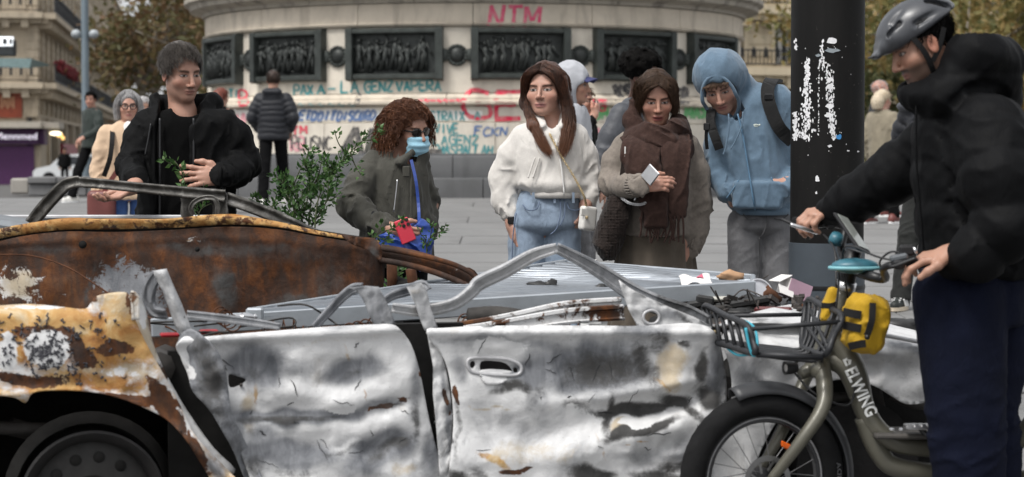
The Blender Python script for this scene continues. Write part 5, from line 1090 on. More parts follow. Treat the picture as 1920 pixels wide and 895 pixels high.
    strap_obj('base_patch', [cc + D(-.06, -.055, -.072), cc + D(-.03, -.075, -.062), cc + D(-.01, -.08, -.06)], .024, .006, M['black_nylon'], yb)
    MB().ball(cc + D(-.008, -.09, -.038), .009).build('zip_pull', bk, yb, True)
    y2 = empty('handlebar_bag', P(1553, 600, 7.05), 'small yellow pouch with black strap in front of the head tube', 'bag'); c2 = P(1556, 572, 7.04); o = [('add', rbox(c2, (.022, .03, .062), np.array(Matrix.Rotation(.25, 3, 'Y')), .018), 0)]; lo, hi = bounds(c2, pad=.1); sdf_obj('bag_body', o, lo, hi, .005, yl, y2, folds(.004, (14, 14, 14), .5, 93), .01)
    strap_obj('strap', [c2 + D(-.03, -.02, .0), c2 + D(0, -.038, .0), c2 + D(.03, -.03, .01)], .018, .005, M['black_nylon'], y2)
cargo_bike()
# ------------------------------------------------------------------ ground
def ground():
    t = NT('paving'); v = t.coord(kind='Object'); n1 = t.noise(1.3, 6, .65, v, .5); n2 = t.noise(45, 4, .7, v); n3 = t.noise(3.5, 5, .6, t.coord((.25, 2.2, 1)), .6); oi = t.n('ObjectInfo').outputs['Random']
    c = t.mix(t.ramp(n1, [(.3, 0), (.7, 1)]), (.17, .169, .168), (.235, .234, .23)); c = t.mix(t.ramp(n3, [(.45, 0), (.62, .55)]), c, (.115, .114, .112)); c = t.mix(t.math('MULTIPLY', n2, .45), c, (.135, .134, .132)); c = t.mix(t.math('MULTIPLY', oi, .5), c, (.15, .149, .147)); c = t.mix(t.ramp(t.noise(.9, 5, .6, v, 1.0), [(.6, 0), (.68, .35)]), c, (.09, .088, .085))
    rough = t.n('MapRange', {'Value': n1, 'To Min': .55, 'To Max': .85}).outputs[0]
    pm = t.out(c, rough, 0, t.bump(t.math('ADD', n2, n3), .25, .006))
    base = m_stone('joint_sand', (.085, .083, .08)); ys = [-40, -10, 0, 6.9, 12, 18, 24, 31, 36, 60, 100, 160, 400, 1500]
    g = mesh_obj('plaza_ground', [(x, y, zg(y) - .012) for y in ys for x in (-600, 600)], [(2 * i, 2 * i + 1, 2 * i + 3, 2 * i + 2) for i in range(len(ys) - 1)], base, None, False); tag(g, kind='structure')
    sl = math.atan(.0305); d = MB().box((0, 0, -.02), (3.19, 1.115, .04), None, .004).build('paving_slab', pm); me = d.data; first = True
    for r in range(21):
        yc = 6.6 + r * 1.2; xm = .26 * yc + 1.2; off = (r % 3) * 1.07
        if yc > 31: break
        for i in range(-int(xm / 3.2) - 2, int(xm / 3.2) + 2):
            x = i * 3.2 + off
            if abs(x) > xm + 1.4: continue
            o = d if first else d.copy(); 
            if not first: COL.objects.link(o)
            first = False; o.location = (x, yc, zg(yc) + random.uniform(-.001, .002)); o.rotation_euler = (sl + random.uniform(-.0008, .0008), random.uniform(-.0008, .0008), 0); o.parent = g
ground()
# ------------------------------------------------------------------ monument
MC = np.array([P(890, 300, 38.0)[0], 38.0]); MR = 4.7
def mon(th, r, z): return np.array([MC[0] + r * math.sin(th), MC[1] - r * math.cos(th), z])
def pcyl(x, y, r):
    d = F * _fw + (x - CX) * np.array([1., 0, 0]) - (y - CY) * _up; d = d / np.linalg.norm(d); o = np.array([-MC[0], -MC[1]]); dd = d[:2]
    a = dd @ dd; b = 2 * (o @ dd); c = o @ o - r * r; disc = max(b * b - 4 * a * c, 0); t = (-b - math.sqrt(disc)) / (2 * a); return np.array([0, 0, HCAM]) + d * t
def curved_block(mb, prof, a0, a1, n=6, rin=.35):
    "prof: outer (r,z) from bottom to top; closed solid sector"
    m = len(prof); vs = []; fs = []; rl = min(r for r, z in prof) - rin
    full = list(prof) + [(rl, prof[-1][1]), (rl, prof[0][1])]; k = len(full)
    for i in range(n + 1):
        a = a0 + (a1 - a0) * i / n
        for r, z in full: vs.append(mon(a, r, z))
    for i in range(n):
        for j in range(k): fs.append((i * k + j, (i + 1) * k + j, (i + 1) * k + (j + 1) % k, i * k + (j + 1) % k))
    fs += [tuple(range(k))[::-1], tuple(n * k + j for j in range(k))]
    return mb.add(vs, fs)
def monument():
    z0 = .74; e = empty('monument', (MC[0], MC[1], z0), 'round pale stone monument base with graffiti, bronze reliefs and dark steps', 'monument')
    lime = m_stone('limestone', (.66, .585, .48), (.20, .17, .14), .55, 2.5, .85, .25, 40); dark = m_stone('dark_granite', (.105, .107, .11), (.05, .05, .05), .5, 3, .75, .25, 50); grey = m_stone('weathered_limestone', (.43, .39, .33), (.10, .09, .08), .8, 2.5, .9, .3, 40)
    pale = m_stone('cleaned_limestone', (.74, .68, .58), (.32, .28, .24), .35, 2.5, .85, .2, 40)
    R_ = math.radians
    def course(name, prof, m, w, off, gap=.0012, lo=-100, hi=100, bev=.008):
        a = lo + off
        (r0, zb), (r1, zt) = prof[0], prof[-1]; pr = [(r0 - bev, zb + .002), (r0, zb + bev)] + list(prof[1:-1]) + [(r1, zt - bev), (r1 - bev, zt - .002)]
        while a < hi:
            ww = w * random.uniform(.9, 1.1); curved_block(MB(), pr, R_(a) + gap, R_(a + ww) - gap, max(4, int(ww / 2))).build(name, m, e, 'auto'); a += ww
    MB().lathe([(4.35, z0 - .6), (4.35, 3.9), (4.0, 4.1), (4.0, 7.0), (0, 7.0)], 72, (MC[0], MC[1], 0)).build('core', dark, e, 'auto')
    course('step_stone', [(6.0, z0 - .15), (6.0, 1.0), (5.99, 1.03)], dark, 13, 2); course('step_stone', [(5.45, 1.0), (5.45, 1.33), (5.43, 1.37)], dark, 15, 5); course('step_stone', [(5.1, 1.2), (5.1, 1.40)], dark, 30, 5)
    course('stone_block', [(4.82, 1.36), (4.82, 1.88)], pale, 17, 3); course('stone_block', [(4.79, 1.885), (4.79, 2.13)], pale, 21, 7)
    course('moulding_stone', [(4.80, 2.135), (4.84, 2.15), (4.90, 2.17), (4.90, 2.21), (4.84, 2.23), (4.84, 2.27), (4.80, 2.30), (4.74, 2.33)], lime, 19, 1, bev=.001)
    course('stone_block', [(4.70, 2.335), (4.70, 3.375)], pale, 24, -2.3 + 100 - 96)
    course('stone_block', [(4.76, 3.38), (4.78, 3.42), (4.74, 3.44), (4.74, 3.74)], lime, 24, 6)
    course('cornice_stone', [(4.78, 3.745), (4.80, 3.80), (4.92, 3.84), (5.00, 3.86), (5.02, 3.93), (5.10, 3.97), (5.10, 4.05), (4.95, 4.1)], grey, 20, 9, bev=.001)
    # bronze reliefs and bosses
    bz = m_plain('bronze_patina', (.045, .052, .048), .55, .35, .35, 6, .3, 60); bz2 = m_plain('bronze_dark', (.032, .036, .034), .5, .4, .4, 9, .35, 50)
    words = ['leftmost, cut by the edge of the monument', 'second from the left, above the man in quilted jacket', 'third from the left, above the woman with the face mask', 'in the middle, under the red NTM graffiti', 'second from the right, behind the man with afro hair', 'rightmost, behind the blue hood']
    g = np.random.default_rng(2)
    for k, (ac, wd) in enumerate(zip((-62.3, -38.3, -14.3, 9.7, 33.7, 57.7), words)):
        pe = empty('bronze_relief', mon(R_(ac), 4.72, 2.53), 'framed bronze relief panel, ' + wd, 'relief', 'bronze reliefs on the monument')
        a0, a1 = R_(ac - 9.4), R_(ac + 9.4); zb, zt = 2.545, 3.36
        bar_ = lambda nm, aa, bb, z1, z2, r: curved_block(MB(), [(4.72, z1), (r - .03, z1 + .006), (r, z1 + .03), (r, z2 - .03), (r - .03, z2 - .006), (4.72, z2)], aa, bb, 10 if bb - aa > .1 else 3, .06).build(nm, bz, pe, 'auto')
        bar_('frame_rail', a0 + .024, a1 - .024, zb, zb + .105, 4.84); bar_('frame_rail', a0 + .024, a1 - .024, zt - .105, zt, 4.86); bar_('frame_stile', a0, a0 + .0235, zb - .012, zt + .012, 4.87); bar_('frame_stile', a1 - .0235, a1, zb - .012, zt + .012, 4.87)
        curved_block(MB(), [(4.745, zb + .106), (4.745, zt - .106)], a0 + .0245, a1 - .0245, 10, .05).build('panel_ground', bz2, pe, 'auto')
        f = MB(); n = 9
        for i in range(n):
            a = a0 + .04 + (a1 - a0 - .08) * (i + g.uniform(.1, .9)) / n; hgt = g.uniform(.44, .56); zf = zb + .115 + g.uniform(0, .04); ln = g.uniform(-.03, .03); rr = 4.765
            for leg in (-1, 1): f.tube([mon(a + leg * .006, rr, zf), mon(a + leg * .007 + ln * .1, rr + .015, zf + hgt * .25), mon(a + ln * .2, rr + .01, zf + hgt * .5)], [.022, .028, .034], 7)
            f.ball(mon(a + ln * .25, rr + .015, zf + hgt * .64), (.05, .04, hgt * .19), None, 10, 7); f.ball(mon(a + ln * .35, rr + .03, zf + hgt * .93), (.026, .03, .034), None, 9, 6); f.tube([mon(a + ln * .3 - .008, rr + .02, zf + hgt * .75), mon(a + .004, rr + .045, zf + hgt * .45), mon(a - .012, rr + .02, zf + .02)], [.02, .03, .045], 6)
            for arm in (-1, 1):
                w_ = g.uniform(-.3, .5); f.tube([mon(a + ln * .3 + arm * .011, rr + .02, zf + hgt * .78), mon(a + arm * .02, rr + .03, zf + hgt * (.6 + w_ * .3)), mon(a + arm * .026, rr + .02, zf + hgt * (.6 + w_))], [.02, .017, .013], 6)
        for i in range(6): f.ball(mon(a0 + .04 + (a1 - a0 - .08) * g.random(), 4.755, zb + .12 + g.random() * .12), (g.uniform(.03, .09), .03, g.uniform(.015, .04)), None, 9, 6)
        for i in range(5): f.ball(mon(a0 + .04 + (a1 - a0 - .08) * g.random(), 4.75, zt - .13 - g.random() * .12), (g.uniform(.05, .12), .02, g.uniform(.012, .03)), None, 9, 6)
        f.build('relief_figures', bz2, pe, True)
    for k, ac in enumerate((-74.3, -50.3, -26.3, -2.3, 21.7, 45.7, 69.7)):
        be = empty('bronze_boss', mon(R_(ac), 4.72, 2.9), 'dark bronze lion boss on the pale stone, number %s counted from the left' % ['one', 'two', 'three', 'four', 'five', 'six', 'seven'][k], 'ornament', 'bronze bosses between the reliefs')
        n_ = nrm(mon(R_(ac), 1, 0) - mon(R_(ac), 0, 0)); c = mon(R_(ac), 4.70, 2.93); MB().lathe([(.17, -.02), (.17, .02), (.15, .035), (.12, .03), (.11, .035), (.09, .06), (.05, .075), (0, .08)], 24, c, n_).build('disc', bz2, be, True)
        t_ = np.cross((0, 0, 1), n_); m = MB()
        for i in range(16): m.ball(c + (t_ * math.cos(i * .3927) + D(0, 0, 1) * math.sin(i * .3927)) * .145 + n_ * .025, .03, None, 7, 5)
        for s_ in (-1, 1): m.box(c + t_ * s_ * .2 + n_ * .03, (.10, .08, .2), np.stack([t_, n_, D(0, 0, 1)], 1), .02)
        m.build('wreath', bz, be, True)
    # --- graffiti
    FT = {'A': [[(0, 0), (.5, 1), (1, 0)], [(.2, .38), (.8, .38)]], 'B': [[(0, 0), (0, 1), (.7, .95), (.75, .6), (0, .52), (.85, .4), (.8, .05), (0, 0)]], 'C': [[(1, .85), (.5, 1), (.05, .6), (.1, .2), (.5, 0), (1, .12)]], 'D': [[(0, 0), (0, 1), (.7, .85), (.95, .5), (.7, .1), (0, 0)]], 'E': [[(1, 1), (0, 1), (0, 0), (1, 0)], [(0, .52), (.8, .52)]], 'F': [[(1, 1), (0, 1), (0, 0)], [(0, .55), (.7, .55)]], 'G': [[(1, .9), (.4, 1), (.02, .55), (.3, .02), (1, .02), (1, .5), (.55, .5)]], 'H': [[(0, 0), (0, 1)], [(1, 0), (1, 1)], [(0, .5), (1, .5)]], 'I': [[(.5, 0), (.5, 1)]], 'K': [[(0, 0), (0, 1)], [(1, 1), (0, .45), (1, 0)]], 'L': [[(0, 1), (0, 0), (.9, 0)]], 'M': [[(0, 0), (.05, 1), (.5, .3), (.95, 1), (1, 0)]], 'N': [[(0, 0), (.05, 1), (.9, 0), (1, 1)]], 'O': [[(.5, 1), (.05, .6), (.2, .05), (.7, .02), (1, .5), (.5, 1)]], 'P': [[(0, 0), (0, 1), (.9, .9), (.85, .5), (0, .45)]], 'R': [[(0, 0), (0, 1), (.9, .9), (.85, .55), (0, .5), (1, 0)]], 'S': [[(1, .9), (.3, 1), (.05, .7), (.9, .35), (.7, 0), (0, .1)]], 'T': [[(0, 1), (1, 1)], [(.5, 1), (.5, 0)]], 'U': [[(0, 1), (.05, .2), (.5, 0), (.95, .2), (1, 1)]], 'V': [[(0, 1), (.5, 0), (1, 1)]], 'X': [[(0, 0), (1, 1)], [(0, 1), (1, 0)]], 'Z': [[(0, 1), (1, 1), (0, 0), (1, 0)]], '-': [[(0, .5), (1, .5)]], '~': [[(0, .4), (.3, .7), (.6, .3), (1, .6)]], '/': [[(0, 0), (1, 1)]]}
    def paint(key, c=None):
        if key in M: return M[key]
        t = NT(key); n = t.noise(14, 4, .7); M[key] = t.out(t.mix(t.ramp(n, [(.4, 0), (.75, .5)]), c, (.58, .53, .46)), .8); return M[key]
    def rprof(z): return float(np.interp(z, [1.3, 1.88, 1.89, 2.12, 2.14, 2.17, 2.21, 2.24, 2.30, 2.335, 3.37, 3.39, 3.42, 3.45, 3.74], [4.82, 4.82, 4.79, 4.79, 4.81, 4.9, 4.9, 4.84, 4.80, 4.70, 4.70, 4.78, 4.78, 4.74, 4.74]))
    seen = [0]
    def wp(x, y):
        q = pcyl(x, y, 4.8); q = pcyl(x, y, rprof(q[2]) + .006 + seen[0] * .0004); return q
    def ribbon(mb, pts, w):
        p = catmull([np.array(q, float) for q in pts], 3) if len(pts) > 2 else np.array([lerp(pts[0], pts[1], t) for t in np.linspace(0, 1, 5)]); vs = []
        for i in range(len(p)):
            t = p[min(i + 1, len(p) - 1)] - p[max(i - 1, 0)]; n = np.array([-t[1], t[0]]); n = n / (np.linalg.norm(n) + 1e-6) * w / 2 * random.uniform(.8, 1.15); vs += [wp(*(p[i] + n)), wp(*(p[i] - n))]
        mb.add(vs, [(2 * i, 2 * i + 1, 2 * i + 3, 2 * i + 2) for i in range(len(p) - 1)])
    def write(text, x0, y0, x1, y1, mat_, w, slant=0, jit=.06):
        w = w * 1.35; mb = MB(); n = len(text); cw = (x1 - x0) / n; seen[0] = (seen[0] + 1) % 12
        for i, ch in enumerate(text):
            dy = random.uniform(-.06, .06) * (y1 - y0)
            for pl in [q for pl_ in FT.get(ch, []) for q in (([pl_[k:k + 2] for k in range(len(pl_) - 1)]) if ch in 'EFLTZHKMNVXAI' else [pl_])]: ribbon(mb, [(x0 + (i + .1 + .78 * (u + random.uniform(-jit, jit))) * cw + slant * v * (y1 - y0), y1 + dy - (y1 - y0) * (v + random.uniform(-jit, jit) * .4)) for u, v in pl], w)
        return mb.build('graffiti', mat_, e)
    red, teal, blk, blu, grn, wht = paint('spray_red', (.60, .015, .06)), paint('spray_teal', (.03, .25, .27)), paint('spray_black', (.03, .03, .035)), paint('spray_blue', (.07, .15, .33)), paint('spray_green', (.08, .38, .12)), paint('paint_white', (.74, .72, .68))
    def patch(x0, y0, x1, y1):
        mb = MB(); n = 26; seen[0] = 0; vs = []
        for i in range(n + 1):
            x = x0 + (x1 - x0) * i / n; vs += [wp(x, y0 + random.uniform(-2, 2)), wp(x, (y0 + y1) / 2), wp(x, y1 + random.uniform(-2, 2))]
        mb.add(vs, [(3 * i + j, 3 * i + j + 1, 3 * i + 3 + j + 1, 3 * i + 3 + j) for i in range(n) for j in range(2)]); return mb.build('whitewash', wht, e, True)
    patch(556, 205, 712, 226); patch(800, 207, 905, 226); patch(425, 206, 478, 224)
    write('NTM', 912, 12, 1014, 50, paint('spray_pink', (.60, .05, .14)), 5, .1); write('LA', 637, 152, 674, 174, teal, 3); write('GENZ', 682, 152, 738, 172, teal, 3.4); write('VAPERA', 742, 152, 828, 171, teal, 3.2)
    write('PAX', 550, 160, 588, 178, teal, 2.8); write('A-', 592, 158, 632, 176, teal, 2.8); write('GEN', 862, 172, 1045, 222, red, 6.5, 0, .05); write('-~-~~-~', 782, 184, 866, 194, red, 3); write('STRAIX', 806, 209, 872, 226, teal, 2.6); write('A', 888, 210, 904, 223, teal, 2.2)
    write('VIVE', 814, 232, 860, 250, teal, 2.4); write('LAGENZ', 812, 254, 898, 271, teal, 2.6); write('MASHALLAH', 820, 273, 924, 290, teal, 2.8, .1); write('FCKN', 888, 238, 952, 254, blu, 2.8, .1)
    write('TM', 545, 237, 577, 252, red, 3); write('RR', 545, 258, 572, 285, paint('spray_pink2', (.68, .30, .34)), 4); write('PLUSNC', 546, 256, 622, 280, blk, 3); write('AN', 636, 240, 730, 290, blk, 9, .15, .03); write('-', 795, 270, 835, 298, blk, 8); write('ETDOIT', 558, 209, 628, 226, blu, 4.2, .3); write('DISCORD', 630, 209, 702, 226, blu, 4, .3)
    write('~~~~~~', 556, 192, 668, 203, paint('spray_faded', (.30, .42, .40)), 3); write('B', 446, 171, 470, 198, red, 3); write('TI', 428, 168, 448, 182, teal, 3); write('M~', 440, 212, 480, 240, paint('spray_pink2'), 4); write('/', 668, 175, 676, 196, blk, 6)
    write('COM', 1098, 202, 1142, 224, grn, 4); write('RS', 1098, 188, 1140, 206, red, 5); write('MAX', 1284, 202, 1330, 222, grn, 5); write('SB', 1266, 166, 1292, 194, blk, 6); write('XS', 1148, 160, 1190, 186, blk, 8); write('RA', 1100, 240, 1130, 270, paint('spray_pink2'), 3)
    seen[0] = 0
    # small sticker on the step
    st_ = P(657, 354, 31.9); MB().box(st_ + D(0, .05, 0), (.11, .02, .13)).build('sticker', wht, e); MB().box(st_ + D(0, .035, .01), (.07, .012, .05)).build('sticker', red, e)
monument()
# ------------------------------------------------------------------ pole
def pole():
    Y = 9.35; c = P(1551, 300, Y); b = D(c[0], Y, zg(Y)); r = 137 / 2 / (F / Y) * 1.0
    e = empty('lamp_column', b, 'thick black round column with torn white sticker remains and grey base', 'column')
    t = NT('black_column'); v = t.coord(); n1 = t.noise(7, 5, .6, v); n2 = t.noise(60, 3, .6, v); n3 = t.noise(5, 5, .6, t.coord((3, 3, .5)))
    col = t.mix(t.ramp(n3, [(.4, 0), (.7, .7)]), (.0048, .0046, .0044), (.0105, .0098, .0093)); col = t.mix(t.ramp(n2, [(.68, 0), (.75, .6)]), col, (.10, .09, .08))
    pm = t.out(col, t.n('MapRange', {'Value': n1, 'To Min': .5, 'To Max': .72}).outputs[0], 0, t.bump(n2, .1, .003), Specular_IOR_Level=.22)
    zs = P(1551, 455, Y)[2]
    MB().lathe([(r * .98, zs - .02 - 0), (r, zs), (r, 3.2), (r * .97, 6), (0, 6.01)], 48, (c[0], Y, 0)).build('shaft', pm, e, 'auto')
    gm = m_plain('column_base_grey', (.052, .064, .077), .55, .1, .12, 8, .08, 60)
    MB().lathe([(r * 1.035, b[2]), (r * 1.035, zs), (r * .9, zs + .004)], 40, (c[0], Y, 0)).build('base_sleeve', gm, e, 'auto')
    z2 = P(1551, 541, Y)[2]; MB().lathe([(r * 1.035 + .002, z2), (r * 1.05, z2 + .004), (r * 1.05, z2 + .014), (r * 1.035 + .002, z2 + .018)], 40, (c[0], Y, 0)).build('band', M['black_plastic'], e, 'auto')
    # torn paper pieces bent round the shaft
    g = np.random.default_rng(11); pap = m_plain('torn_paper', (.70, .70, .71), .85, 0, .12, 40, .3, 90); pg = m_plain('torn_paper_grey', (.22, .25, .27), .8, 0, .2, 40)
    def scrap(cx, cy, w, h, m=pap, rag=.35, n=12):
        pts = []
        for i in range(n):
            a = 2 * math.pi * i / n; k = 1 + g.uniform(-rag, rag); x = cx + w / 2 * k * math.cos(a) * (1.15 if abs(math.cos(a)) > .5 else 1); y = cy + h / 2 * k * math.sin(a)
            pts.append((x, y))
        def on(x, y):
            X = (x - CX) / (F / Y) * 1.0; u = np.clip((X - c[0]) / r, -.995, .995); th = math.asin(u); q = P(x, y, Y - r * math.cos(th)); return np.array([c[0] + (r + .0022) * math.sin(th), Y - (r + .0022) * math.cos(th), q[2]])
        MB().add([on(*q) for q in pts] + [on(cx, cy)], [(i, (i + 1) % n, n) for i in range(n)]).build('paper_scrap', m, e)
    scrap(1548, 77, 17, 12, rag=.15); scrap(1550, 95, 22, 8, pg); scrap(1524, 104, 10, 5, pg)
    sm_ = MB(); 
    def flakes(n, xf, wf, y0, y1, smax=4.5):
        for _ in range(n):
            y = g.uniform(y0, y1); x = xf(y) + g.normal() * wf(y) * .45; w, h = g.uniform(1, smax), g.uniform(2, smax * 2.2); a = g.uniform(0, 6.28); k = 6; pts = [(x + w / 2 * math.cos(q) * g.uniform(.5, 1.3), y + h / 2 * math.sin(q) * g.uniform(.5, 1.3)) for q in np.linspace(0, 6.28, k, endpoint=False)]
            vs = []
            for (px_, py_) in pts:
                th = math.asin(float(np.clip(((px_ - CX) / (F / Y) - c[0]) / r, -.995, .995))); q = P(px_, py_, Y - r * math.cos(th)); rr_ = r + .002 + _ * 2e-6; vs.append(np.array([c[0] + rr_ * math.sin(th), Y - rr_ * math.cos(th), q[2]]))
            sm_.add(vs, [tuple(range(k))])
    I = np.interp
    flakes(230, lambda y: 1505 - (y - 180) * .02, lambda y: I(y, [100, 150, 200, 240, 262], [3, 6, 11, 14, 8]), 110, 262); flakes(170, lambda y: I(y, [112, 140, 170, 210, 262], [1530, 1541, 1545, 1546, 1552]), lambda y: I(y, [112, 135, 170, 200, 220, 262], [6, 11, 7, 9, 9, 4]), 112, 262); flakes(40, lambda y: 1525, lambda y: 1.5, 125, 262, 2.5); flakes(26, lambda y: 1531, lambda y: 3, 76, 112, 4); flakes(60, lambda y: 1488, lambda y: 4, 210, 262); flakes(16, lambda y: 1488, lambda y: 2, 76, 96, 4); flakes(30, lambda y: 1545, lambda y: 60, 60, 330, 1.6)
    for y, w in ((150, 10), (163, 14), (200, 12), (216, 14)): scrap(1544, y, w, 9, rag=.3)
    sm_.build('paper_flakes', pap, e)['kind'] = 'stuff'
    for x, y, w, h in ((1545, 274, 7, 5), (1524, 336, 6, 12), (1580, 283, 5, 3), (1600, 284, 4, 3), (1522, 362, 3, 5)): scrap(x, y, w, h)
    scrap(1561, 257, 8, 10, m_plain('blue_scrap', (.04, .22, .5), .7)); scrap(1520, 398, 8, 12, pg)
pole()
# ------------------------------------------------------------------ far buildings, street things
def bl(A, B, u, z, out=0.0):
    d = (B - A) / np.linalg.norm(B - A); n = np.array([d[1], -d[0]]); q = A + d * u + n * out; return np.array([q[0], q[1], z])
def wall_box(mb, A, B, u0, u1, z0, z1, o0, o1):
    vs = [bl(A, B, u, z, o) for u in (u0, u1) for o in (o0, o1) for z in (z0, z1)]
    return mb.add(vs, [(0, 1, 3, 2), (4, 6, 7, 5), (0, 4, 5, 1), (2, 3, 7, 6), (0, 2, 6, 4), (1, 5, 7, 3)])
hst = m_stone('haussmann_stone', (.52, .44, .33), (.18, .15, .12), .6, .6, .85, .2, 8); hst2 = m_stone('haussmann_stone_pale', (.66, .56, .40), (.3, .25, .18), .4, .6, .85, .2, 8)
iron = m_plain('wrought_iron', (.02, .021, .024), .5, .3); gls = m_plain('window_glass', (.035, .04, .045), .12, 0, .2); frm = m_plain('window_frame', (.55, .55, .53), .6, 0, .08)
def facade(e, A, B, floors, m, bays, zb, win_w=1.1, bal=(), rail_h=.95, outs=.9, joints=True):
    L = np.linalg.norm(B - A); step = L / bays
    for z0, z1, w0, w1 in floors:
        # wall of the storey built as piers and spandrels round real openings
        mb = MB()
        for i in range(bays):
            c = (i + .5) * step; wall_box(mb, A, B, i * step, c - win_w / 2, z0, z1, -.5, 0); wall_box(mb, A, B, c + win_w / 2, (i + 1) * step, z0, z1, -.5, 0); wall_box(mb, A, B, c - win_w / 2, c + win_w / 2, z0, w0, -.5, 0); wall_box(mb, A, B, c - win_w / 2, c + win_w / 2, w1, z1, -.5, 0)
        mb.build('wall', m, e)
        if joints:
            k = MB(); z = z0 + .45
            while z < z1 - .1:
                for i in range(bays): wall_box(k, A, B, i * step, (i + .5) * step - win_w / 2 - .12, z, z + .36, -.1, .035); wall_box(k, A, B, (i + .5) * step + win_w / 2 + .12, (i + 1) * step, z, z + .36, -.1, .035)
                z += .42
            k.build('rusticated_stones', m, e)['kind'] = 'stuff'
        for i in range(bays):
            c = (i + .5) * step; w = wall_box(MB(), A, B, c - win_w / 2, c + win_w / 2, w0, w1, -.34, -.30).build('window', gls, e)
            f = MB(); t = .07
            for u0, u1, a, b in ((-win_w / 2, -win_w / 2 + t, w0, w1), (win_w / 2 - t, win_w / 2, w0, w1), (-t, t, w0, w1), (-win_w / 2, win_w / 2, w1 - t, w1), (-win_w / 2, win_w / 2, w0 + (w1 - w0) * .72, w0 + (w1 - w0) * .72 + t), (-win_w / 2, win_w / 2, w0, w0 + t)): wall_box(f, A, B, c + u0, c + u1, a, b, -.30, -.22)
            f.build('window_frame', frm, w)
            s_ = MB(); wall_box(s_, A, B, c - win_w / 2 - .14, c - win_w / 2, w0, w1, -.3, .07); wall_box(s_, A, B, c + win_w / 2, c + win_w / 2 + .14, w0, w1, -.3, .07); wall_box(s_, A, B, c - win_w / 2 - .2, c + win_w / 2 + .2, w1, w1 + .22, -.3, .12); s_.build('window_surround', m, w)
    for z in bal:
        b = MB(); wall_box(b, A, B, -.3, L + .3, z - .28, z, -.1, outs); wall_box(b, A, B, -.2, L + .2, z - .5, z - .28, -.1, outs * .6); b.build('balcony_slab', m, e)
        mo = MB(); n = int(L / .9)
        for i in range(n): wall_box(mo, A, B, i * .9 + .2, i * .9 + .55, z - .72, z - .28, -.1, outs * .75)
        mo.build('modillions', m, e)['kind'] = 'stuff'
        r = MB(); wall_box(r, A, B, -.3, L + .3, z + rail_h - .05, z + rail_h, outs - .1, outs - .04); wall_box(r, A, B, -.3, L + .3, z + .08, z + .13, outs - .1, outs - .04)
        n = int(L / .16)
        for i in range(n):
            wall_box(r, A, B, i * .16 - .012, i * .16 + .012, z + .1, z + rail_h, outs - .085, outs - .055)
            if i % 3 == 0: wall_box(r, A, B, i * .16 + .03, i * .16 + .13, z + .35, z + .7, outs - .08, outs - .06)
        r.build('railing', iron, e)
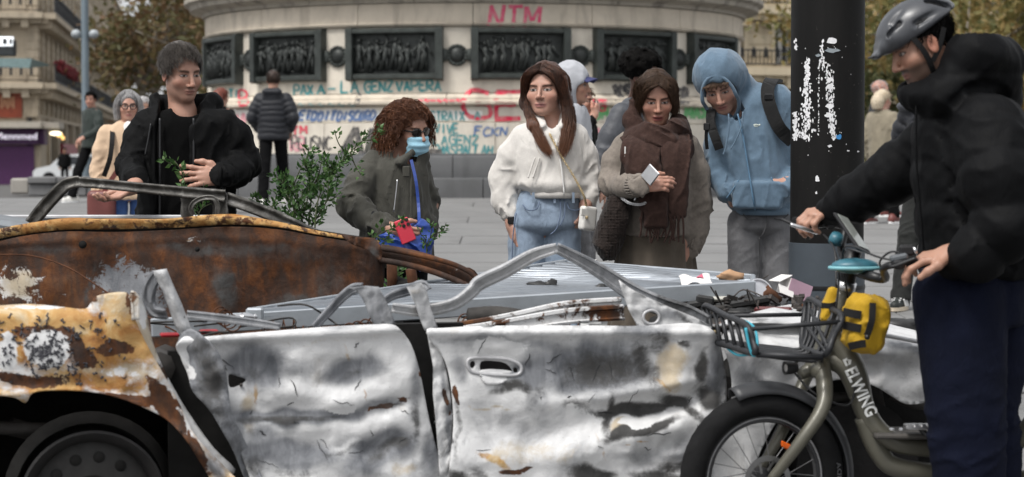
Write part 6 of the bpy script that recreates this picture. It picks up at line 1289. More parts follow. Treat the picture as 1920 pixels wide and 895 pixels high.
def left_building():
    A = np.array([-33.0, 103.0]); B = np.array([(72 - 960) / 38.3, 104.5]); C = np.array([(235 - 960) / 20.0, 200.0]); zs = .1
    e = empty('corner_building', (B[0], B[1], zs), 'stone corner building with iron balconies and purple shop front', 'building')
    fl = [(3.4, 5.0, 3.55, 4.85), (5.0, 8.4, 5.15, 7.7), (8.4, 11.8, 8.55, 11.0), (11.8, 15, 12, 14.4)]
    facade(e, A, B, fl, hst, 4, zs, 1.15, (5.05, 8.45)); facade(e, B, C, fl, hst, 30, zs, 1.15, (5.05, 8.45))
    mb = MB(); wall_box(mb, A, B, 0, np.linalg.norm(B - A), zs - .5, 3.4, -.6, -.3); wall_box(mb, B, C, 0, np.linalg.norm(C - B), zs - .5, 3.4, -.6, -.3); mb.build('ground_floor_wall', m_plain('shop_dark', (.03, .026, .024), .6), e)
    g = MB(); L = np.linalg.norm(C - B)
    for i in range(16): wall_box(MB(), B, C, i * 6.2 + .2, i * 6.2 + 1.0, zs - .5, 3.4, -.3, .06).build('pier', hst, e)
    LA = np.linalg.norm(B - A); w = MB(); wall_box(w, A, B, -.2, LA + .2, 2.85, 3.15, -.1, 1.0); wall_box(w, B, C, -.2, 3.5, 2.85, 3.15, -.1, 1.0); w.build('shop_canopy', m_plain('canopy_cream', (.42, .38, .32), .7), e)
    pur = m_plain('shop_purple', (.045, .01, .055), .6); s_ = MB(); wall_box(s_, A, B, 2, LA, 2.05, 2.82, -.2, .3); wall_box(s_, B, C, 0, 2.2, 2.05, 2.82, -.2, .3); s_.build('shop_fascia', pur, e)
    d = MB(); wall_box(d, A, B, LA - 1.9, LA - .2, zs - .4, 2.0, -.2, .05); d.build('shop_door', m_plain('door_purple', (.07, .016, .08), .6), e)
    d = MB(); wall_box(d, A, B, LA - 3.2, LA - 2.1, zs - .2, 2.0, -.25, .0); d.build('shop_window', gls, e)
    tx = bpy.data.curves.new('t', 'FONT'); tx.body = 'Mennmed'; tx.size = .62; tx.extrude = .02; to = bpy.data.objects.new('t', tx); me = bpy.data.meshes.new_from_object(to); bpy.data.objects.remove(to)
    v = np.array([q.co for q in me.vertices]); fs = [tuple(q.vertices) for q in me.polygons]; x0 = LA - 2.05; mesh_obj('shop_lettering', [bl(A, B, x0 + q[0] * .82, 2.3 + q[1] * .75, .33 + q[2]) for q in v], fs, m_emit('sign_white', (.75, .72, .8), .6), e, False)
    po = MB(); wall_box(po, A, B, LA - 2.1, LA - .75, 3.35, 4.95, .02, .12); po.build('orange_poster', m_plain('poster_orange', (.26, .05, .02), .5, 0, .3, 3), e); po = MB()
    for i in range(5): wall_box(po, A, B, LA - 1.75 + i * .14, LA - 1.68 + i * .14, 3.8 + .1 * (i % 2), 4.4, .12, .15)
    po.build('poster_print', m_plain('poster_cream', (.6, .35, .2), .6), e)
    for i, (u, z, r) in enumerate(((1.0, 2.55, .26),)): MB().ball(bl(B, C, .4, 2.6, .8), (.3, .3, .1)).build('shop_lamp', m_emit('warm_lamp', (1, .88, .62), 1.6), e, True)
    for u, z in ((2.6, 2.55), (3.4, 2.6), (4.1, 2.45)): MB().ball(bl(B, C, u * 2, z, .6), .1).build('shop_lamp', m_emit('amber_lamp', (1, .6, .2), 1), e, True)
    rd = MB(); wall_box(rd, B, C, 14, 26, zs, 2.2, -.2, .2); rd.build('red_shop_front', m_plain('shop_red', (.22, .012, .02), .5), e)
    fl_ = MB(); g_ = np.random.default_rng(4)
    for i in range(160): fl_.ball(bl(B, C, g_.uniform(.5, 14), 5.75 + g_.uniform(-.1, .45), .9 + g_.uniform(-.15, .2)), g_.uniform(.06, .14), None, 6, 4)
    fl_.build('red_flowers', m_plain('geranium', (.16, .015, .02), .7, 0, .5, 3), e, True)['kind'] = 'stuff'
    b = MB(); wall_box(b, A, B, -4, LA, zs - .5, 14.9, -9, -.5); wall_box(b, B, C, 0, L, zs - .5, 14.9, -9, -.5); b.build('inner_block', hst, e)
def right_building():
    Y = 75.0; s_ = F / Y; A = np.array([(1330 - 960) / s_, Y]); B = np.array([(2100 - 960) / s_, Y + 6]); e = empty('apartment_building', (A[0], Y, .3), 'cream stone apartment building with tall french windows behind the monument', 'building')
    zz = lambda y: 1.3 + (300 - y) / s_
    facade(e, A, B, [(.2, 1.2, .4, 1.0), (1.2, zz(128), 1.6, zz(150)), (zz(128), zz(8), zz(118), zz(36)), (zz(8), zz(-110), zz(-4), zz(-80))], hst2, 8, .2, .72, (zz(126), zz(10)), .62, .5)
    b = MB(); wall_box(b, A, B, -.3, np.linalg.norm(B - A), .2, zz(-110), -8, -.5); b.build('inner_block', hst2, e)
left_building(); right_building()
def street_lamp():
    Y = 46.0; c = P(161, 300, Y); z0 = zg(Y); e = empty('street_lamp', (c[0], Y, z0), 'tall blue grey lamp post with two globes in front of the corner building', 'street lamp')
    m = m_plain('lamp_grey', (.13, .165, .19), .5, .3, .1, 2); MB().lathe([(.13, z0), (.13, z0 + .6), (.085, z0 + .7), (.075, 9), (0, 9)], 16, (c[0], Y, 0)).build('post', m, e, 'auto')
    z = P(161, 66, Y)[2]
    for s_ in (-1, 1):
        MB().tube([D(c[0], Y, z - .05), D(c[0] + s_ * .12, Y, z - .04), D(c[0] + s_ * .17, Y, z)], .025, 6).build('arm', m, e); MB().ball(D(c[0] + s_ * .19, Y, z + .02), (.11, .11, .10)).build('lamp_head', m_plain('globe', (.35, .38, .4), .3), e, True)
street_lamp()
def bench_wall():
    Y = 34.0; m = m_stone('planter_stone', (.17, .17, .172), (.07, .07, .07), .6, 2, .8, .3, 30); x0, x1 = P(62, 345, Y)[0], P(336, 345, Y)[0]; z0 = zg(Y); zt = P(60, 332, Y)[2]; e = empty('stone_bench', ((x0 + x1) / 2, Y, z0), 'long low grey stone bench at the edge of the square', 'bench'); n = 5
    for i in range(n):
        a = x0 + (x1 - x0) * i / n; b = x0 + (x1 - x0) * (i + 1) / n - .012; MB().box(((a + b) / 2, Y, (z0 + zt) / 2 - .06), (b - a, .7, zt - z0 - .1), None, .02).build('stone_block', m, e); MB().box(((a + b) / 2, Y, zt - .05), (b - a + .004, .8, .11), None, .02).build('stone_slab', m, e)
    MB().box((P(45, 345, Y)[0], Y, (z0 + zt) / 2), (.30, .6, zt - z0 - .04), None, .03).build('end_block', m_stone('planter_pale', (.33, .31, .28)), e)
bench_wall()
def canopy_shelter():
    Y = 55.0; p = lambda x, y, d=0: P(x, y, Y + d); e = empty('bus_shelter', (p(-6, 300)[0], Y, zg(Y)), 'bus shelter with green tinted glass roof at the left edge', 'shelter'); gm = m_plain('tinted_glass', (.18, .26, .26), .2); bk = m_plain('shelter_dark', (.02, .022, .024), .5)
    a, b = p(-80, 118), p(88, 122); mb = MB(); mb.add([p(-80, 108, -1.5), p(60, 110, -1.5), p(92, 121, 0), p(-80, 117, 0), p(-80, 122, -1.5), p(55, 128, -1.5), p(92, 124, 0), p(-80, 126, 0)], [(0, 1, 2, 3), (7, 6, 5, 4), (0, 4, 5, 1), (1, 5, 6, 2), (2, 6, 7, 3), (3, 7, 4, 0)]); mb.build('roof_glass', gm, e)
    for x in (-50, -20, 10, 40): mb = MB(); mb.bar(p(x, 122, -1.4), p(x + 20, 121, -.1), .06, .06); mb.build('roof_rib', bk, e)
    MB().box((p(0, 300)[0], Y - .5, (zg(Y) + p(0, 120)[2]) / 2), (.14, .14, p(0, 120)[2] - zg(Y))).build('post', bk, e)
    MB().box((p(4, 300)[0], Y - .7, p(4, 236)[2]), (.16, .08, .34)).build('red_sign', m_plain('sign_red', (.35, .02, .02), .5), e)
    for y in (231, 241): MB().box((p(6, y)[0], Y - .77, p(4, y)[2]), (.12, .04, .09)).build('sign_plate', frm, e)
    MB().box((p(3, 300)[0], Y - .7, p(4, 268)[2]), (.14, .08, .55)).build('grey_panel', m_plain('panel_grey', (.3, .3, .3), .6), e); MB().box((p(5, 300)[0], Y - .72, p(4, 320)[2]), (.05, .05, .95)).build('sign_post', m_plain('wood_post', (.16, .09, .04), .7), e)
    sg = empty('hanging_sign', p(10, 84), 'black and white lit box sign above the glass shelter roof', 'sign'); MB().box(p(10, 90, 0), (.52, .3, .42), None, .03).build('box', bk, sg); MB().box(p(8, 78, -.12), (.46, .1, .24)).build('lit_face', m_emit('lit_white', (.8, .82, .85), .7), sg); MB().box(p(9, 78, -.2), (.10, .04, .14)).build('print', bk, sg); MB().box(p(20, 78, -.2), (.06, .04, .14)).build('print', bk, sg); MB().box(p(-6, 110, 0), (.08, .08, 1.0)).build('bracket', bk, sg)
canopy_shelter()
def white_car():
    Y = 95.0; s_ = F / Y; cx = P(112, 300, Y)[0]; z0 = zg(Y); e = empty('parked_car', (cx, Y, z0), 'white car parked beyond the stone bench at left', 'car'); wm = m_plain('car_white', (.62, .64, .65), .3, 0, .03)
    prof = [(-1.0, .35), (-1.02, .62), (-.85, .78), (-.25, .9), (.25, 1.36), (1.1, 1.42), (2.3, 1.35), (2.9, .95), (3.1, .85), (3.1, .35)]
    n = len(prof); vs = [(cx + x, Y - .85, z0 + z) for x, z in prof] + [(cx + x, Y + .85, z0 + z) for x, z in prof]; MB().add(vs, [tuple(range(n))[::-1], tuple(range(n, 2 * n))] + [(i, (i + 1) % n, n + (i + 1) % n, n + i) for i in range(n)]).build('body', wm, e)
    MB().add([(cx - .2, Y - .75, z0 + .945), (cx - .2, Y + .75, z0 + .945), (cx + .22, Y + .7, z0 + 1.35), (cx + .22, Y - .7, z0 + 1.35)], [(0, 1, 2, 3)]).build('windscreen', m_plain('car_glass', (.12, .17, .18), .15), e)
    MB().add([(cx + .0, Y - .855, z0 + .92), (cx + .33, Y - .855, z0 + 1.30), (cx + 2.2, Y - .855, z0 + 1.28), (cx + 2.6, Y - .855, z0 + .95)], [(0, 1, 2, 3)]).build('side_window', gls, e)
    for x in (-.3, 2.3): MB().lathe([(0, -.86), (.2, -.87), (.31, -.85), (.31, -.7), (0, -.68)], 20, (cx + x, Y, z0 + .31), (0, 1, 0)).build('wheel', M['rubber'], e, True)
white_car()
# ------------------------------------------------------------------ trees
def leaf_cloud(name, pts, size, m, parent, seed=0, flat=.5):
    g = np.random.default_rng(seed); N = len(pts); a = g.normal(size=(N, 3)); a /= np.linalg.norm(a, axis=1, keepdims=True); b = np.cross(a, g.normal(size=(N, 3))); b /= np.linalg.norm(b, axis=1, keepdims=True)
    s_ = size * g.uniform(.6, 1.35, (N, 1)); p = np.asarray(pts); V = np.stack([p - a * s_, p + b * s_ * flat - a * s_ * .1, p + a * s_, p - b * s_ * flat + a * s_ * .1], 1).reshape(-1, 3)
    V = V + 0; return mesh_obj(name, V, np.arange(N * 4).reshape(-1, 4), m, parent, False, {'lv': ('FLOAT', np.repeat(g.random(N), 4))})
def m_leaf(name, cols, trans=.3, rough=.6):
    t = NT(name); a = t.attr('lv'); n = t.noise(.8, 3); f = t.math('ADD', t.math('MULTIPLY', a, .65), t.math('MULTIPLY', n, .35)); c = t.ramp(f, [(i / (len(cols) - 1), q) for i, q in enumerate(cols)])
    m = t.out(c, rough, Specular_IOR_Level=.3); nt_ = t.t; tr = t.n('BsdfTranslucent', {'Color': c}); mx_ = t.n('MixShader', {0: trans, 1: t.b.outputs[0], 2: tr.outputs[0]}); out = [q for q in nt_.nodes if q.type == 'OUTPUT_MATERIAL'][0]; nt_.links.new(mx_.outputs[0], out.inputs[0]); return m
bark = m_stone('plane_bark', (.20, .175, .14), (.09, .08, .06), .6, 4, .9, .4, 20)
leafA = m_leaf('autumn_leaves', [(.05, .058, .023), (.09, .086, .033), (.13, .1, .042), (.155, .09, .045), (.1, .06, .033)]); leafB = m_leaf('green_autumn_leaves', [(.07, .085, .03), (.12, .125, .045), (.19, .16, .055), (.27, .19, .07), (.20, .12, .06)])
def tree(x, Y, hgt, cr, trunk_r, label, m, seed, N=5000, cz=None, leaf=.16, dens=1.0, base_z=None):
    g = np.random.default_rng(seed); z0 = zg(Y) if base_z is None else base_z; e = empty('plane_tree', (x, Y, z0), label, 'tree', 'plane trees around the square'); tips = []
    mb = MB(); t0 = D(x, Y, z0); fk = t0 + D(g.uniform(-.3, .3), g.uniform(-.2, .2), hgt * .27); mb.tube(catmull([t0, lerp(t0, fk, .5) + D(g.uniform(-.1, .1), 0, 0), fk], 4), np.linspace(trunk_r * 1.25, trunk_r * .8, 9), 10)
    for i in range(7):
        a = 6.283 * i / 7 + g.uniform(-.4, .4); rr = cr * g.uniform(.45, .85); q1 = fk + D(math.cos(a) * rr * .4, math.sin(a) * rr * .4, hgt * g.uniform(.06, .2)); q2 = fk + D(math.cos(a) * rr, math.sin(a) * rr, hgt * g.uniform(.08, .5)); pth = catmull([fk, q1, q2], 5); mb.tube(pth, np.linspace(trunk_r * .5, trunk_r * .1, len(pth)), 7)
        for k in range(4):
            b0 = pth[g.integers(4, len(pth))]; b1 = b0 + D(*(g.normal(size=2) * cr * .25), hgt * g.uniform(-.14, .12)); mb.tube([b0, lerp(b0, b1, .5) + g.normal(size=3) * .08, b1], [trunk_r * .16, trunk_r * .1, .015], 5); tips.append(b1); tips.append(lerp(b0, b1, .6))
        tips += [q2, q1, lerp(q1, q2, .5)]
    mb.build('trunk', bark, e, True)
    T = np.array(tips); i = g.integers(0, len(T), N); off = g.normal(size=(N, 3)) * np.array([cr * .13, cr * .13, hgt * .055]) * (.4 + g.random((N, 1)))
    cl = fbm((T[i] + off) * 1.1 + seed, 2); keep = cl > -.25 * dens - .1 + (1 - dens) * .3; pts = (T[i] + off)[keep]
    leaf_cloud('crown', pts, leaf, m, e, seed)
for i, a in enumerate([(-9.75, 56, 9.5, 2.3, .16, 'plane tree with brown leaves left of the monument, pale trunk showing', leafA, 1, 3000, None, .11, .8), (-11.2, 68, 11, 2.6, .2, 'thinning plane tree behind the grey haired woman', leafA, 2, 3200, None, .13, .75), (-11.3, 84, 13, 4.0, .24, 'big brown plane tree far behind the black jacket man', leafB, 3, 6500, None, .15, .9),
    (-8.4, 64, 10, 2.6, .17, 'plane tree with yellowing leaves at the left edge of the monument', leafA, 4, 4500, None, .12, .95), (-14, 110, 15, 5, .24, 'far brown tree down the street at left', leafB, 5, 6500, None, .2, .95)]): tree(*a)
for i, a in enumerate([(10.6, 50, 7.5, 3.6, .15, 'yellow green tree just right of the black column', leafB, 11, 9000, None, .11, .9), (13.0, 54, 8.0, 4.0, .16, 'yellow green tree behind the cyclist helmet', leafB, 12, 9000, None, .12, .9), (11.6, 64, 9, 4.2, .18, 'taller autumn tree behind the blonde woman', leafB, 13, 8000, None, .13, .85), (15.0, 58, 8.5, 4.2, .16, 'yellow green tree at the right edge of the picture', leafB, 14, 8000, None, .12, .9)]): tree(*a)
def hedge():
    Y = 50.0; x0, x1 = P(1600, 300, Y)[0], P(2000, 300, Y)[0]; g = np.random.default_rng(8); N = 4200; pts = np.column_stack([g.uniform(x0, x1, N), Y + g.uniform(-.6, .6, N), zg(Y) + 2.75 * g.random(N) ** .8]); pts = pts[fbm(pts * .9, 2) > -.45]
    e = empty('hedge', ((x0 + x1) / 2, Y, zg(Y)), 'loose green shrub hedge behind the blonde woman and bald man', 'hedge'); leaf_cloud('foliage', pts, .11, m_leaf('hedge_leaves', [(.04, .055, .025), (.075, .09, .04), (.11, .115, .05), (.15, .13, .06)]), e, 5)
    mb = MB()
    for i in range(30): x = g.uniform(x0, x1); mb.tube([D(x, Y, zg(Y)), D(x + g.uniform(-.2, .2), Y, zg(Y) + 1.2), D(x + g.uniform(-.4, .4), Y, zg(Y) + 2.2)], [.03, .02, .01], 5)
    mb.build('stems', bark, e)
hedge()
# ------------------------------------------------------------------ wrecked cars
def m_burnt(name):
    t = NT(name); v = t.coord(); A = t.attr
    n1 = t.noise(7, 8, .68, v, .9); n2 = t.noise(30, 7, .72, v, .5); n3 = t.noise(150, 4, .7, v); st = t.noise(14, 6, .62, t.coord((1.2, 1.2, .3), rot=(0, .5, 0)), .6); n4 = t.noise(3.2, 6, .6, v, 1.2)
    base = t.mix(t.ramp(n4, [(.28, 0), (.46, 1)]), (.42, .425, .435), (.69, .69, .69)); base = t.mix(t.ramp(n2, [(.58, 0), (.70, .35)]), base, (.40, .405, .42)); base = t.mix(t.ramp(st, [(.62, 0), (.72, .45)]), base, (.22, .225, .235)); base = t.mix(t.ramp(n1, [(.60, 0), (.72, .35)]), base, (.52, .46, .36))
    def msk(at, lo=.3, hi=.62, k1=.9, k2=.6):
        f = t.math('ADD', A(at), t.math('ADD', t.math('MULTIPLY', t.math('SUBTRACT', n1, .5), k1), t.math('MULTIPLY', t.math('SUBTRACT', n2, .5), k2))); return t.n('MapRange', {'Value': f, 'From Min': lo, 'From Max': hi}, interpolation_type='SMOOTHSTEP').outputs[0]
    cream = t.mix(n2, (.40, .31, .19), (.62, .56, .46)); yel = t.ramp(n1, [(.3, (.15, .06, .02)), (.42, (.36, .17, .05)), (.55, (.50, .31, .12)), (.68, (.60, .50, .34))]); rust = t.ramp(t.math('ADD', t.math('MULTIPLY', n4, .6), t.math('MULTIPLY', n2, .4)), [(.34, (.016, .010, .008)), (.44, (.055, .022, .010)), (.54, (.135, .048, .015)), (.66, (.24, .095, .028))]); rust = t.mix(t.ramp(st, [(.42, 0), (.62, .8)]), rust, (.04, .027, .022)); rust = t.mix(t.ramp(n4, [(.54, 0), (.68, .4)]), rust, (.05, .045, .045))
    gry = t.mix(t.ramp(st, [(.32, 0), (.68, 1)]), (.10, .106, .118), (.27, .278, .295)); drk = t.mix(n2, (.018, .018, .019), (.095, .093, .09))
    c = t.mix(msk('cream', .3, .8, .9, .9), base, cream); c = t.mix(msk('yellow', .3, .6), c, yel); c = t.mix(msk('grey', .12, .95, .5, .35), c, gry); c = t.mix(msk('rust', .38, .52, .9, 1.1), c, rust); c = t.mix(msk('dark', .3, .78, .6, .7), c, drk); c = t.mix(msk('white', .38, .54, .9, 1.3), c, (.64, .64, .64))
    c = t.mix(t.ramp(n3, [(.64, 0), (.72, .6)]), c, (.08, .075, .07))
    return t.out(c, t.n('MapRange', {'Value': t.math('ADD', n1, t.math('MULTIPLY', A('rust'), .4)), 'To Min': .52, 'To Max': .8}).outputs[0], t.math('MULTIPLY', t.math('SUBTRACT', 1.0, A('rust'), None, True), .06), t.bump(t.math('ADD', t.math('MULTIPLY', n1, 1.5), t.math('ADD', n2, t.math('MULTIPLY', n3, .3))), .35, .010), Specular_IOR_Level=.3)
BURN = m_burnt('burnt_metal')
SOOT = m_plain('soot', (.012, .0115, .011), .85, 0, .5, 8, .4, 40, .2); CHAR = m_plain('charred_metal', (.04, .036, .033), .75, .2, .5, 9, .5, 35); RUSTM = m_plain('rusted_metal', (.085, .035, .017), .85, .1, .5, 14, .5, 50, .3); GALV = m_plain('galvanised', (.40, .43, .46), .42, .55, .12, 9, .12, 60); GALVD = m_plain('galvanised_dark', (.17, .185, .20), .45, .5, .15, 9, .12, 60)
KEYS = ('cream', 'yellow', 'grey', 'rust', 'dark', 'white')
def masks(px, blobs, base=None):
    "px (N,2) pixel coordinates on the panel; blobs (key,x,y,rx,ry,rot_deg,strength)"
    out = {k: np.full(len(px), (base or {}).get(k, 0.0)) for k in KEYS}
    w = px + 9 * np.column_stack([vnoise(np.column_stack([px * .03, px[:, :1] * 0 + 3])), vnoise(np.column_stack([px * .03, px[:, :1] * 0 + 9]))])
    for k, x, y, rx, ry, a, s in blobs:
        a = math.radians(a); d = w - (x, y); u = (d[:, 0] * math.cos(a) + d[:, 1] * math.sin(a)) / rx; v = (-d[:, 0] * math.sin(a) + d[:, 1] * math.cos(a)) / ry; m = s * np.exp(-(u * u + v * v) ** 1.5)
        if s >= 0: out[k] = np.maximum(out[k], m)
        else: out[k] = out[k] * (1 + m)
    return out
def cdt_panel(outline, holes=(), step=7, smooth=3):
    ol = catmull([np.array(q, float) for q in outline], smooth, True) if smooth > 1 else np.array(outline, float); loops = [ol] + [catmull([np.array(q, float) for q in h], 3, True) for h in holes]
    pts = []; edges = []
    for L in loops: b = len(pts); pts += [tuple(q) for q in L]; edges += [(b + i, b + (i + 1) % len(L)) for i in range(len(L))]
    lo, hi = ol.min(0), ol.max(0); gx, gy = np.meshgrid(np.arange(lo[0], hi[0], step), np.arange(lo[1], hi[1], step)); gp = np.column_stack([gx.ravel() + (np.round(gy.ravel() / step) % 2) * step * .5, gy.ravel()])
    def inside(P_, L):
        x, y = P_.T; r = np.zeros(len(P_), bool); j = len(L) - 1
        for i in range(len(L)):
            c = ((L[i][1] > y) != (L[j][1] > y)) & (x < (L[j][0] - L[i][0]) * (y - L[i][1]) / (L[j][1] - L[i][1] + 1e-9) + L[i][0]); r ^= c; j = i
        return r
    def near(P_, L): return np.min(np.hypot(P_[:, None, 0] - L[None, :, 0], P_[:, None, 1] - L[None, :, 1]), 1) < step * .55
    k = inside(gp, ol) & ~near(gp, ol)
    for h in loops[1:]: k &= ~inside(gp, h) & ~near(gp, h)
    pts += [tuple(q) for q in gp[k]]
    r = delaunay_2d_cdt([Vector(q) for q in pts], edges, [], 0, 1e-4); V = np.array([tuple(q) for q in r[0]]); T = np.array([list(q) for q in r[2]]); c = V[T].mean(1); ok = inside(c, ol)
    for h in loops[1:]: ok &= ~inside(c, h)
    return V, T[ok]
def panel(name, outline, surf, blobs=(), base=None, parent=None, thick=.004, holes=(), step=7, mat_=None, smooth=3, up=None):
    "surf(px array)->world array; closed thin sheet"
    V, T = cdt_panel(outline, holes, step, smooth); Wd = surf(V); at = {k: ('FLOAT', v) for k, v in masks(V, blobs, base).items()}
    o = mesh_obj(name, Wd, T, mat_ or BURN, parent, True, at); sd_ = o.modifiers.new('s', 'SOLIDIFY'); sd_.thickness = thick; sd_.offset = 0
    return o
# near wreck: side plane through two pixels columns
A0 = P(170, 600, 6.67); A1 = P(1600, 600, 7.34); AU = nrm([A1[0] - A0[0], A1[1] - A0[1], 0]); AN = np.array([AU[1], -AU[0], 0.0])
def side(px, off=0.0):
    "pixel -> point on the near flank of the silver wreck (+off outward)"
    px = np.atleast_2d(px); out = np.empty((len(px), 3)); o = np.array([0, 0, HCAM]); off = np.broadcast_to(off, len(px))
    d = F * _fw + (px[:, :1] - CX) * np.array([1., 0, 0]) - (px[:, 1:2] - CY) * _up; n = AN; t = ((A0 - o) @ n + off) / (d @ n); return o + d * t[:, None]
def sp(x, y, off=0.0): return side((x, y), off)[0]
def dents(lst):
    def f(px):
        h = np.zeros(len(px))
        for x, y, rx, ry, a, amp in lst:
            a = math.radians(a); d = px - (x, y); u = (d[:, 0] * math.cos(a) + d[:, 1] * math.sin(a)) / rx; v = (-d[:, 0] * math.sin(a) + d[:, 1] * math.cos(a)) / ry; h += amp * np.exp(-(u * u + v * v))
        return h
    return f
def crumple(px, amp, f=.02, seed=0): q = np.column_stack([px * f, np.full(len(px), seed * 3.3)]); return amp * (1 - 2 * np.abs(vnoise(q))) + amp * .5 * (1 - 2 * np.abs(vnoise(q * 2.1 + 5)))
def ribbon_strip(name, px, offs, w, parent, blobs=None, base=None, th=.012, mat_=None, lip=.35, turn=None, sm_=6):
    "bent pressed-steel strip along a pixel path: folded U section"
    pts = [sp(x, y, o) for (x, y), o in zip(px, offs)]; p = catmull(pts, sm_); pp = catmull([np.array(q, float) for q in px], sm_); ww = 1.05 * np.interp(np.linspace(0, 1, len(p)), np.linspace(0, 1, len(w)), w); tr = np.interp(np.linspace(0, 1, len(p)), np.linspace(0, 1, len(turn)), turn) if turn is not None else np.zeros(len(p))
    vs = []; prof = [(-.5, -lip * .5), (-.48, .06), (-.38, .09), (-.3, -.05), (.22, -.06), (.3, .08), (.46, .06), (.5, -lip * .5)]; m = len(prof)
    for i in range(len(p)):
        t = nrm(p[min(i + 1, len(p) - 1)] - p[max(i - 1, 0)]); n0 = nrm(AN - t * (AN @ t)); b0 = np.cross(t, n0); n = n0 * math.cos(tr[i]) + b0 * math.sin(tr[i]); b = np.cross(t, n)
        for u, v in prof: vs.append(p[i] + b * u * ww[i] + n * v * ww[i])
    fs = [(i * m + k, i * m + k + 1, (i + 1) * m + k + 1, (i + 1) * m + k) for i in range(len(p) - 1) for k in range(m - 1)]; px2 = np.repeat(pp, m, 0)
    o = mesh_obj(name, vs, fs, mat_ or BURN, parent, True, {k: ('FLOAT', v) for k, v in masks(px2, blobs or [], base or {'grey': .42}).items()}); o.data.set_sharp_from_angle(angle=.6); s_ = o.modifiers.new('s', 'SOLIDIFY'); s_.thickness = th * .35; s_.offset = 0
    return o
def silver_wreck():
    e = empty('burnt_car', sp(900, 895), 'burnt out silver grey car with dented doors and no roof', 'car')
    # ---- rear quarter
    ol = [(-60, 578), (0, 574), (60, 571), (120, 577), (160, 580), (172, 566), (180, 556), (205, 550), (232, 548), (243, 556), (250, 590), (272, 640), (300, 690), (325, 735), (345, 775), (365, 815), (395, 850), (430, 885), (470, 930), (420, 935), (395, 900), (372, 860), (345, 820), (310, 785), (260, 760), (205, 741), (150, 733), (95, 732), (62, 737), (48, 755), (30, 746), (0, 742), (-60, 738)]
    dq = dents([(100, 660, 120, 60, 0, .03), (225, 600, 30, 60, 10, .02), (330, 780, 40, 60, 40, -.02)])
    def sq(px):
        y = px[:, 1]; h = dq(px) + crumple(px, .006, .02, 1); roll = -.09 * sm(606, 560, y) ** 2 * (px[:, 0] < 170); lip = .03 * np.exp(-((y - np.interp(px[:, 0], [0, 150, 260, 345, 430], [742, 735, 760, 820, 900])) / 9) ** 2); return side(px, h + roll + lip)
    B = [('yellow', 110, 630, 260, 70, 5, .85), ('cream', 230, 695, 80, 26, 12, .9), ('yellow', 150, 720, 200, 30, 0, .7), ('white', 90, 655, 48, 34, 10, 1.0), ('white', 10, 660, 26, 46, 0, .95), ('rust', 125, 640, 60, 22, 25, .95), ('rust', 60, 628, 60, 18, 8, .75), ('rust', 165, 670, 30, 30, 30, .9), ('grey', 150, 672, 40, 18, 0, .7), ('grey', 70, 632, 40, 16, 0, .55), ('cream', 200, 700, 70, 26, 8, 1.2), ('white', 230, 702, 55, 16, 12, .6), ('cream', 225, 575, 40, 22, 0, 1.1), ('rust', 215, 655, 45, 12, 10, .75), ('rust', 40, 712, 90, 14, 0, .8), ('rust', 230, 748, 200, 10, 4, .85), ('rust', 320, 770, 26, 90, -32, .95), ('rust', 355, 840, 22, 60, -35, .8), ('white', 90, 573, 90, 5, 2, .7), ('dark', 20, 735, 60, 5, 0, .5), ('cream', 275, 640, 16, 50, -25, 1), ('grey', 400, 870, 40, 16, 45, .8), ('rust', 180, 560, 8, 16, 20, .5), ('rust', 250, 560, 10, 40, 0, .6)]
    panel('rear_quarter', ol, sq, B, {'cream': .15, 'yellow': .42}, e, step=6)
    # crazed paint flakes, curled squiggles
    g = np.random.default_rng(6); mb = MB(); fl = MB()
    for i in range(190):
        c = np.array([g.normal(92, 34), g.normal(657, 20)]) if i < 110 else np.array([g.uniform(0, 235), g.uniform(590, 720)])
        a = g.uniform(0, 6.28); L = g.uniform(3, 10); pts = [c + L * (k / 4 - .5) * np.array([math.cos(a), math.sin(a)]) + g.normal(size=2) * 1.4 + 2.5 * math.sin(k * 1.5) * np.array([-math.sin(a), math.cos(a)]) for k in range(5)]
        q = sq(np.array(pts)) + AN * .004; mb.tube(q, g.uniform(.0012, .0028), 5)
    mb.build('curled_paint', m_plain('paint_curl', (.05, .05, .06), .6), e, True)['kind'] = 'stuff'
    panel('quarter_jamb', [(250, 560), (262, 556), (275, 590), (285, 640), (310, 700), (350, 770), (400, 840), (440, 880), (420, 890), (385, 850), (340, 785), (300, 715), (272, 650), (254, 600)], lambda px: side(px, -.03 - .05 * sm(0, 30, px[:, 0] - np.interp(px[:, 1], [556, 640, 770, 880], [240, 268, 335, 425]))), [('cream', 270, 640, 30, 60, 0, 1), ('rust', 300, 700, 30, 30, 0, .7), ('grey', 280, 600, 10, 50, 0, .8), ('white', 262, 600, 8, 30, 0, .8)], {'cream': .3, 'grey': .3}, e, step=6)
    ribbon_strip('quarter_seam', [(243, 552), (252, 560), (254, 600)], [0.02, .02, .02], [.02, .025, .02], e, base={'cream': .5, 'rust': .3})
    # ---- rear wheel, arch
    C = sp(172, 950, -.10); C[2] = .215; w = empty('rear_wheel', C); grp(w, e); rm = m_plain('burnt_rim', (.013, .012, .012), .6, .3, .4, 14, .4, 50)
    MB().lathe([(.205, -.16), (.225, -.155), (.215, -.13), (.185, -.1), (.18, .0), (.205, .03), (.226, .045), (.23, .055), (.222, .06), (.20, .045), (.19, .02)], 48, C, AN).build('rim', rm, w, 'auto')
    d = MB(); n = 48; prof = [(.19, .01), (.165, .018), (.12, .028), (.085, .034), (.06, .02), (.03, .018), (0, .03)]; d.lathe(prof, n, C, AN); d.build('wheel_disc', m_plain('rim_disc', (.017, .016, .015), .6, .3, .3, 14, .3, 40), w, 'auto')
    X = nrm(np.cross(AN, (0, 0, 1))); 
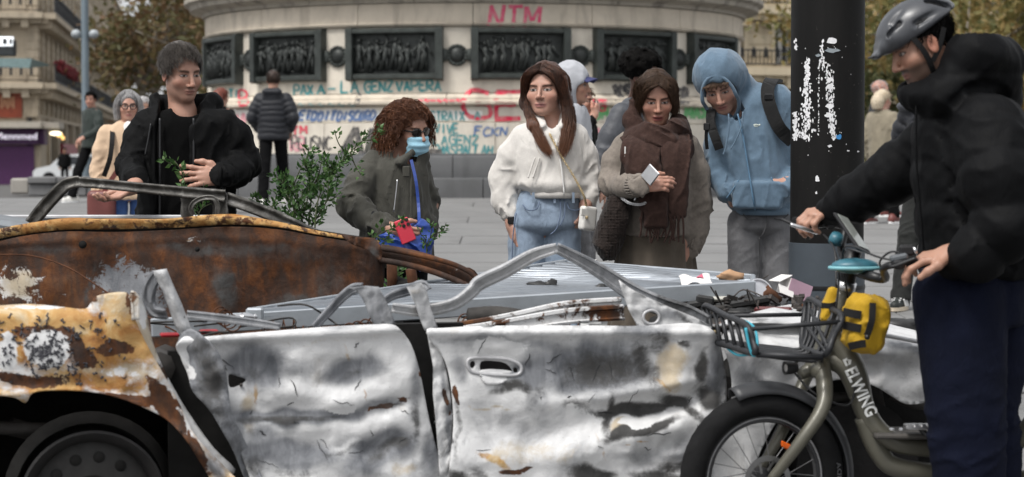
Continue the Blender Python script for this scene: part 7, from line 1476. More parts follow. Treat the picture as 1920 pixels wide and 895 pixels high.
    for i in range(12): a = 2 * math.pi * (i + .3) / 12; c = C + (X * math.cos(a) + D(0, 0, 1) * math.sin(a)) * .142; MB().lathe([(0, .0285), (.017, .0285), (.019, .024)], 14, c, AN).build('vent_hole', SOOT, w, True)
    MB().lathe([(.225, -.15), (.27, -.14), (.275, -.09), (.24, -.06)], 40, C, AN).build('brake_drum', SOOT, w, True)
    inn = MB(); inn.box(sp(150, 850, -.62) + D(0, 0, -.04), (1.2, .04, .6), np.stack([AU, AN, D(0, 0, 1)], 1)); inn.build('wheel_well', SOOT, e)
    m = MB(); m.lathe([(.40, -.7), (.40, -.06)], 30, C + D(0, 0, .06), AN, 0, 6.283); m.build('arch_liner', SOOT, e, True)
    for x in (20, 330): MB().tube([sp(x, 800, -.3), sp(x + 60, 815, -.35), sp(x + 100, 870, -.3)], .03, 8).build('suspension_arm', CHAR, e, True)
    MB().tube([sp(-60, 800, -.25), sp(60, 805, -.25), sp(150, 806, -.28)], .022, 8).build('sill_rail', CHAR, e, True)
    MB().box(sp(385, 800, -.16), (.24, .03, .5), np.stack([AU, AN, D(0, 0, 1)], 1)).build('inner_jamb', SOOT, e)
    # ---- rear door
    ol = [(345, 632), (372, 633), (430, 628), (520, 621), (620, 613), (700, 609), (735, 609), (752, 620), (770, 645), (785, 690), (795, 740), (805, 790), (818, 840), (835, 895), (845, 940), (480, 940), (470, 900), (455, 860), (440, 820), (420, 790), (405, 765), (388, 740), (372, 705), (352, 690), (338, 668), (330, 650)]
    dd = dents([(470, 690, 70, 45, 10, -.036), (660, 698, 70, 34, -12, -.034), (560, 700, 26, 40, 0, .02), (500, 772, 120, 18, -2, -.030), (720, 764, 80, 18, -14, -.030), (640, 758, 50, 20, 0, .026), (580, 830, 90, 26, 10, -.030), (710, 838, 80, 22, -28, -.036), (650, 870, 60, 30, 0, .030), (740, 660, 40, 60, 0, .012), (540, 735, 60, 16, 10, .02), (440, 850, 30, 90, -12, .03)])
    sd_ = lambda px: side(px, .68 * dd(px) + crumple(px, .006, .014, 2) + crumple(px, .002, .05, 6) + .02 * np.exp(-((px[:, 1] - np.interp(px[:, 0], [345, 740], [641, 618])) / 8) ** 2) - .05 * sm(760, 830, px[:, 0]))
    B = [('grey', 480, 690, 72, 48, 10, 1.1), ('grey', 660, 698, 70, 30, -12, 1.1), ('grey', 560, 782, 170, 20, -3, 1.2), ('dark', 540, 788, 130, 11, -3, .75), ('grey', 700, 768, 80, 16, -14, .8), ('dark', 730, 765, 40, 9, -14, .6), ('white', 640, 762, 34, 15, -4, 1.0), ('grey', 710, 848, 90, 34, -28, 1.2), ('dark', 725, 845, 55, 18, -32, .66), ('grey', 540, 850, 130, 34, 6, 1.0), ('dark', 545, 885, 70, 14, 3, .5), ('grey', 620, 832, 140, 10, -10, .55), ('yellow', 655, 665, 4, 26, -28, .75), ('yellow', 690, 745, 5, 22, -10, .6), ('rust', 712, 770, 34, 5, -18, .8), ('rust', 755, 752, 20, 5, -8, .7), ('yellow', 480, 735, 5, 44, -6, .6), ('cream', 470, 780, 20, 50, 0, .7), ('grey', 780, 720, 16, 80, 5, .65), ('rust', 793, 705, 8, 7, 0, .8), ('grey', 810, 850, 26, 60, 8, .9), ('cream', 600, 645, 200, 6, -3, .4), ('dark', 480, 880, 30, 50, -20, .55), ('grey', 440, 800, 24, 60, -20, .8), ('cream', 760, 880, 30, 20, 0, .7), ('grey', 520, 690, 90, 30, 0, .7), ('dark', 470, 705, 30, 20, 10, .5), ('dark', 660, 706, 36, 12, -12, .55), ('dark', 640, 850, 60, 10, -15, .55), ('dark', 780, 790, 14, 60, 0, .55), ('grey', 500, 830, 60, 40, 0, .8), ('dark', 490, 790, 36, 10, 0, .7), ('dark', 740, 835, 46, 14, -38, .7), ('white', 600, 660, 90, 18, -3, .5), ('white', 690, 810, 60, 10, -14, .5)]  # dark and grey blobs: soot, partly reflections of the surroundings painted as colour
    panel('rear_door', ol, sd_, B, None, e, holes=[[(430, 702), (446, 706), (461, 712), (450, 722), (432, 727), (428, 715)]], step=6)
    panel('door_edge_fold', [(345, 622), (362, 618), (392, 640), (412, 665), (424, 700), (428, 735), (436, 780), (470, 850), (500, 920), (470, 920), (440, 850), (412, 800), (390, 765), (362, 735), (352, 700), (338, 668), (334, 640)], lambda px: side(px, .03 + .03 * np.sin(px[:, 0] * .05) + crumple(px, .016, .022, 5) - .05 * sm(360, 330, px[:, 0])), [('grey', 385, 700, 60, 110, -15, .9), ('dark', 395, 710, 24, 60, -20, .75), ('dark', 380, 650, 40, 24, 30, .6), ('white', 350, 690, 10, 30, -15, .8), ('dark', 440, 820, 20, 60, -25, .5), ('dark', 400, 740, 40, 90, -15, .62), ('dark', 420, 690, 20, 50, 0, .5)], {'grey': .9, 'dark': .2}, e, step=6)
    MB().ball(sp(452, 722, .0), (.006, .006, .006)).build('lock_stud', CHAR, e, True)
    # C pillar piece standing up
    panel('window_post', [(288, 508), (312, 505), (322, 530), (340, 570), (358, 615), (368, 632), (345, 634), (330, 615), (318, 580), (305, 545), (292, 522)], lambda px: side(px, -.02 - .05 * np.abs(px[:, 0] - np.interp(px[:, 1], [505, 634], [303, 352])) / 20 + crumple(px, .006, .03, 7)), [('grey', 310, 550, 10, 60, -20, .7), ('dark', 333, 560, 3, 4, 0, .9), ('dark', 337, 580, 4, 5, 0, .9), ('dark', 346, 598, 3, 4, 0, .9), ('grey', 340, 610, 8, 30, -20, .6)], {'grey': .5}, e, step=5, smooth=1)
    ribbon_strip('door_frame_curl', [(292, 516), (280, 540), (278, 565), (290, 585), (312, 590)], [-.06, -.10, -.12, -.11, -.08], [.03, .05, .055, .05, .03], e, base={'grey': 1.0, 'dark': .3}, turn=[.6, 1.0, 1.2, 1.0, .6])
    ribbon_strip('loose_rod', [(350, 590), (420, 598), (480, 606), (525, 613)], [-.12, -.1, -.08, -.06], [.022, .024, .022, .018], e, base={'grey': .8, 'dark': .3})
    # bent frame loops between the doors
    ribbon_strip('window_frame_strip', [(588, 616), (612, 590), (640, 560), (662, 543), (680, 541)], [-.06, -.08, -.09, -.08, -.05], [.022, .026, .028, .03, .03], e, base={'grey': 1.1, 'dark': .25, 'cream': .2}, turn=[.4, .4, .3, .2, 0])
    panel('window_frame_fold', [(655, 540), (685, 536), (710, 538), (722, 560), (735, 590), (742, 608), (700, 608), (690, 585), (680, 560), (668, 546)], lambda px: side(px, -.02 + crumple(px, .012, .03, 9)), [('grey', 715, 570, 14, 40, -20, .7), ('dark', 730, 590, 10, 20, 0, .4)], {'grey': .75}, e, step=5, smooth=1)
    ribbon_strip('window_frame_strip', [(708, 575), (735, 556), (765, 546), (790, 536), (800, 545)], [-.10, -.09, -.07, -.05, -.03], [.02, .026, .03, .032, .03], e, base={'grey': 1.1, 'dark': .3}, turn=[.3, .3, .2, .1, 0])
    panel('front_door_rear_post', [(762, 538), (790, 530), (800, 545), (808, 580), (820, 614), (796, 620), (788, 600), (778, 570)], lambda px: side(px, -.01 + crumple(px, .008, .03, 11)), [('grey', 795, 580, 12, 40, -15, .55), ('cream', 775, 545, 20, 10, 0, .6)], {'grey': .6}, e, step=5, smooth=1)
    # ---- front door
    ol = [(800, 618), (830, 616), (900, 612), (1000, 611), (1100, 611), (1180, 612), (1230, 610), (1290, 606), (1330, 615), (1348, 640), (1358, 690), (1362, 740), (1352, 790), (1340, 830), (1320, 880), (1310, 940), (838, 940), (840, 900), (845, 850), (850, 800), (848, 750), (843, 710), (835, 680), (822, 655), (808, 640)]
    df = dents([(930, 688, 60, 20, 0, -.018), (1090, 690, 130, 50, 0, -.030), (1200, 770, 130, 26, -12, -.055), (1180, 735, 150, 12, -8, .03), (1230, 810, 110, 22, -14, .032), (980, 810, 110, 40, 10, -.035), (1000, 860, 140, 30, 0, .03), (1130, 840, 60, 60, 0, .03), (1280, 690, 24, 70, 8, .032), (1300, 740, 60, 20, -20, -.04), (1160, 880, 120, 26, 0, -.03), (880, 780, 30, 120, 0, .014)])
    sf = lambda px: side(px, .68 * df(px) + crumple(px, .006, .013, 3) + crumple(px, .002, .05, 8) + crumple(px, .008, .03, 4) * sm(1040, 1180, px[:, 0]) * sm(700, 760, px[:, 1]) + .02 * np.exp(-((px[:, 1] - 624) / 8) ** 2) - .04 * sm(1335, 1365, px[:, 0]))
    B = [('grey', 1100, 690, 140, 56, 0, 1.2), ('dark', 1130, 695, 95, 44, -5, .72), ('dark', 1205, 680, 30, 46, 0, .7), ('grey', 1000, 700, 70, 34, -10, 1.0), ('dark', 965, 728, 66, 13, -4, .72), ('grey', 920, 636, 120, 10, 0, .7), ('grey', 1200, 622, 60, 16, 0, .75), ('dark', 1235, 640, 34, 26, -20, .62), ('grey', 1010, 750, 26, 50, 0, .6), ('dark', 1190, 765, 110, 15, -6, 1.0), ('dark', 1265, 752, 40, 22, 20, .95), ('dark', 1200, 808, 90, 14, -12, 1.0), ('dark', 1140, 775, 16, 50, 12, .85), ('dark', 1085, 765, 36, 24, 20, .6), ('white', 1200, 790, 44, 10, -10, .85), ('cream', 1170, 800, 30, 18, 0, .9), ('dark', 1318, 690, 17, 44, 5, .8), ('dark', 1285, 650, 16, 14, 20, .75), ('grey', 1340, 700, 20, 90, 5, .85), ('cream', 1260, 690, 34, 46, 0, 1.0), ('white', 1290, 630, 40, 18, 0, .9), ('yellow', 1245, 720, 60, 3, 18, .5), ('dark', 1300, 780, 50, 12, 30, .7), ('grey', 1335, 800, 20, 40, 0, .7), ('cream', 1000, 850, 120, 34, 0, .55), ('yellow', 930, 862, 60, 10, 26, .55), ('rust', 970, 880, 40, 7, 4, .75), ('rust', 900, 845, 26, 6, 50, .5), ('dark', 1110, 888, 60, 18, 10, .85), ('dark', 840, 890, 70, 24, 20, .75), ('dark', 1240, 890, 90, 14, 0, .7), ('grey', 1200, 858, 60, 14, 0, .6), ('yellow', 1130, 850, 34, 5, 60, .45), ('yellow', 1110, 800, 5, 40, -20, .5), ('yellow', 1200, 835, 60, 3, -6, .5), ('cream', 930, 765, 60, 4, 0, .7), ('grey', 862, 690, 16, 50, -10, .7), ('grey', 870, 650, 24, 30, 30, .6), ('rust', 858, 745, 6, 22, 0, .9), ('dark', 855, 800, 8, 90, 0, .6), ('white', 940, 650, 60, 20, 0, .8), ('white', 1090, 800, 40, 44, 0, .7), ('grey', 1050, 650, 150, 14, 0, .7), ('dark', 1085, 680, 50, 30, 0, .6), ('dark', 1225, 700, 20, 50, 0, .55), ('grey', 960, 800, 40, 40, 0, .55), ('dark', 1330, 745, 26, 30, 0, .85), ('dark', 1010, 735, 20, 30, 0, .4), ('grey', 1300, 850, 60, 40, 0, .7), ('dark', 1270, 870, 60, 12, -10, .7), ('dark', 900, 885, 40, 16, 20, .6)]  # dark and grey mix soot with reflections put into the door colour
    panel('front_door', ol, sf, B, None, e, holes=[[(902, 678), (930, 677), (950, 683), (960, 698), (935, 699), (903, 698)], [(882, 679), (888, 677), (891, 684), (886, 691), (881, 687)], [(963, 690), (969, 690), (970, 698), (963, 698)]], step=6)
    ck = MB()
    for i in range(36):
        fn, (xa, xb, ya, yb) = (sd_, (420, 770, 640, 890)) if i % 2 else (sf, (860, 1330, 640, 890)); q0 = np.array([g.uniform(xa, xb), g.uniform(ya, yb)]); a = g.choice([0.05, 1.2, 2.3]) + g.normal() * .3; L = g.uniform(6, 46); pts = [q0 + L * (k / 6 - .5) * np.array([math.cos(a), math.sin(a)]) + g.normal(size=2) * 1.2 for k in range(7)]; ck.tube(fn(np.array(pts)) + AN * .003, np.array([.3, .8, 1, 1.1, 1, .7, .3]) * g.uniform(.0008, .0022), 4)
    ck.build('soot_cracks', m_plain('soot_crack', (.03, .03, .032), .8), e, True)['kind'] = 'stuff'
    # handle recess rim
    hp = [(880, 673), (930, 672), (955, 675), (974, 684), (976, 697), (960, 704), (900, 701), (880, 694)]; tube_obj('handle_recess_rim', [sf(np.array([q], float))[0] + AN * .004 for q in hp], .006, mat('zinc', m_plain, (.45, .45, .46), .45, .2), e, 6, closed=True)
    panel('handle_cup', [(902, 694), (958, 696), (952, 712), (930, 722), (908, 718)], lambda px: side(px, df(px) + .008), [], {'white': .3}, e, step=5)
    MB().box(sp(930, 690, -.12), (.25, .02, .14), np.stack([AU, AN, D(0, 0, 1)], 1)).build('handle_void', SOOT, e); MB().box(sp(445, 714, -.12), (.14, .02, .10), np.stack([AU, AN, D(0, 0, 1)], 1)).build('handle_void', SOOT, e)
    # B pillar with hinges between the doors
    panel('door_jamb', [(800, 622), (812, 640), (826, 660), (836, 690), (843, 730), (848, 780), (846, 840), (840, 920), (826, 920), (822, 850), (818, 800), (812, 740), (812, 690), (805, 650)], lambda px: side(px, -.03 + crumple(px, .008, .04, 13)), [('white', 815, 680, 10, 60, 0, .8), ('grey', 838, 780, 8, 120, 0, .9), ('rust', 838, 745, 6, 12, 0, .9), ('rust', 840, 770, 5, 8, 0, .8), ('dark', 830, 850, 5, 60, 0, .5)], {'grey': .35}, e, step=5, smooth=1)
    for y in (752, 775): MB().box(sp(824, y, -.06), (.035, .03, .04), np.stack([AU, AN, D(0, 0, 1)], 1), .006).build('hinge', CHAR, e)
    tube_obj('door_latch', [sp(816, 792, -.05), sp(824, 797, -.03), sp(832, 800, -.05)], .006, M['silver'], e, 8)
    MB().box(sp(800, 780, -.13), (.24, .05, .62), np.stack([AU, AN, D(0, 0, 1)], 1)).build('b_pillar', SOOT, e)
    # ---- front door window frame arch and mirror corner
    ribbon_strip('window_arch', [(735, 578), (790, 584), (850, 572), (885, 548), (900, 532), (950, 508), (1000, 480), (1045, 466)], [-.02, -.03, -.05, -.07, -.08, -.08, -.06, -.04], [.028, .034, .04, .044, .05, .046, .04, .03], e, [('grey', 900, 540, 60, 30, 0, .5), ('cream', 800, 585, 60, 12, 0, .5)], {'grey': .55}, turn=[.2, .3, .5, .5, .5, .4, .2, .1])
    ribbon_strip('window_arch', [(1043, 465), (1085, 486), (1130, 512), (1180, 545), (1230, 570), (1285, 588), (1325, 606)], [-.04, -.05, -.06, -.05, -.03, -.02, -.02], [.03, .036, .046, .055, .06, .06, .05], e, [('grey', 1150, 530, 60, 16, 30, .6), ('dark', 1270, 582, 80, 20, 20, .6)], {'grey': .75}, turn=[.1, .2, .2, .1, 0, 0, 0])
    panel('mirror_corner', [(1160, 525), (1180, 540), (1215, 558), (1260, 578), (1300, 594), (1335, 612), (1330, 622), (1270, 622), (1225, 620), (1195, 612), (1178, 580), (1168, 552)], lambda px: side(px, -.005 + crumple(px, .008, .03, 15)), [('grey', 1250, 590, 60, 16, 20, .75), ('dark', 1285, 598, 30, 10, 20, .6), ('dark', 1193, 566, 4, 4, 0, .9), ('white', 1200, 590, 12, 20, 0, .6)], {'grey': .35}, e, holes=[[(1208, 586), (1220, 582), (1231, 588), (1233, 598), (1224, 606), (1212, 603), (1207, 595)]], step=5, smooth=1)
    tube_obj('mirror_hole_rim', [sp(1221 + 15 * math.cos(t), 595 + 13 * math.sin(t), .004) for t in np.linspace(0, 6.28, 14, endpoint=False)], .0055, mat('zinc'), e, 6, closed=True)
    # ---- front wing and bonnet
    ol = [(1352, 640), (1362, 622), (1400, 606), (1450, 604), (1520, 612), (1600, 625), (1660, 636), (1740, 650), (1790, 668), (1780, 720), (1740, 752), (1700, 758), (1670, 742), (1640, 724), (1600, 712), (1560, 714), (1520, 728), (1480, 760), (1450, 800), (1420, 860), (1400, 930), (1330, 930), (1345, 850), (1365, 790), (1372, 730), (1366, 680)]
    dw = dents([(1400, 680, 40, 60, 0, .03), (1690, 690, 60, 26, 15, -.04), (1640, 660, 60, 14, 10, .03), (1740, 720, 40, 30, 0, .03)])
    panel('front_wing', ol, lambda px: side(px, -.03 + dw(px) + crumple(px, .012, .016, 17) - .16 * sm(660, 608, px[:, 1])), [('grey', 1400, 700, 50, 120, 0, .7), ('dark', 1380, 760, 30, 40, 0, .6), ('dark', 1400, 640, 30, 20, 0, .5), ('grey', 1700, 655, 60, 12, 14, .8), ('grey', 1690, 700, 40, 16, 20, .5), ('white', 1640, 690, 60, 24, 10, .8), ('dark', 1450, 760, 40, 30, -30, .6), ('grey', 1480, 680, 40, 40, 0, .6)], {'grey': .28}, e, step=7)
    hb = [(1330, 612), (1400, 590), (1480, 572), (1560, 570), (1640, 592), (1720, 622), (1790, 650), (1790, 668), (1720, 648), (1640, 632), (1560, 618), (1480, 608), (1400, 606)]
    zb = side(np.array([(1500, 605)]), -.1)[0][2]
    panel('bonnet', hb, lambda px: np.array([sp(x, y, -.10 - np.clip((np.interp(x, [1330, 1450, 1600, 1790], [614, 604, 622, 664]) - y) / 42, 0, 1) * .9) for x, y in px]), [('grey', 1450, 600, 60, 14, 0, .6), ('dark', 1400, 595, 50, 14, 0, .6), ('rust', 1345, 600, 30, 16, 0, .7), ('white', 1520, 600, 60, 10, 0, .5)], {'grey': .4}, e, step=8)
    tube_obj('bonnet_edge', [sp(1620, 622, -.03), sp(1680, 633, -.02), sp(1740, 645, -.02), sp(1780, 658, -.02)], .008, mat('zinc'), e, 8)
    cw = sp(1600, 900, -.12); cw[2] = .23; MB().lathe([(.2, -.1), (.225, .0), (.23, .04), (.2, .03), (.12, .02), (0, .03)], 36, cw, AN).build('front_wheel', rm, e, 'auto')
    eb = MB(); eb.box(sp(1600, 800, -.42), (1.0, .35, .5), np.stack([AU, AN, D(0, 0, 1)], 1), .05); eb.build('engine_block', SOOT, e)
    for (a, b, r) in (((1640, 715), (1660, 800), .02), ((1670, 740), (1760, 760), .02), ((1560, 745), (1640, 730), .018)): MB().tube([sp(*a, -.1), sp((a[0] + b[0]) / 2, (a[1] + b[1]) / 2 + 8, -.13), sp(*b, -.12)], r, 8).build('engine_hose', CHAR, e, True)
    # ---- interior, floor, far side
    R3 = np.stack([AU, AN, D(0, 0, 1)], 1)
    MB().box(sp(900, 905, -.78), (2.3, 1.45, .06), R3).build('floor_pan', SOOT, e)
    MB().box(sp(760, 760, -.62) + D(0, 0, -.05), (.5, .9, .5), R3, .08).build('seat_frame', SOOT, e); MB().box(sp(1120, 770, -.62) + D(0, 0, -.05), (.5, .9, .5), R3, .08).build('seat_frame', SOOT, e)
    fs = MB(); fs.box(sp(760, 700, -1.45) + D(0, 0, -.24), (2.4, .05, .5), R3); fs.build('far_door', CHAR, e)
    tube_obj('dashboard', [sp(1270, 640, -.2), sp(1255, 632, -.7), sp(1262, 630, -1.3)], .1, SOOT, e, 8); 
    tube_obj('parcel_rail', [sp(300, 690, -.1), sp(300, 680, -.7), sp(310, 670, -1.3)], .05, CHAR, e, 8)
    rb = [[(1165, 572), (1060, 580), (960, 600), (860, 616), (760, 622)], [(1170, 586), (1060, 594), (960, 610), (880, 622), (800, 628)]]
    for i, L in enumerate(rb): ribbon_strip('roof_rail', L, [-.32 + .03 * i] * 5, [.05, .05, .045, .04, .03], e, [('rust', 1100, 585, 80, 6, 0, .8), ('white', 1080, 580, 90, 5, -6, .8), ('rust', 900, 612, 60, 8, 0, .8)], {'cream': .3, 'rust': .35, 'grey': .2})
    MB().tube(catmull([sp(880, 595, -.55), sp(930, 592, -.5), sp(985, 600, -.45)], 5), .035, 10).build('burnt_roll', CHAR, e, True)
    MB().box(sp(960, 640, -.95) + D(0, 0, -.05), (1.3, .9, .02), R3).build('headliner', SOOT, e)
    g2 = np.random.default_rng(31)
    for i in range(9):
        c0 = sp(g2.uniform(400, 1150), g2.uniform(606, 622), g2.uniform(-.9, -.3)); ax_ = nrm(g2.normal(size=3) * [1, 1, .3]); u_ = nrm(np.cross(ax_, (0, 0, 1))); v_ = np.cross(ax_, u_); MB().tube([c0 + ax_ * t * .006 + (u_ * math.cos(t) + v_ * math.sin(t)) * .026 for t in np.linspace(0, 26, 70)], .0028, 4).build('seat_spring', RUSTM, e, True)
    for i in range(12): c0 = sp(g2.uniform(330, 1200), g2.uniform(608, 626), g2.uniform(-.8, -.15)); tube_obj('burnt_wire', [c0, c0 + g2.normal(size=3) * [.08, .08, .02], c0 + g2.normal(size=3) * [.14, .12, .03], c0 + g2.normal(size=3) * [.2, .15, .03]], .0035, CHAR, e, 5)
    for i, (x, y) in enumerate(((318, 628), (392, 622))): MB().box(sp(x, y, -.25), (.06, .05, .012), R3, .004).build('red_lamp_shard', m_plain('red_plastic', (.35, .012, .02), .35), e)
silver_wreck()
# ------------------------------------------------------------------ rusty wreck behind, sheet, plants, debris
def Pv(px, Y): return np.array([P(x, y, q) for (x, y), q in zip(px, np.broadcast_to(Y, len(px)))])
def rusty_wreck():
    Y = 8.35; e = empty('burnt_car', P(300, 800, Y), 'rusted brown car shell with bare window frame behind the silver wreck', 'car')
    ol = [(-80, 470), (-20, 452), (60, 437), (130, 430), (220, 428), (320, 426), (430, 420), (520, 424), (600, 438), (660, 446), (700, 452), (716, 466), (721, 500), (718, 545), (722, 590), (716, 660), (700, 760), (600, 800), (300, 810), (-80, 800)]
    dn = dents([(200, 520, 60, 60, 0, -.02), (420, 540, 30, 80, 0, .02), (600, 520, 90, 60, 0, -.03), (80, 540, 60, 60, 0, .02), (500, 560, 60, 60, 20, -.02)])
    sf = lambda px: Pv(px, Y + .03 * sm(480, 430, px[:, 1]) - dn(px) - crumple(px, .007, .014, 21) + .10 * sm(690, 722, px[:, 0]))
    B = [('rust', 235, 520, 70, 40, 0, -.6), ('rust', 275, 560, 50, 40, 0, -.5), ('rust', 40, 530, 50, 36, 10, -.62), ('rust', 330, 450, 80, 6, 0, -.5), ('yellow', 640, 520, 14, 70, 10, .5), ('grey', 235, 520, 90, 60, 0, 1.2), ('grey', 275, 560, 70, 60, 0, 1.2), ('dark', 480, 470, 140, 18, 0, .6), ('dark', 620, 520, 40, 60, 20, .55), ('dark', 320, 560, 30, 60, 0, .5), ('dark', 130, 500, 30, 40, 0, .45), ('dark', 30, 560, 30, 60, 0, .4), ('cream', 40, 530, 50, 38, 10, .8), ('dark', 170, 530, 6, 60, 5, .7), ('dark', 420, 540, 34, 46, 0, .75), ('dark', 360, 470, 120, 16, 0, .6), ('dark', 560, 480, 120, 30, 0, .55), ('yellow', 430, 545, 30, 12, 0, .6), ('yellow', 330, 452, 60, 5, 0, .6), ('cream', 320, 447, 70, 5, 0, .6), ('dark', 540, 570, 60, 26, -10, .7), ('grey', 545, 565, 50, 16, -10, .55), ('dark', 640, 560, 40, 40, 0, .5), ('dark', 100, 470, 90, 12, 0, .6), ('yellow', 200, 460, 60, 5, 10, .45), ('grey', 480, 500, 30, 30, 0, .4), ('dark', 690, 500, 30, 80, 0, .45)]
    panel('flank', ol, sf, B, {'rust': .8, 'dark': .24}, e, step=8)
    # belt moulding above the flank, with a dark groove
    def bar(name, px, rad, base, blobs=(), off=0.0, flat=.7, mt=None):
        p2 = catmull([np.array(q, float) for q in px], 5); p3 = Pv(p2, Y + off); rr = np.interp(np.linspace(0, 1, len(p3)), np.linspace(0, 1, len(rad)), rad); mb = MB().tube(p3, rr, 10, False, True, flat, (0, -1, 0)); px2 = np.vstack([np.repeat(p2, 10, 0)])
        return mesh_obj(name, np.array(mb.v), mb.f, mt or BURN, e, True, None if mt else {k: ('FLOAT', v) for k, v in masks(px2, blobs, base).items()})
    bl_ = [(-80, 450), (0, 429), (60, 418), (130, 409), (180, 411), (220, 410), (300, 411), (360, 406), (430, 402), (470, 407), (530, 418), (600, 434), (650, 442), (702, 449), (702, 455), (600, 441), (520, 426), (430, 421), (320, 427), (220, 430), (130, 430), (60, 437), (0, 447), (-80, 470)]
    panel('belt_moulding', bl_, lambda px: Pv(px, Y - .035 - .022 * np.sin(np.clip((px[:, 1] - np.interp(px[:, 0], [-80, 0, 130, 430, 530, 702], [440, 421, 403, 397, 413, 447])) / 26, 0, 1) * 3.0) - crumple(px, .006, .03, 23)), [('yellow', 90, 412, 110, 9, 0, .95), ('yellow', 300, 408, 160, 7, 0, .8), ('dark', 230, 420, 90, 6, 0, .5), ('yellow', 560, 424, 60, 8, 15, .7)], {'rust': .40, 'yellow': .85}, e, step=6)
    bar('belt_groove', [(-80, 470), (0, 446), (60, 434), (130, 428), (220, 429), (320, 425), (430, 419), (520, 424), (600, 438), (690, 452)], [.013] * 10, {}, (), -.022, .6, SOOT)
    for x, y, r in ((155, 459, .016), (370, 468, .01)): MB().lathe([(0, .012), (r * .7, .012), (r, 0)], 14, P(x, y, Y - .03), (0, -1, 0)).build('bolt_hole', SOOT, e, True)
    # window frame
    t_ = NT('sooty_frame'); n_a = t_.noise(16, 6, .7, None, .6); n_b = t_.noise(5, 5, .6, t_.coord((1, 1, 2.2))); fm = t_.out(t_.mix(t_.ramp(n_b, [(.42, 0), (.6, .8)]), t_.ramp(n_a, [(.35, (.02, .019, .017)), (.5, (.09, .085, .076)), (.66, (.26, .25, .235))]), (.035, .032, .028)), .45, .4, t_.bump(n_a, .4, .006))
    ch = lambda name, px, w, off=0.0: ribbon_flat(name, px, w, Y + .02 + off, fm, e)
    def ribbon_flat(name, px, w, Yq, m, par):
        p2 = catmull([np.array(q, float) for q in px], 6); p = Pv(p2, Yq); ww = np.interp(np.linspace(0, 1, len(p)), np.linspace(0, 1, len(w)), w); vs = []; prof = [(-.5, .3), (-.5, -.2), (-.3, -.3), (-.2, -.1), (.2, -.1), (.3, -.3), (.5, -.2), (.5, .3)]; k = len(prof)
        for i in range(len(p)):
            t = nrm(p[min(i + 1, len(p) - 1)] - p[max(i - 1, 0)]); b = nrm(np.cross(t, (0, 1, 0)))
            for u, v in prof: vs.append(p[i] + b * u * ww[i] + D(0, 1, 0) * v * ww[i])
        fs = [(i * k + j, i * k + (j + 1) % k, (i + 1) * k + (j + 1) % k, (i + 1) * k + j) for i in range(len(p) - 1) for j in range(k)]; return mesh_obj(name, vs, fs, m, par, True)
    ch('windscreen_post', [(58, 420), (80, 392), (105, 364), (125, 346), (150, 340)], [.05, .052, .052, .05, .045])
    ch('roof_rail', [(140, 341), (190, 345), (260, 352), (340, 360), (422, 368)], [.042, .04, .04, .044, .05])
    panel('quarter_light_frame', [(340, 358), (380, 360), (423, 360), (426, 385), (424, 408), (380, 412), (342, 410), (340, 380)], lambda px: Pv(px, Y + .03 + .02 * np.cos((px[:, 0] - 382) / 25)), [], None, e, holes=[[(362, 384), (378, 376), (392, 374), (398, 386), (398, 402), (385, 406), (364, 406), (358, 395)]], step=6, mat_=fm)
    ch('quarter_light_rim', [(362, 404), (358, 392), (364, 380), (380, 372), (400, 372), (408, 386), (408, 404)], [.02] * 7, -.03)
    ch('rear_post', [(424, 372), (470, 388), (520, 408), (572, 432), (610, 446)], [.05, .05, .05, .045, .04], .03)
    # torn front end: fold at the right and a bent channel
    panel('torn_fold', [(640, 440), (668, 444), (690, 446), (706, 450), (716, 470), (712, 490), (690, 470), (660, 458)], lambda px: Pv(px, Y - .06 - crumple(px, .03, .03, 25)), [('yellow', 690, 455, 30, 12, 0, .6), ('dark', 700, 480, 16, 20, 0, .6)], {'rust': .75}, e, step=5)
    p2 = [(712, 474), (745, 480), (790, 490), (840, 506), (870, 520), (896, 532)]; bar('bent_channel', p2, [.034, .036, .036, .034, .03, .022], {'rust': .85}, [('dark', 800, 500, 60, 10, 20, .5), ('white', 830, 505, 30, 3, 20, .3)], .1, .6); bar('channel_lip', [(712, 466), (745, 471), (790, 480), (845, 494), (880, 510), (893, 522)], [.010] * 6, {'rust': .9}, (), .06, .9); bar('channel_lip', [(712, 488), (750, 494), (800, 506), (850, 524), (880, 538)], [.012] * 5, {'rust': .9, 'dark': .4}, (), .06, .9)
    panel('torn_scrap', [(868, 512), (876, 502), (890, 508), (897, 520), (893, 530), (878, 528)], lambda px: Pv(px, Y + .1 + crumple(px, .02, .06, 27)), [], {'rust': .9}, e, step=4)
    for x0, y0, x1, y1 in ((735, 495, 728, 580), (770, 505, 775, 590), (840, 525, 830, 570)): MB().tube([P(x0, y0, Y + .25), P((x0 + x1) / 2 + 4, (y0 + y1) / 2, Y + .27), P(x1, y1, Y + .3)], .022, 7).build('inner_strut', RUSTM, e, True)
    MB().tube([P(740, 540, Y + .3), P(800, 560, Y + .25), P(900, 580, Y + .3)], .05, 8).build('inner_beam', SOOT, e, True)
    # body behind: floor, far flank, soot-black inside
    MB().box(P(250, 700, Y + .6) , (2.6, 1.05, .08)).build('floor_pan', SOOT, e); MB().box(P(120, 600, Y + 1.0), (2.0, .05, .6)).build('far_flank', CHAR, e); MB().box(P(230, 640, Y + .5), (2.3, .9, .5), None, .1).build('seat_frame', SOOT, e)
    # thin dangling wire
    tube_obj('wire', [P(-10, 478, Y - .08), P(60, 480, Y - .1), P(130, 503, Y - .15), P(200, 548, Y - .3), P(260, 585, Y - .6), P(330, 622, Y - .9)], .0032, RUSTM, e, 5)
rusty_wreck()
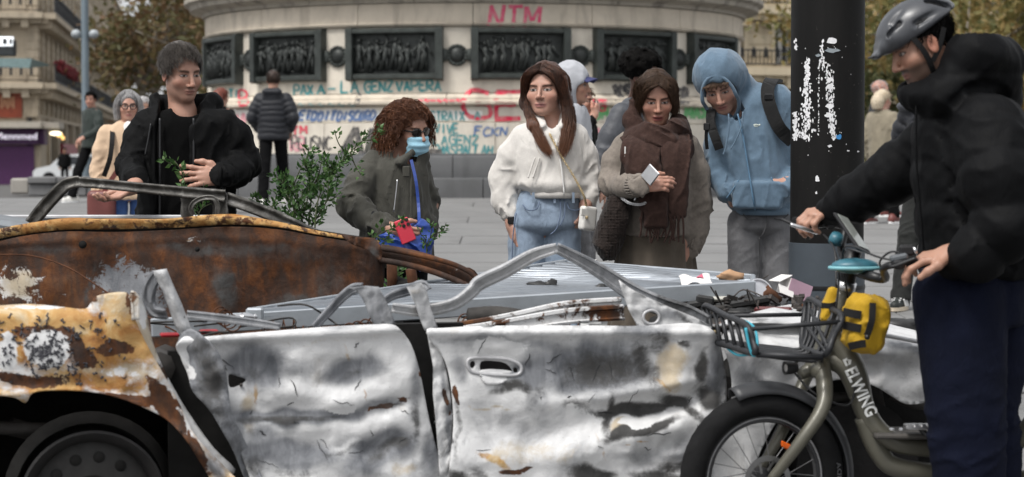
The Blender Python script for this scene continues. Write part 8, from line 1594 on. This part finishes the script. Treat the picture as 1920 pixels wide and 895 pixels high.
def pale_sheet():
    e = empty('metal_barrier', P(180, 420, 9.42), 'pale grey metal panel lying behind the rusty window frame', 'barrier'); Y = 9.42
    a, b = P(-80, 408, Y), P(395, 406, Y); MB().box((a + b) / 2 + D(0, 0, -.09), (np.linalg.norm(b - a), .03, .18), None, .008).build('panel', GALV, e); MB().box((a + b) / 2 + D(0, -.01, .0), (np.linalg.norm(b - a), .05, .018), None, .005).build('top_edge', mat('zinc'), e)
    MB().box(P(-30, 430, 8.9), (.7, .4, .12), np.array(Matrix.Rotation(.15, 3, 'Y')), .02).build('end_plate', GALVD, e)
pale_sheet()
def shutter_panel():
    NL, NR, Fp, BL = P(285, 612, 7.55), P(1412, 540, 8.25), P(1080, 499, 9.3), P(575, 583, 8.15); e = empty('corrugated_panel', P(900, 570, 8.1), 'galvanised corrugated shutter panel lying across the silver wreck', 'panel')
    n = 22; sl = m_plain('shutter_slat', (.24, .262, .29), .4, .5, .12, 8, .1, 60)
    NLs = P(470, 596, 7.62); NF = P(1412, 526, 8.62)
    for i in range(n):
        t0, t1 = (i + .06) / n, (i + .94) / n; a0, a1 = lerp(NLs, Fp, t0), lerp(NLs, Fp, t1); b0, b1 = lerp(NR, NF, t0), lerp(NR, NF, t1); vs = []
        for q in range(9):
            s0, s1 = lerp(a0, b0, q / 8), lerp(a1, b1, q / 8); up = D(0, 0, .026 * (1 - .7 * q / 8) + .003 * math.sin(q * 2.1 + i)); vs += [s0, lerp(s0, s1, .16) + up, lerp(s0, s1, .7) + up, lerp(s0, s1, .86), s1 - up * .3]
        o = MB().add(vs, [(q * 5 + k, q * 5 + k + 1, q * 5 + 6 + k, q * 5 + 5 + k) for q in range(8) for k in range(4)]).build('slat', sl, e, False); o.modifiers.new('s', 'SOLIDIFY').thickness = .003
    MB().add([q - D(0, 0, .02) for q in (NLs, NR, NF, Fp)], [(0, 1, 2, 3)]).build('gap_shade_sheet', SOOT, e)  # dark sheet added below the slats, stands in for shade in the gaps
    mb = MB(); mb.bar(NL + D(0, -.02, -.004), NR + D(0, -.02, -.004), .03, .066, (0, 0, 1), .004); mb.build('edge_rail', GALV, e); mb = MB(); mb.bar(NF + D(0, 0, .01), Fp + D(0, 0, .01), .03, .03, (0, 0, 1), .004); mb.build('edge_rail', GALV, e); mb = MB(); mb.bar(NR, NF, .02, .05, (0, 0, 1), .004); mb.build('end_cap', GALV, e); mb = MB(); mb.bar(NLs + D(0, 0, .03), Fp + D(0, 0, .03), .014, .012, (0, 0, 1), .003); mb.build('edge_rail', GALV, e)
    for x, y in ((468, 594), (452, 597)): MB().lathe([(0, .03), (.012, .03), (.014, .02), (.014, -.01), (.02, -.012), (.02, -.02), (0, -.02)], 14, P(x, y, 7.52), (-.8, -.5, .1)).build('bolt', M['silver'], e, 'auto')
    MB().box(P(478, 592, 7.54), (.06, .05, .055), None, .006).build('bracket', GALV, e)
shutter_panel()
# ---------------- green plants
lf_m = m_leaf('privet_leaves', [(.022, .055, .016), (.04, .095, .026), (.075, .15, .042), (.15, .24, .08)], .25, .35)
def sprig(label, px_paths, Y, N, seed, lsize=.017, spread=.03, sub=0, rad=.004, dY=.12):
    g = np.random.default_rng(seed); e = empty('leafy_branch', P(*px_paths[0][0], Y), label, 'branch'); stems = MB(); pts = []; dirs = []
    paths = [catmull([P(x, y, Y + g.uniform(-dY, dY)) for x, y in q], 7) for q in px_paths]
    for q in list(paths):
        for k in range(sub):
            i = g.integers(2, len(q) - 2); d = nrm(q[min(i + 2, len(q) - 1)] - q[i]) * .6 + g.normal(size=3) * .6; L = g.uniform(.05, .14); paths.append(catmull([q[i], q[i] + nrm(d) * L * .5, q[i] + nrm(d + D(0, 0, .4)) * L], 4))
    for q in paths: stems.tube(q, np.linspace(rad, rad * .4, len(q)), 5)
    stems.build('stems', m_plain('twig', (.05, .06, .025), .8), e, True)
    Ls = np.array([np.linalg.norm(q[-1] - q[0]) + .05 for q in paths]); pick = g.choice(len(paths), N, p=Ls / Ls.sum()); V = []; Fc = []; lv = []
    for i in pick:
        q = paths[i]; t = g.random() ** .8 * (len(q) - 1.01); k = int(t); c = lerp(q[k], q[k + 1], t - k); tg = nrm(q[k + 1] - q[k]); out = nrm(np.cross(tg, g.normal(size=3))); d = nrm(out * .8 + tg * .5 + D(0, 0, .2)); n = nrm(np.cross(d, g.normal(size=3)) + D(0, -.3, .5)); s_ = nrm(np.cross(d, n)); L = lsize * g.uniform(.7, 1.5); c = c + out * g.uniform(.0, spread); w = L * .38; b = len(V)
        V += [c, c + d * L * .45 + s_ * w + n * .002, c + d * L * 1.25, c + d * L * .45 - s_ * w + n * .002, c + d * L * .5 - n * .003]; Fc += [(b, b + 1, b + 4), (b + 1, b + 2, b + 4), (b + 2, b + 3, b + 4), (b + 3, b, b + 4)]; lv += [g.random()] * 5
    mesh_obj('leaves', V, Fc, lf_m, e, True, {'lv': ('FLOAT', lv)})
sprig('big leafy green branch rising behind the rusty wreck', [[(590, 432), (598, 370), (632, 312), (668, 275), (709, 240)], [(560, 432), (548, 370), (562, 320), (588, 280)], [(562, 432), (525, 400), (498, 382), (472, 372)], [(578, 432), (588, 350), (612, 322), (645, 300)], [(570, 432), (560, 385), (540, 350), (520, 335)], [(580, 432), (605, 390), (622, 360), (630, 330)], [(560, 430), (575, 380), (580, 340), (575, 310)]], 9.6, 1250, 3, .018, .026, 6)
sprig('small green sprig in front of the black t-shirt', [[(346, 352), (342, 325), (328, 302)]], 9.15, 34, 4, .02, .012, 1, .003, .02)
sprig('green leaves seen through the rusty quarter light', [[(370, 408), (378, 392), (395, 382)], [(375, 408), (368, 390), (362, 384)]], 9.0, 34, 5, .017, .014, 1, .003, .02)
sprig('low green sprig left of the blue bag', [[(688, 462), (706, 444), (722, 434), (738, 428)], [(690, 460), (700, 445), (690, 436)]], 9.3, 60, 6, .018, .016, 2, .003, .03)
sprig('low green sprig right of the blue bag', [[(800, 478), (802, 455), (815, 440), (832, 432)], [(800, 478), (798, 452), (790, 440)]], 9.35, 50, 7, .018, .014, 2, .003, .03)
sprig('dark green leaves under the bent rusty channel', [[(722, 545), (735, 520), (755, 508)], [(730, 560), (740, 535), (762, 528)]], 8.95, 60, 8, .018, .018, 2, .003, .04)
# ---------------- debris
def deb(name, label, cat, mb, m, c, smooth=False):
    o = mb.build(name, m, None, smooth); tag(o, label, cat); return o
def lump(c, r, seed, amp=.35, n=14):
    g = np.random.default_rng(seed); mb = MB().ball((0, 0, 0), 1, None, n, 9); v = np.array(mb.v); k = 1 + amp * vnoise(v * 1.7 + seed * 5) + amp * .5 * vnoise(v * 4 + seed); mb.v = [tuple(q) for q in v * k[:, None] * np.array(r) + np.asarray(c)]; return mb
def debris():
    blkp = m_plain('burnt_plastic', (.016, .016, .016), .5, 0, .4, 30, .5, 60); R = lambda a, ax='Z': np.array(Matrix.Rotation(a, 3, ax)); wh = m_plain('carton_white', (.70, .68, .66), .7, 0, .06); pk = m_plain('carton_pink', (.42, .27, .34), .7, 0, .1); alu = m_plain('can_silver', (.6, .6, .62), .3, .8, .1, 20)
    # open carton
    c = P(1480, 556, 8.35); e = empty('cardboard_box', c - D(0, 0, .05), 'open pink and white carton lying on the junk beside the column', 'box'); Rb = (R(.5) @ R(.35, 'Y')) * .72
    MB().box(c + Rb @ D(.02, 0, -.0), (.15, .10, .005), Rb).build('base', pk, e); MB().box(c + Rb @ D(.02, -.05, .045), (.15, .005, .09), Rb).build('side', pk, e); MB().box(c + Rb @ D(.02, .05, .045), (.15, .005, .09), Rb).build('side', wh, e); MB().box(c + Rb @ D(-.055, 0, .045), (.005, .10, .09), Rb).build('side', wh, e); MB().box(c + Rb @ D(-.09, .0, .075), (.09, .10, .004), Rb @ R(-.7, 'Y')).build('flap', wh, e); MB().box(c + Rb @ D(-.07, -.06, .01), (.10, .06, .004), Rb @ R(.9, 'X')).build('flap', wh, e)
    # reel / can
    for (x, y, Yq, r, h, lab, ax) in ((1420, 551, 8.3, .052, .06, 'round silver tin lying on its side in the junk', (.3, -.8, .5)), (1368, 556, 8.3, .05, .02, 'flat grey metal disc lying on black scrap', (0, -.5, .85)), (1398, 553, 8.4, .035, .03, 'small tarnished tin beside the silver one', (-.3, -.6, .7))):
        q = P(x, y, Yq); o = MB().lathe([(0, h * .5), (r * .55, h * .5), (r * .6, h * .35), (r * .85, h * .35), (r * .9, h * .5), (r, h * .5), (r, -h * .5), (0, -h * .5)], 26, q, ax); deb('tin_can', lab, 'can', o, alu if 'silver' in lab else m_plain('can_grey' + str(x), (.3, .3, .3), .4, .6), q, 'auto')
    for i, (x, y, Yq, a, lab, m, dim) in enumerate(((1335, 556, 8.2, .3, 'cream plastic bar with black end under the shutter corner', m_plain('cream_plastic', (.55, .52, .42), .5), (.10, .03, .03)), (1350, 561, 8.15, .2, 'short pale strip lying next to the cream bar', m_plain('pale_plastic', (.48, .47, .42), .5), (.09, .025, .02)), (1322, 563, 8.1, -.1, 'black plastic block below the cream bar', blkp, (.07, .04, .035)), (1392, 569, 8.1, .15, 'long black plastic trim on the bonnet edge', blkp, (.22, .035, .03)), (1450, 583, 8.0, -.3, 'dark red and black broken lamp piece', m_plain('dark_red', (.10, .02, .02), .35), (.14, .04, .03)), (1435, 570, 8.15, .5, 'bent black bracket under the carton', blkp, (.13, .03, .03)), (1312, 570, 8.1, .1, 'black tube end at the left of the junk', blkp, (.10, .035, .03)))):
        q = P(x, y, Yq); deb('plastic_scrap', lab, 'scrap', MB().box(q, dim, R(a) @ R(.15 * (i % 3 - 1), 'Y'), .008), m, q)
    g = np.random.default_rng(9)
    for i, (x, y, Yq, r, lab, m) in enumerate(((1405, 572, 8.2, (.07, .05, .03), 'black melted lump left of the carton', blkp), (1440, 560, 8.3, (.05, .05, .035), 'brown charred clump touching the tin', RUSTM), (1500, 585, 8.1, (.06, .05, .03), 'rusty tangled clump under the basket', RUSTM), (1535, 580, 8.15, (.05, .04, .03), 'dark charred clump at the right of the junk', CHAR), (1475, 596, 7.9, (.075, .04, .022), 'crushed clear plastic bottle on the bonnet', m_plain('clear_plastic', (.55, .57, .58), .25)), (1385, 586, 8.0, (.06, .04, .02), 'flat black scrap at the front of the bonnet', blkp), (1550, 595, 8.05, (.04, .04, .03), 'small charred bolt cluster near the yellow pouch', CHAR), (1345, 582, 8.05, (.05, .04, .02), 'sooty flake beside the mirror corner', CHAR),
        (1012, 537, 8.35, (.055, .03, .018), 'left flat black lump on the shutter panel', blkp), (1033, 535, 8.35, (.025, .025, .02), 'round black lump on the shutter panel', blkp), (1060, 542, 8.3, (.05, .025, .012), 'thin black flake right of the round lump', blkp), (1128, 539, 8.3, (.03, .02, .012), 'small black flake near the shutter arch', blkp), (1368, 519, 8.55, (.055, .04, .022), 'crumpled brown paper bag on the shutter corner', m_plain('kraft_paper', (.42, .25, .14), .8)), (1690, 612, 8.2, (.09, .05, .03), 'black and red scrap heap behind the bonnet edge', blkp), (1725, 618, 8.3, (.05, .04, .02), 'small black scrap right of the scrap heap', CHAR))):
        q = P(x, y, Yq); deb('scrap_lump', lab, 'scrap', lump(q, r, i + 20, .45), m, q, True)
    sc_ = MB()
    for i in range(90): q = P(g.uniform(1310, 1570), g.uniform(556, 604), g.uniform(7.95, 8.45)); sc_.box(q, (g.uniform(.008, .06), g.uniform(.006, .03), g.uniform(.004, .02)), np.array(Matrix.Rotation(g.uniform(0, 6), 3, 'Z') @ Matrix.Rotation(g.uniform(-.6, .6), 3, 'Y')))
    for i in range(26): q = P(g.uniform(1310, 1560), g.uniform(560, 600), g.uniform(7.95, 8.45)); sc_.tube(catmull([q, q + g.normal(size=3) * .04, q + g.normal(size=3) * .07], 4), .003, 5)
    tag(sc_.build('small_scraps', m_plain('mixed_scrap', (.05, .042, .038), .6, .2, .8, 8)), 'scatter of small burnt scraps and wires on the bonnet', 'scrap', None, 'stuff')
    # flyer
    e = empty('torn_flyer', P(1310, 527, 8.35), 'torn white flyer with pink print on the shutter panel', 'paper'); f = lambda u, v: P(1272 + 58 * u + 6 * v, 524 + 14 * v - 8 * u * (1 - v) * .4, 8.38 - .12 * v) + D(0, 0, .012 + .008 * math.sin(u * 9 + v * 4)); MB().grid(f, 14, 6).build('sheet', wh, e, True); MB().grid(lambda u, v: f(.55 + .2 * u, .15 + .4 * v) + D(0, -.002, .003), 4, 3).build('print', m_plain('pink_print', (.5, .1, .16), .7), e, True)
    MB_ = MB().lathe([(.0, 0), (.028, 0), (.034, .07), (.032, .07)], 18, P(1092, 507, 9.15), (.9, -.2, .2)); deb('paper_cup', 'white paper cup lying at the far corner of the shutter panel', 'cup', MB_, wh, None, True)
    # support beneath the junk: crushed grille
    o = MB().box(P(1440, 600, 8.25), (.62, .5, .05), R(.25), .02).build('crushed_grille', CHAR); tag(o, 'sooty crushed grille plate carrying the junk on the bonnet', 'scrap')
debris()
# ------------------------------------------------------------------ people farther back
def far_person(label, x, Y, top_y, yaw, jm, tm, hair, skin=(.5, .3, .22), sm_=None, stride=0.0, arms='down', res=.011, bulk=1.0, look=None, quilted=False, hood=False, hs='short', longcoat=False, group=None, feet_y=None, lean=0.0, headk=1.0, sole=None, female=False):
    z0 = zg(Y); top_ = P(x, top_y, Y); H = (top_[2] - z0); k = H / 1.75; b = D(top_[0], Y, z0); f = D(math.sin(yaw), -math.cos(yaw)); r = np.cross(f, (0, 0, 1)); L = lambda a, c, u: b + (r * a + f * (c + lean * u) + D(0, 0, u)) * k
    e = empty('person', b, label, 'person', group); lk = look if look is not None else yaw; hf = D(math.sin(lk), -math.cos(lk), -.08)
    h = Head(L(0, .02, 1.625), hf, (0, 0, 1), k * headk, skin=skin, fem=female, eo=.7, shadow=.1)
    if arms == 'pockets': A = [[L(.19, 0, 1.40), L(.27, -.05, 1.14), L(.20, .12, .98)], [L(-.19, 0, 1.40), L(-.27, -.05, 1.14), L(-.20, .12, .98)]]
    elif arms == 'mouth': A = [[L(.19, 0, 1.40), L(.24, .1, 1.16), L(.04, .16, 1.50)], [L(-.19, 0, 1.40), L(-.24, 0, 1.12), L(-.22, .1, .9)]]
    elif arms == 'swing': A = [[L(.19, 0, 1.40), L(.25, -.1, 1.14), L(.22, .08, .98)], [L(-.19, 0, 1.40), L(-.25, .05, 1.14), L(-.20, .3, 1.02)]]
    else: A = [[L(.19, 0, 1.40), L(.24, -.02, 1.12), L(.24, .06, .86)], [L(-.19, 0, 1.40), L(-.24, -.02, 1.12), L(-.24, .06, .86)]]
    Gs = [[L(.09, 0, .92), L(.10, stride * .25 + .02, .5), L(.11, stride * .45, .085)], [L(-.09, 0, .92), L(-.10, -stride * .25 + .02, .5), L(-.11, -stride * .45, .085)]]
    for g_ in Gs: g_[2][2] = zg(g_[2][1]) + .085
    hd = [((a[2], a[2] - a[1], (-f if i == 0 else -f), 1 if i == 0 else -1), dict(curl=.6, k=k)) for i, a in enumerate(A)]
    body_obj(e, h, [L(0, 0, 1.3), L(0, 0, .95)], A, hd, Gs, res * .8, neck=L(0, -.01, 1.46))
    if hs == 'short': short_hair(h, hair, e, 500, .03, .003, vol=.01, seed=int(x), h_=.008)
    elif hs == 'long': short_hair(h, hair, e, 300, .03, .003, vol=.014, seed=int(x), h_=.008, low=-.1); tube_obj('hair_fall', [h.w(0, -.06, .06), h.w(0, -.1, -.03), h.w(0, -.09, -.12)], [.07, .085, .06], hair, e, 10)
    elif hs == 'afro':
        o = [('add', ell(h.w(0, -.03, .075), np.array((.125, .13, .10)) * k, h.R), 0), ('sub', ell(h.w(0, .11, -.02), np.array((.08, .075, .10)) * k, h.R), .02)]; lo, hi = bounds(h.c, pad=.3); sdf_obj('hair', o, lo, hi, .008, hair, e, lambda p: .014 * vnoise(p * 40) + .01 * vnoise(p * 90), .03)
    elif hs == 'bald': short_hair(h, hair, e, 250, .015, .003, vol=.004, seed=int(x), front=.2, capk=False)
    bu = bulk * k; yw = yaw
    def S(u, w, d, o=0.0): return (L(0, o, u), w * bu, d * bu)
    hem = .62 if longcoat else .86
    lf = [S(1.50, .08, .08), S(1.455, .125, .10), S(1.39, .175, .115), S(1.25, .19, .13), S(1.05, .18, .135), S(hem, .185, .14)]
    sl = [([A[i][0] * .9 + L(0, 0, 1.4) * .1, lerp(A[i][0], A[i][1], .5), A[i][1], lerp(A[i][1], A[i][2], .88)], [.068 * bu, .068 * bu, .062 * bu, .048 * bu]) for i in (0, 1)]
    ex = [('sub', cap(h.c, L(0, .03, 1.50), .06 * k, .055 * k), .01)]
    if hood: ex = [('add', cap(L(-.07, -.09, 1.47), L(.07, -.09, 1.47), .06 * k, .06 * k), .03)] + ex
    fo = (.004, .007, int(x) % 50); dsp = quilt(.075, .012, [s_[0] for s_ in sl], .12, 0, None) if quilted else fo
    top(e, jm, [lf], sl, ex, res, dsp, 'jacket', yaw=yw)
    trousers(e, tm, [S(.97, .16, .115), S(.85, .165, .125)], Gs, res, 'trousers', .006, (.09 * k, .082 * k, .07 * k, .068 * k), seed=int(x), yaw=yw)
    shoes(e, [g_[2] - f * .02 for g_ in Gs], f, sm_ or M['black_plastic'], sole, .011)
    return e, h, L, k, f, r
# grey haired woman
def grey_lady():
    e, h, L, k, f, r = far_person('grey haired woman with round glasses in beige jacket', 240, 15.4, 170, .2, M['beige_coat'], M['denim_blue'], M['hair_white'], (.6, .36, .28), M['white_leather'], 0.1, 'down', .008, 1.05, .25, hs='none', female=True)
    Lh = [[h.w(.03, .05, .115), h.w(.08, .055, .06), h.w(.096, .03, -.02), h.w(.09, .02, -.10)], [h.w(.03, .0, .125), h.w(.09, .0, .06), h.w(.10, -.02, -.03), h.w(.09, -.02, -.12)], [h.w(.0, -.05, .12), h.w(.07, -.09, .04), h.w(.07, -.1, -.04), h.w(.06, -.09, -.12)]]
    Rh = [[h.c + h.R @ (np.array([-1, 1, 1]) * (h.R.T @ (q - h.c))) for q in s_] for s_ in Lh]; a = long_hair(h, M['hair_white'], e, Lh, 260, .0026, 6, .01, .008, front=.045, jit=.01); b = long_hair(h, M['hair_white'], e, Rh, 260, .0026, 7, .01, .008, front=.045, jit=.01); join_meshes([a, b])
    gl = MB()
    for x in (-1, 1): gl.tube([h.w(x * .033 + .026 * math.cos(t), .098, .0 + .023 * math.sin(t)) for t in np.linspace(0, 6.28, 16, endpoint=False)], .0032, 5, True); gl.tube([h.w(x * .058, .094, .005), h.w(x * .08, .0, .005)], .003, 5)
    gl.tube([h.w(-.008, .1, .004), h.w(.008, .1, .004)], .003, 5); gl.build('glasses', M['black_plastic'], e, True)
    MB().ball(L(0, .09, 1.42), (.045, .035, .07)).build('white_top', M['white_cloth'], e, True)
    tube_obj('front_zip', [L(0, .13, 1.40), L(0, .165, 1.2), L(0, .165, .9)], .005, M['silver'], e, 6)
    b = empty('shoulder_bag', L(.22, .1, .8), 'brown leather shoulder bag worn by the grey haired woman', 'bag'); strap_obj('strap', [L(-.12, .05, 1.47), L(-.06, .165, 1.35), L(.06, .19, 1.15), L(.2, .17, .93)], .035, .006, M['brown_leather'], b, f); bo = [('add', rbox(L(.22, .14, .80), (.10, .06, .12), None, .04), 0)]; lo, hi = bounds(L(.22, .14, .8), pad=.2); sdf_obj('bag_body', bo, lo, hi, .008, M['brown_leather'], b)
    s_ = empty('rucksack', L(0, -.2, 1.2), 'dark strap of a small rucksack on the beige jacket', 'bag'); strap_obj('strap', [L(.13, -.05, 1.47), L(.13, .12, 1.38), L(.15, .165, 1.2), L(.2, .1, 1.05)], .035, .008, M['black_nylon'], s_, f); MB().box(L(0, -.24, 1.2), (.28, .14, .36), None, .05).build('pack', M['black_nylon'], s_)
grey_lady()
far_person('man in dark green jacket and white shirt walking past the lamp post', 172, 30.0, 172, -.75, M['green_jacket'], M['black_trouser'], M['hair_black'], (.5, .29, .22), M['white_leather'], .7, 'swing', .013, 1.0, -.2)
far_person('man in quilted navy jacket seen from behind at the monument', 512, 28.7, 133, 3.1, M['navy_puffer'], M['black_trouser'], M['hair_dark'], (.5, .3, .22), M['white_leather'], .45, 'pockets', .011, 1.12, 3.2, True, True)
far_person('small dark figure standing far off before the shops', 121, 84.0, 277, .3, M['black_shell'], M['black_trouser'], M['hair_black'], (.5, .3, .22), None, 0, 'down', .03, 1.1)
far_person('person half hidden behind the grey haired woman', 268, 22.0, 182, .5, M['black_shell'], M['black_trouser'], M['hair_white'], (.5, .3, .22), None, 0, 'down', .014, .9)
far_person('red haired person half hidden behind the black jacket', 414, 27.0, 166, 2.6, M['black_shell'], M['black_trouser'], M['hair_red'], (.5, .3, .22), None, 0, 'down', .014, .95, None, False, False, 'long')
e_, h_, L_, k_, f_, r_ = far_person('curly haired person in black raising a hand to the mouth', 1086, 15.6, 160, 1.0, M['black_shell'], M['denim_grey'], M['hair_lbrown'], (.58, .35, .27), None, 0, 'mouth', .009, .92, 1.15)
MB().tube([h_.w(.012, .10, -.07), h_.w(.02, .17, -.075)], .004 * k_, 6).build('cigarette', M['white_paint'], e_)
def cap_person():
    e, h, L, k, f, r = far_person('person in pale grey hood and dark blue cap behind the brown haired woman', 1072, 14.0, 124, 1.15, M['grey_hood'], M['denim_grey'], M['hair_dark'], (.5, .3, .22), None, 0, 'pockets', .009, .95, 1.25, hood=True, hs='none')
    o = [('add', ell(h.w(0, -.03, .02), np.array((.115, .135, .14)) * k, h.R), 0), ('add', cap(h.w(0, -.06, -.05), L(0, -.05, 1.46), .1 * k, .1 * k), .04), ('sub', cap(h.w(0, .15, -.03), h.w(0, .03, -.02), .085 * k, .075 * k), .02)]; lo, hi = bounds(h.c, pad=.28); sdf_obj('hood', o, lo, hi, .008, M['grey_hood'], e, folds(.004, (9, 9, 12), .4, 7), .01)
    c = empty('baseball_cap', h.w(0, .1, .06), 'dark blue cap peak sticking out of a grey hood', 'cap'); nv = m_plain('cap_navy', (.03, .035, .11), .8); MB().grid(lambda u, v: h.w((u - .5) * .14, .075 + v * .085 * math.cos((u - .5) * 2.2), .062 - .012 * v - .03 * (u - .5) ** 2 * 4), 10, 6).build('peak', nv, c, True).modifiers.new('s', 'SOLIDIFY').thickness = .005; MB().ball(h.w(0, .0, .065), np.array((.08, .098, .05)) * k, h.R).build('crown', nv, c, True)
cap_person()
e_, h_, L_, k_, f_, r_ = far_person('tall black man with afro hair in grey leather jacket', 1176, 12.6, 106, .9, M['grey_leather'], M['black_trouser'], M['hair_black'], (.09, .045, .03), None, .2, 'pockets', .009, 1.05, 1.0, hs='afro', lean=.06)
far_person('bald man in navy jacket with pink scarf beside the blonde woman', 1648, 26.5, 152, 1.4, M['navy_puffer'], M['black_trouser'], M['hair_white'], (.62, .36, .29), M['brown_leather'], .3, 'down', .012, 1.05, 1.5, hs='bald', headk=1.1)
far_person('blonde woman in khaki coat walking away near the hedge', 1655, 25.0, 170, 2.4, M['khaki_coat'], M['black_trouser'], M['hair_blonde'], (.6, .36, .29), M['brown_leather'], .3, 'down', .012, 1.05, 2.2, hs='long', longcoat=True, headk=1.05)
def sneaker_man():
    Y = 15.2; p = lambda x, y, d=0: P(x, y, Y + d)
    e, h, L, k, f, r = far_person('person in navy quilted jacket mostly hidden behind the cyclist, one striped trainer showing', 1748, Y, 118, -.5, M['navy_puffer'], M['dark_green_pant'], M['hair_dark'], (.5, .3, .22), mat('trainer_black', m_plain, (.012, .016, .014), .6), .76, 'pockets', .009, 1.0, -.5, True, sole=mat('trainer_sole', m_plain, (.55, .47, .36), .6))
    for sg, st in ((.11, .76 * .45), (-.11, -.76 * .45)):
        a = L(sg, st - .02, 0); a[2] = zg(a[1])
        for sd in (-1, 1):
            for i in range(3): c = a + r * sd * .05 + f * (.01 + .028 * i); MB().bar(c + D(0, 0, .03) - f * .012, c + D(0, 0, .08) - r * sd * .008 + f * .012, .012, .006, r).build('shoe_stripe', M['white_paint'], e)
        for i in range(4): c = a + f * (.06 + .02 * i) + D(0, 0, .098 - .012 * i); MB().bar(c - r * .028, c + r * .028, .009, .007).build('shoelace', M['white_paint'], e)
    MB().ball(L(.14, .0, 1.44), (.12, .12, .05)).build('grey_yoke', M['grey_leather'], e, True)
sneaker_man()
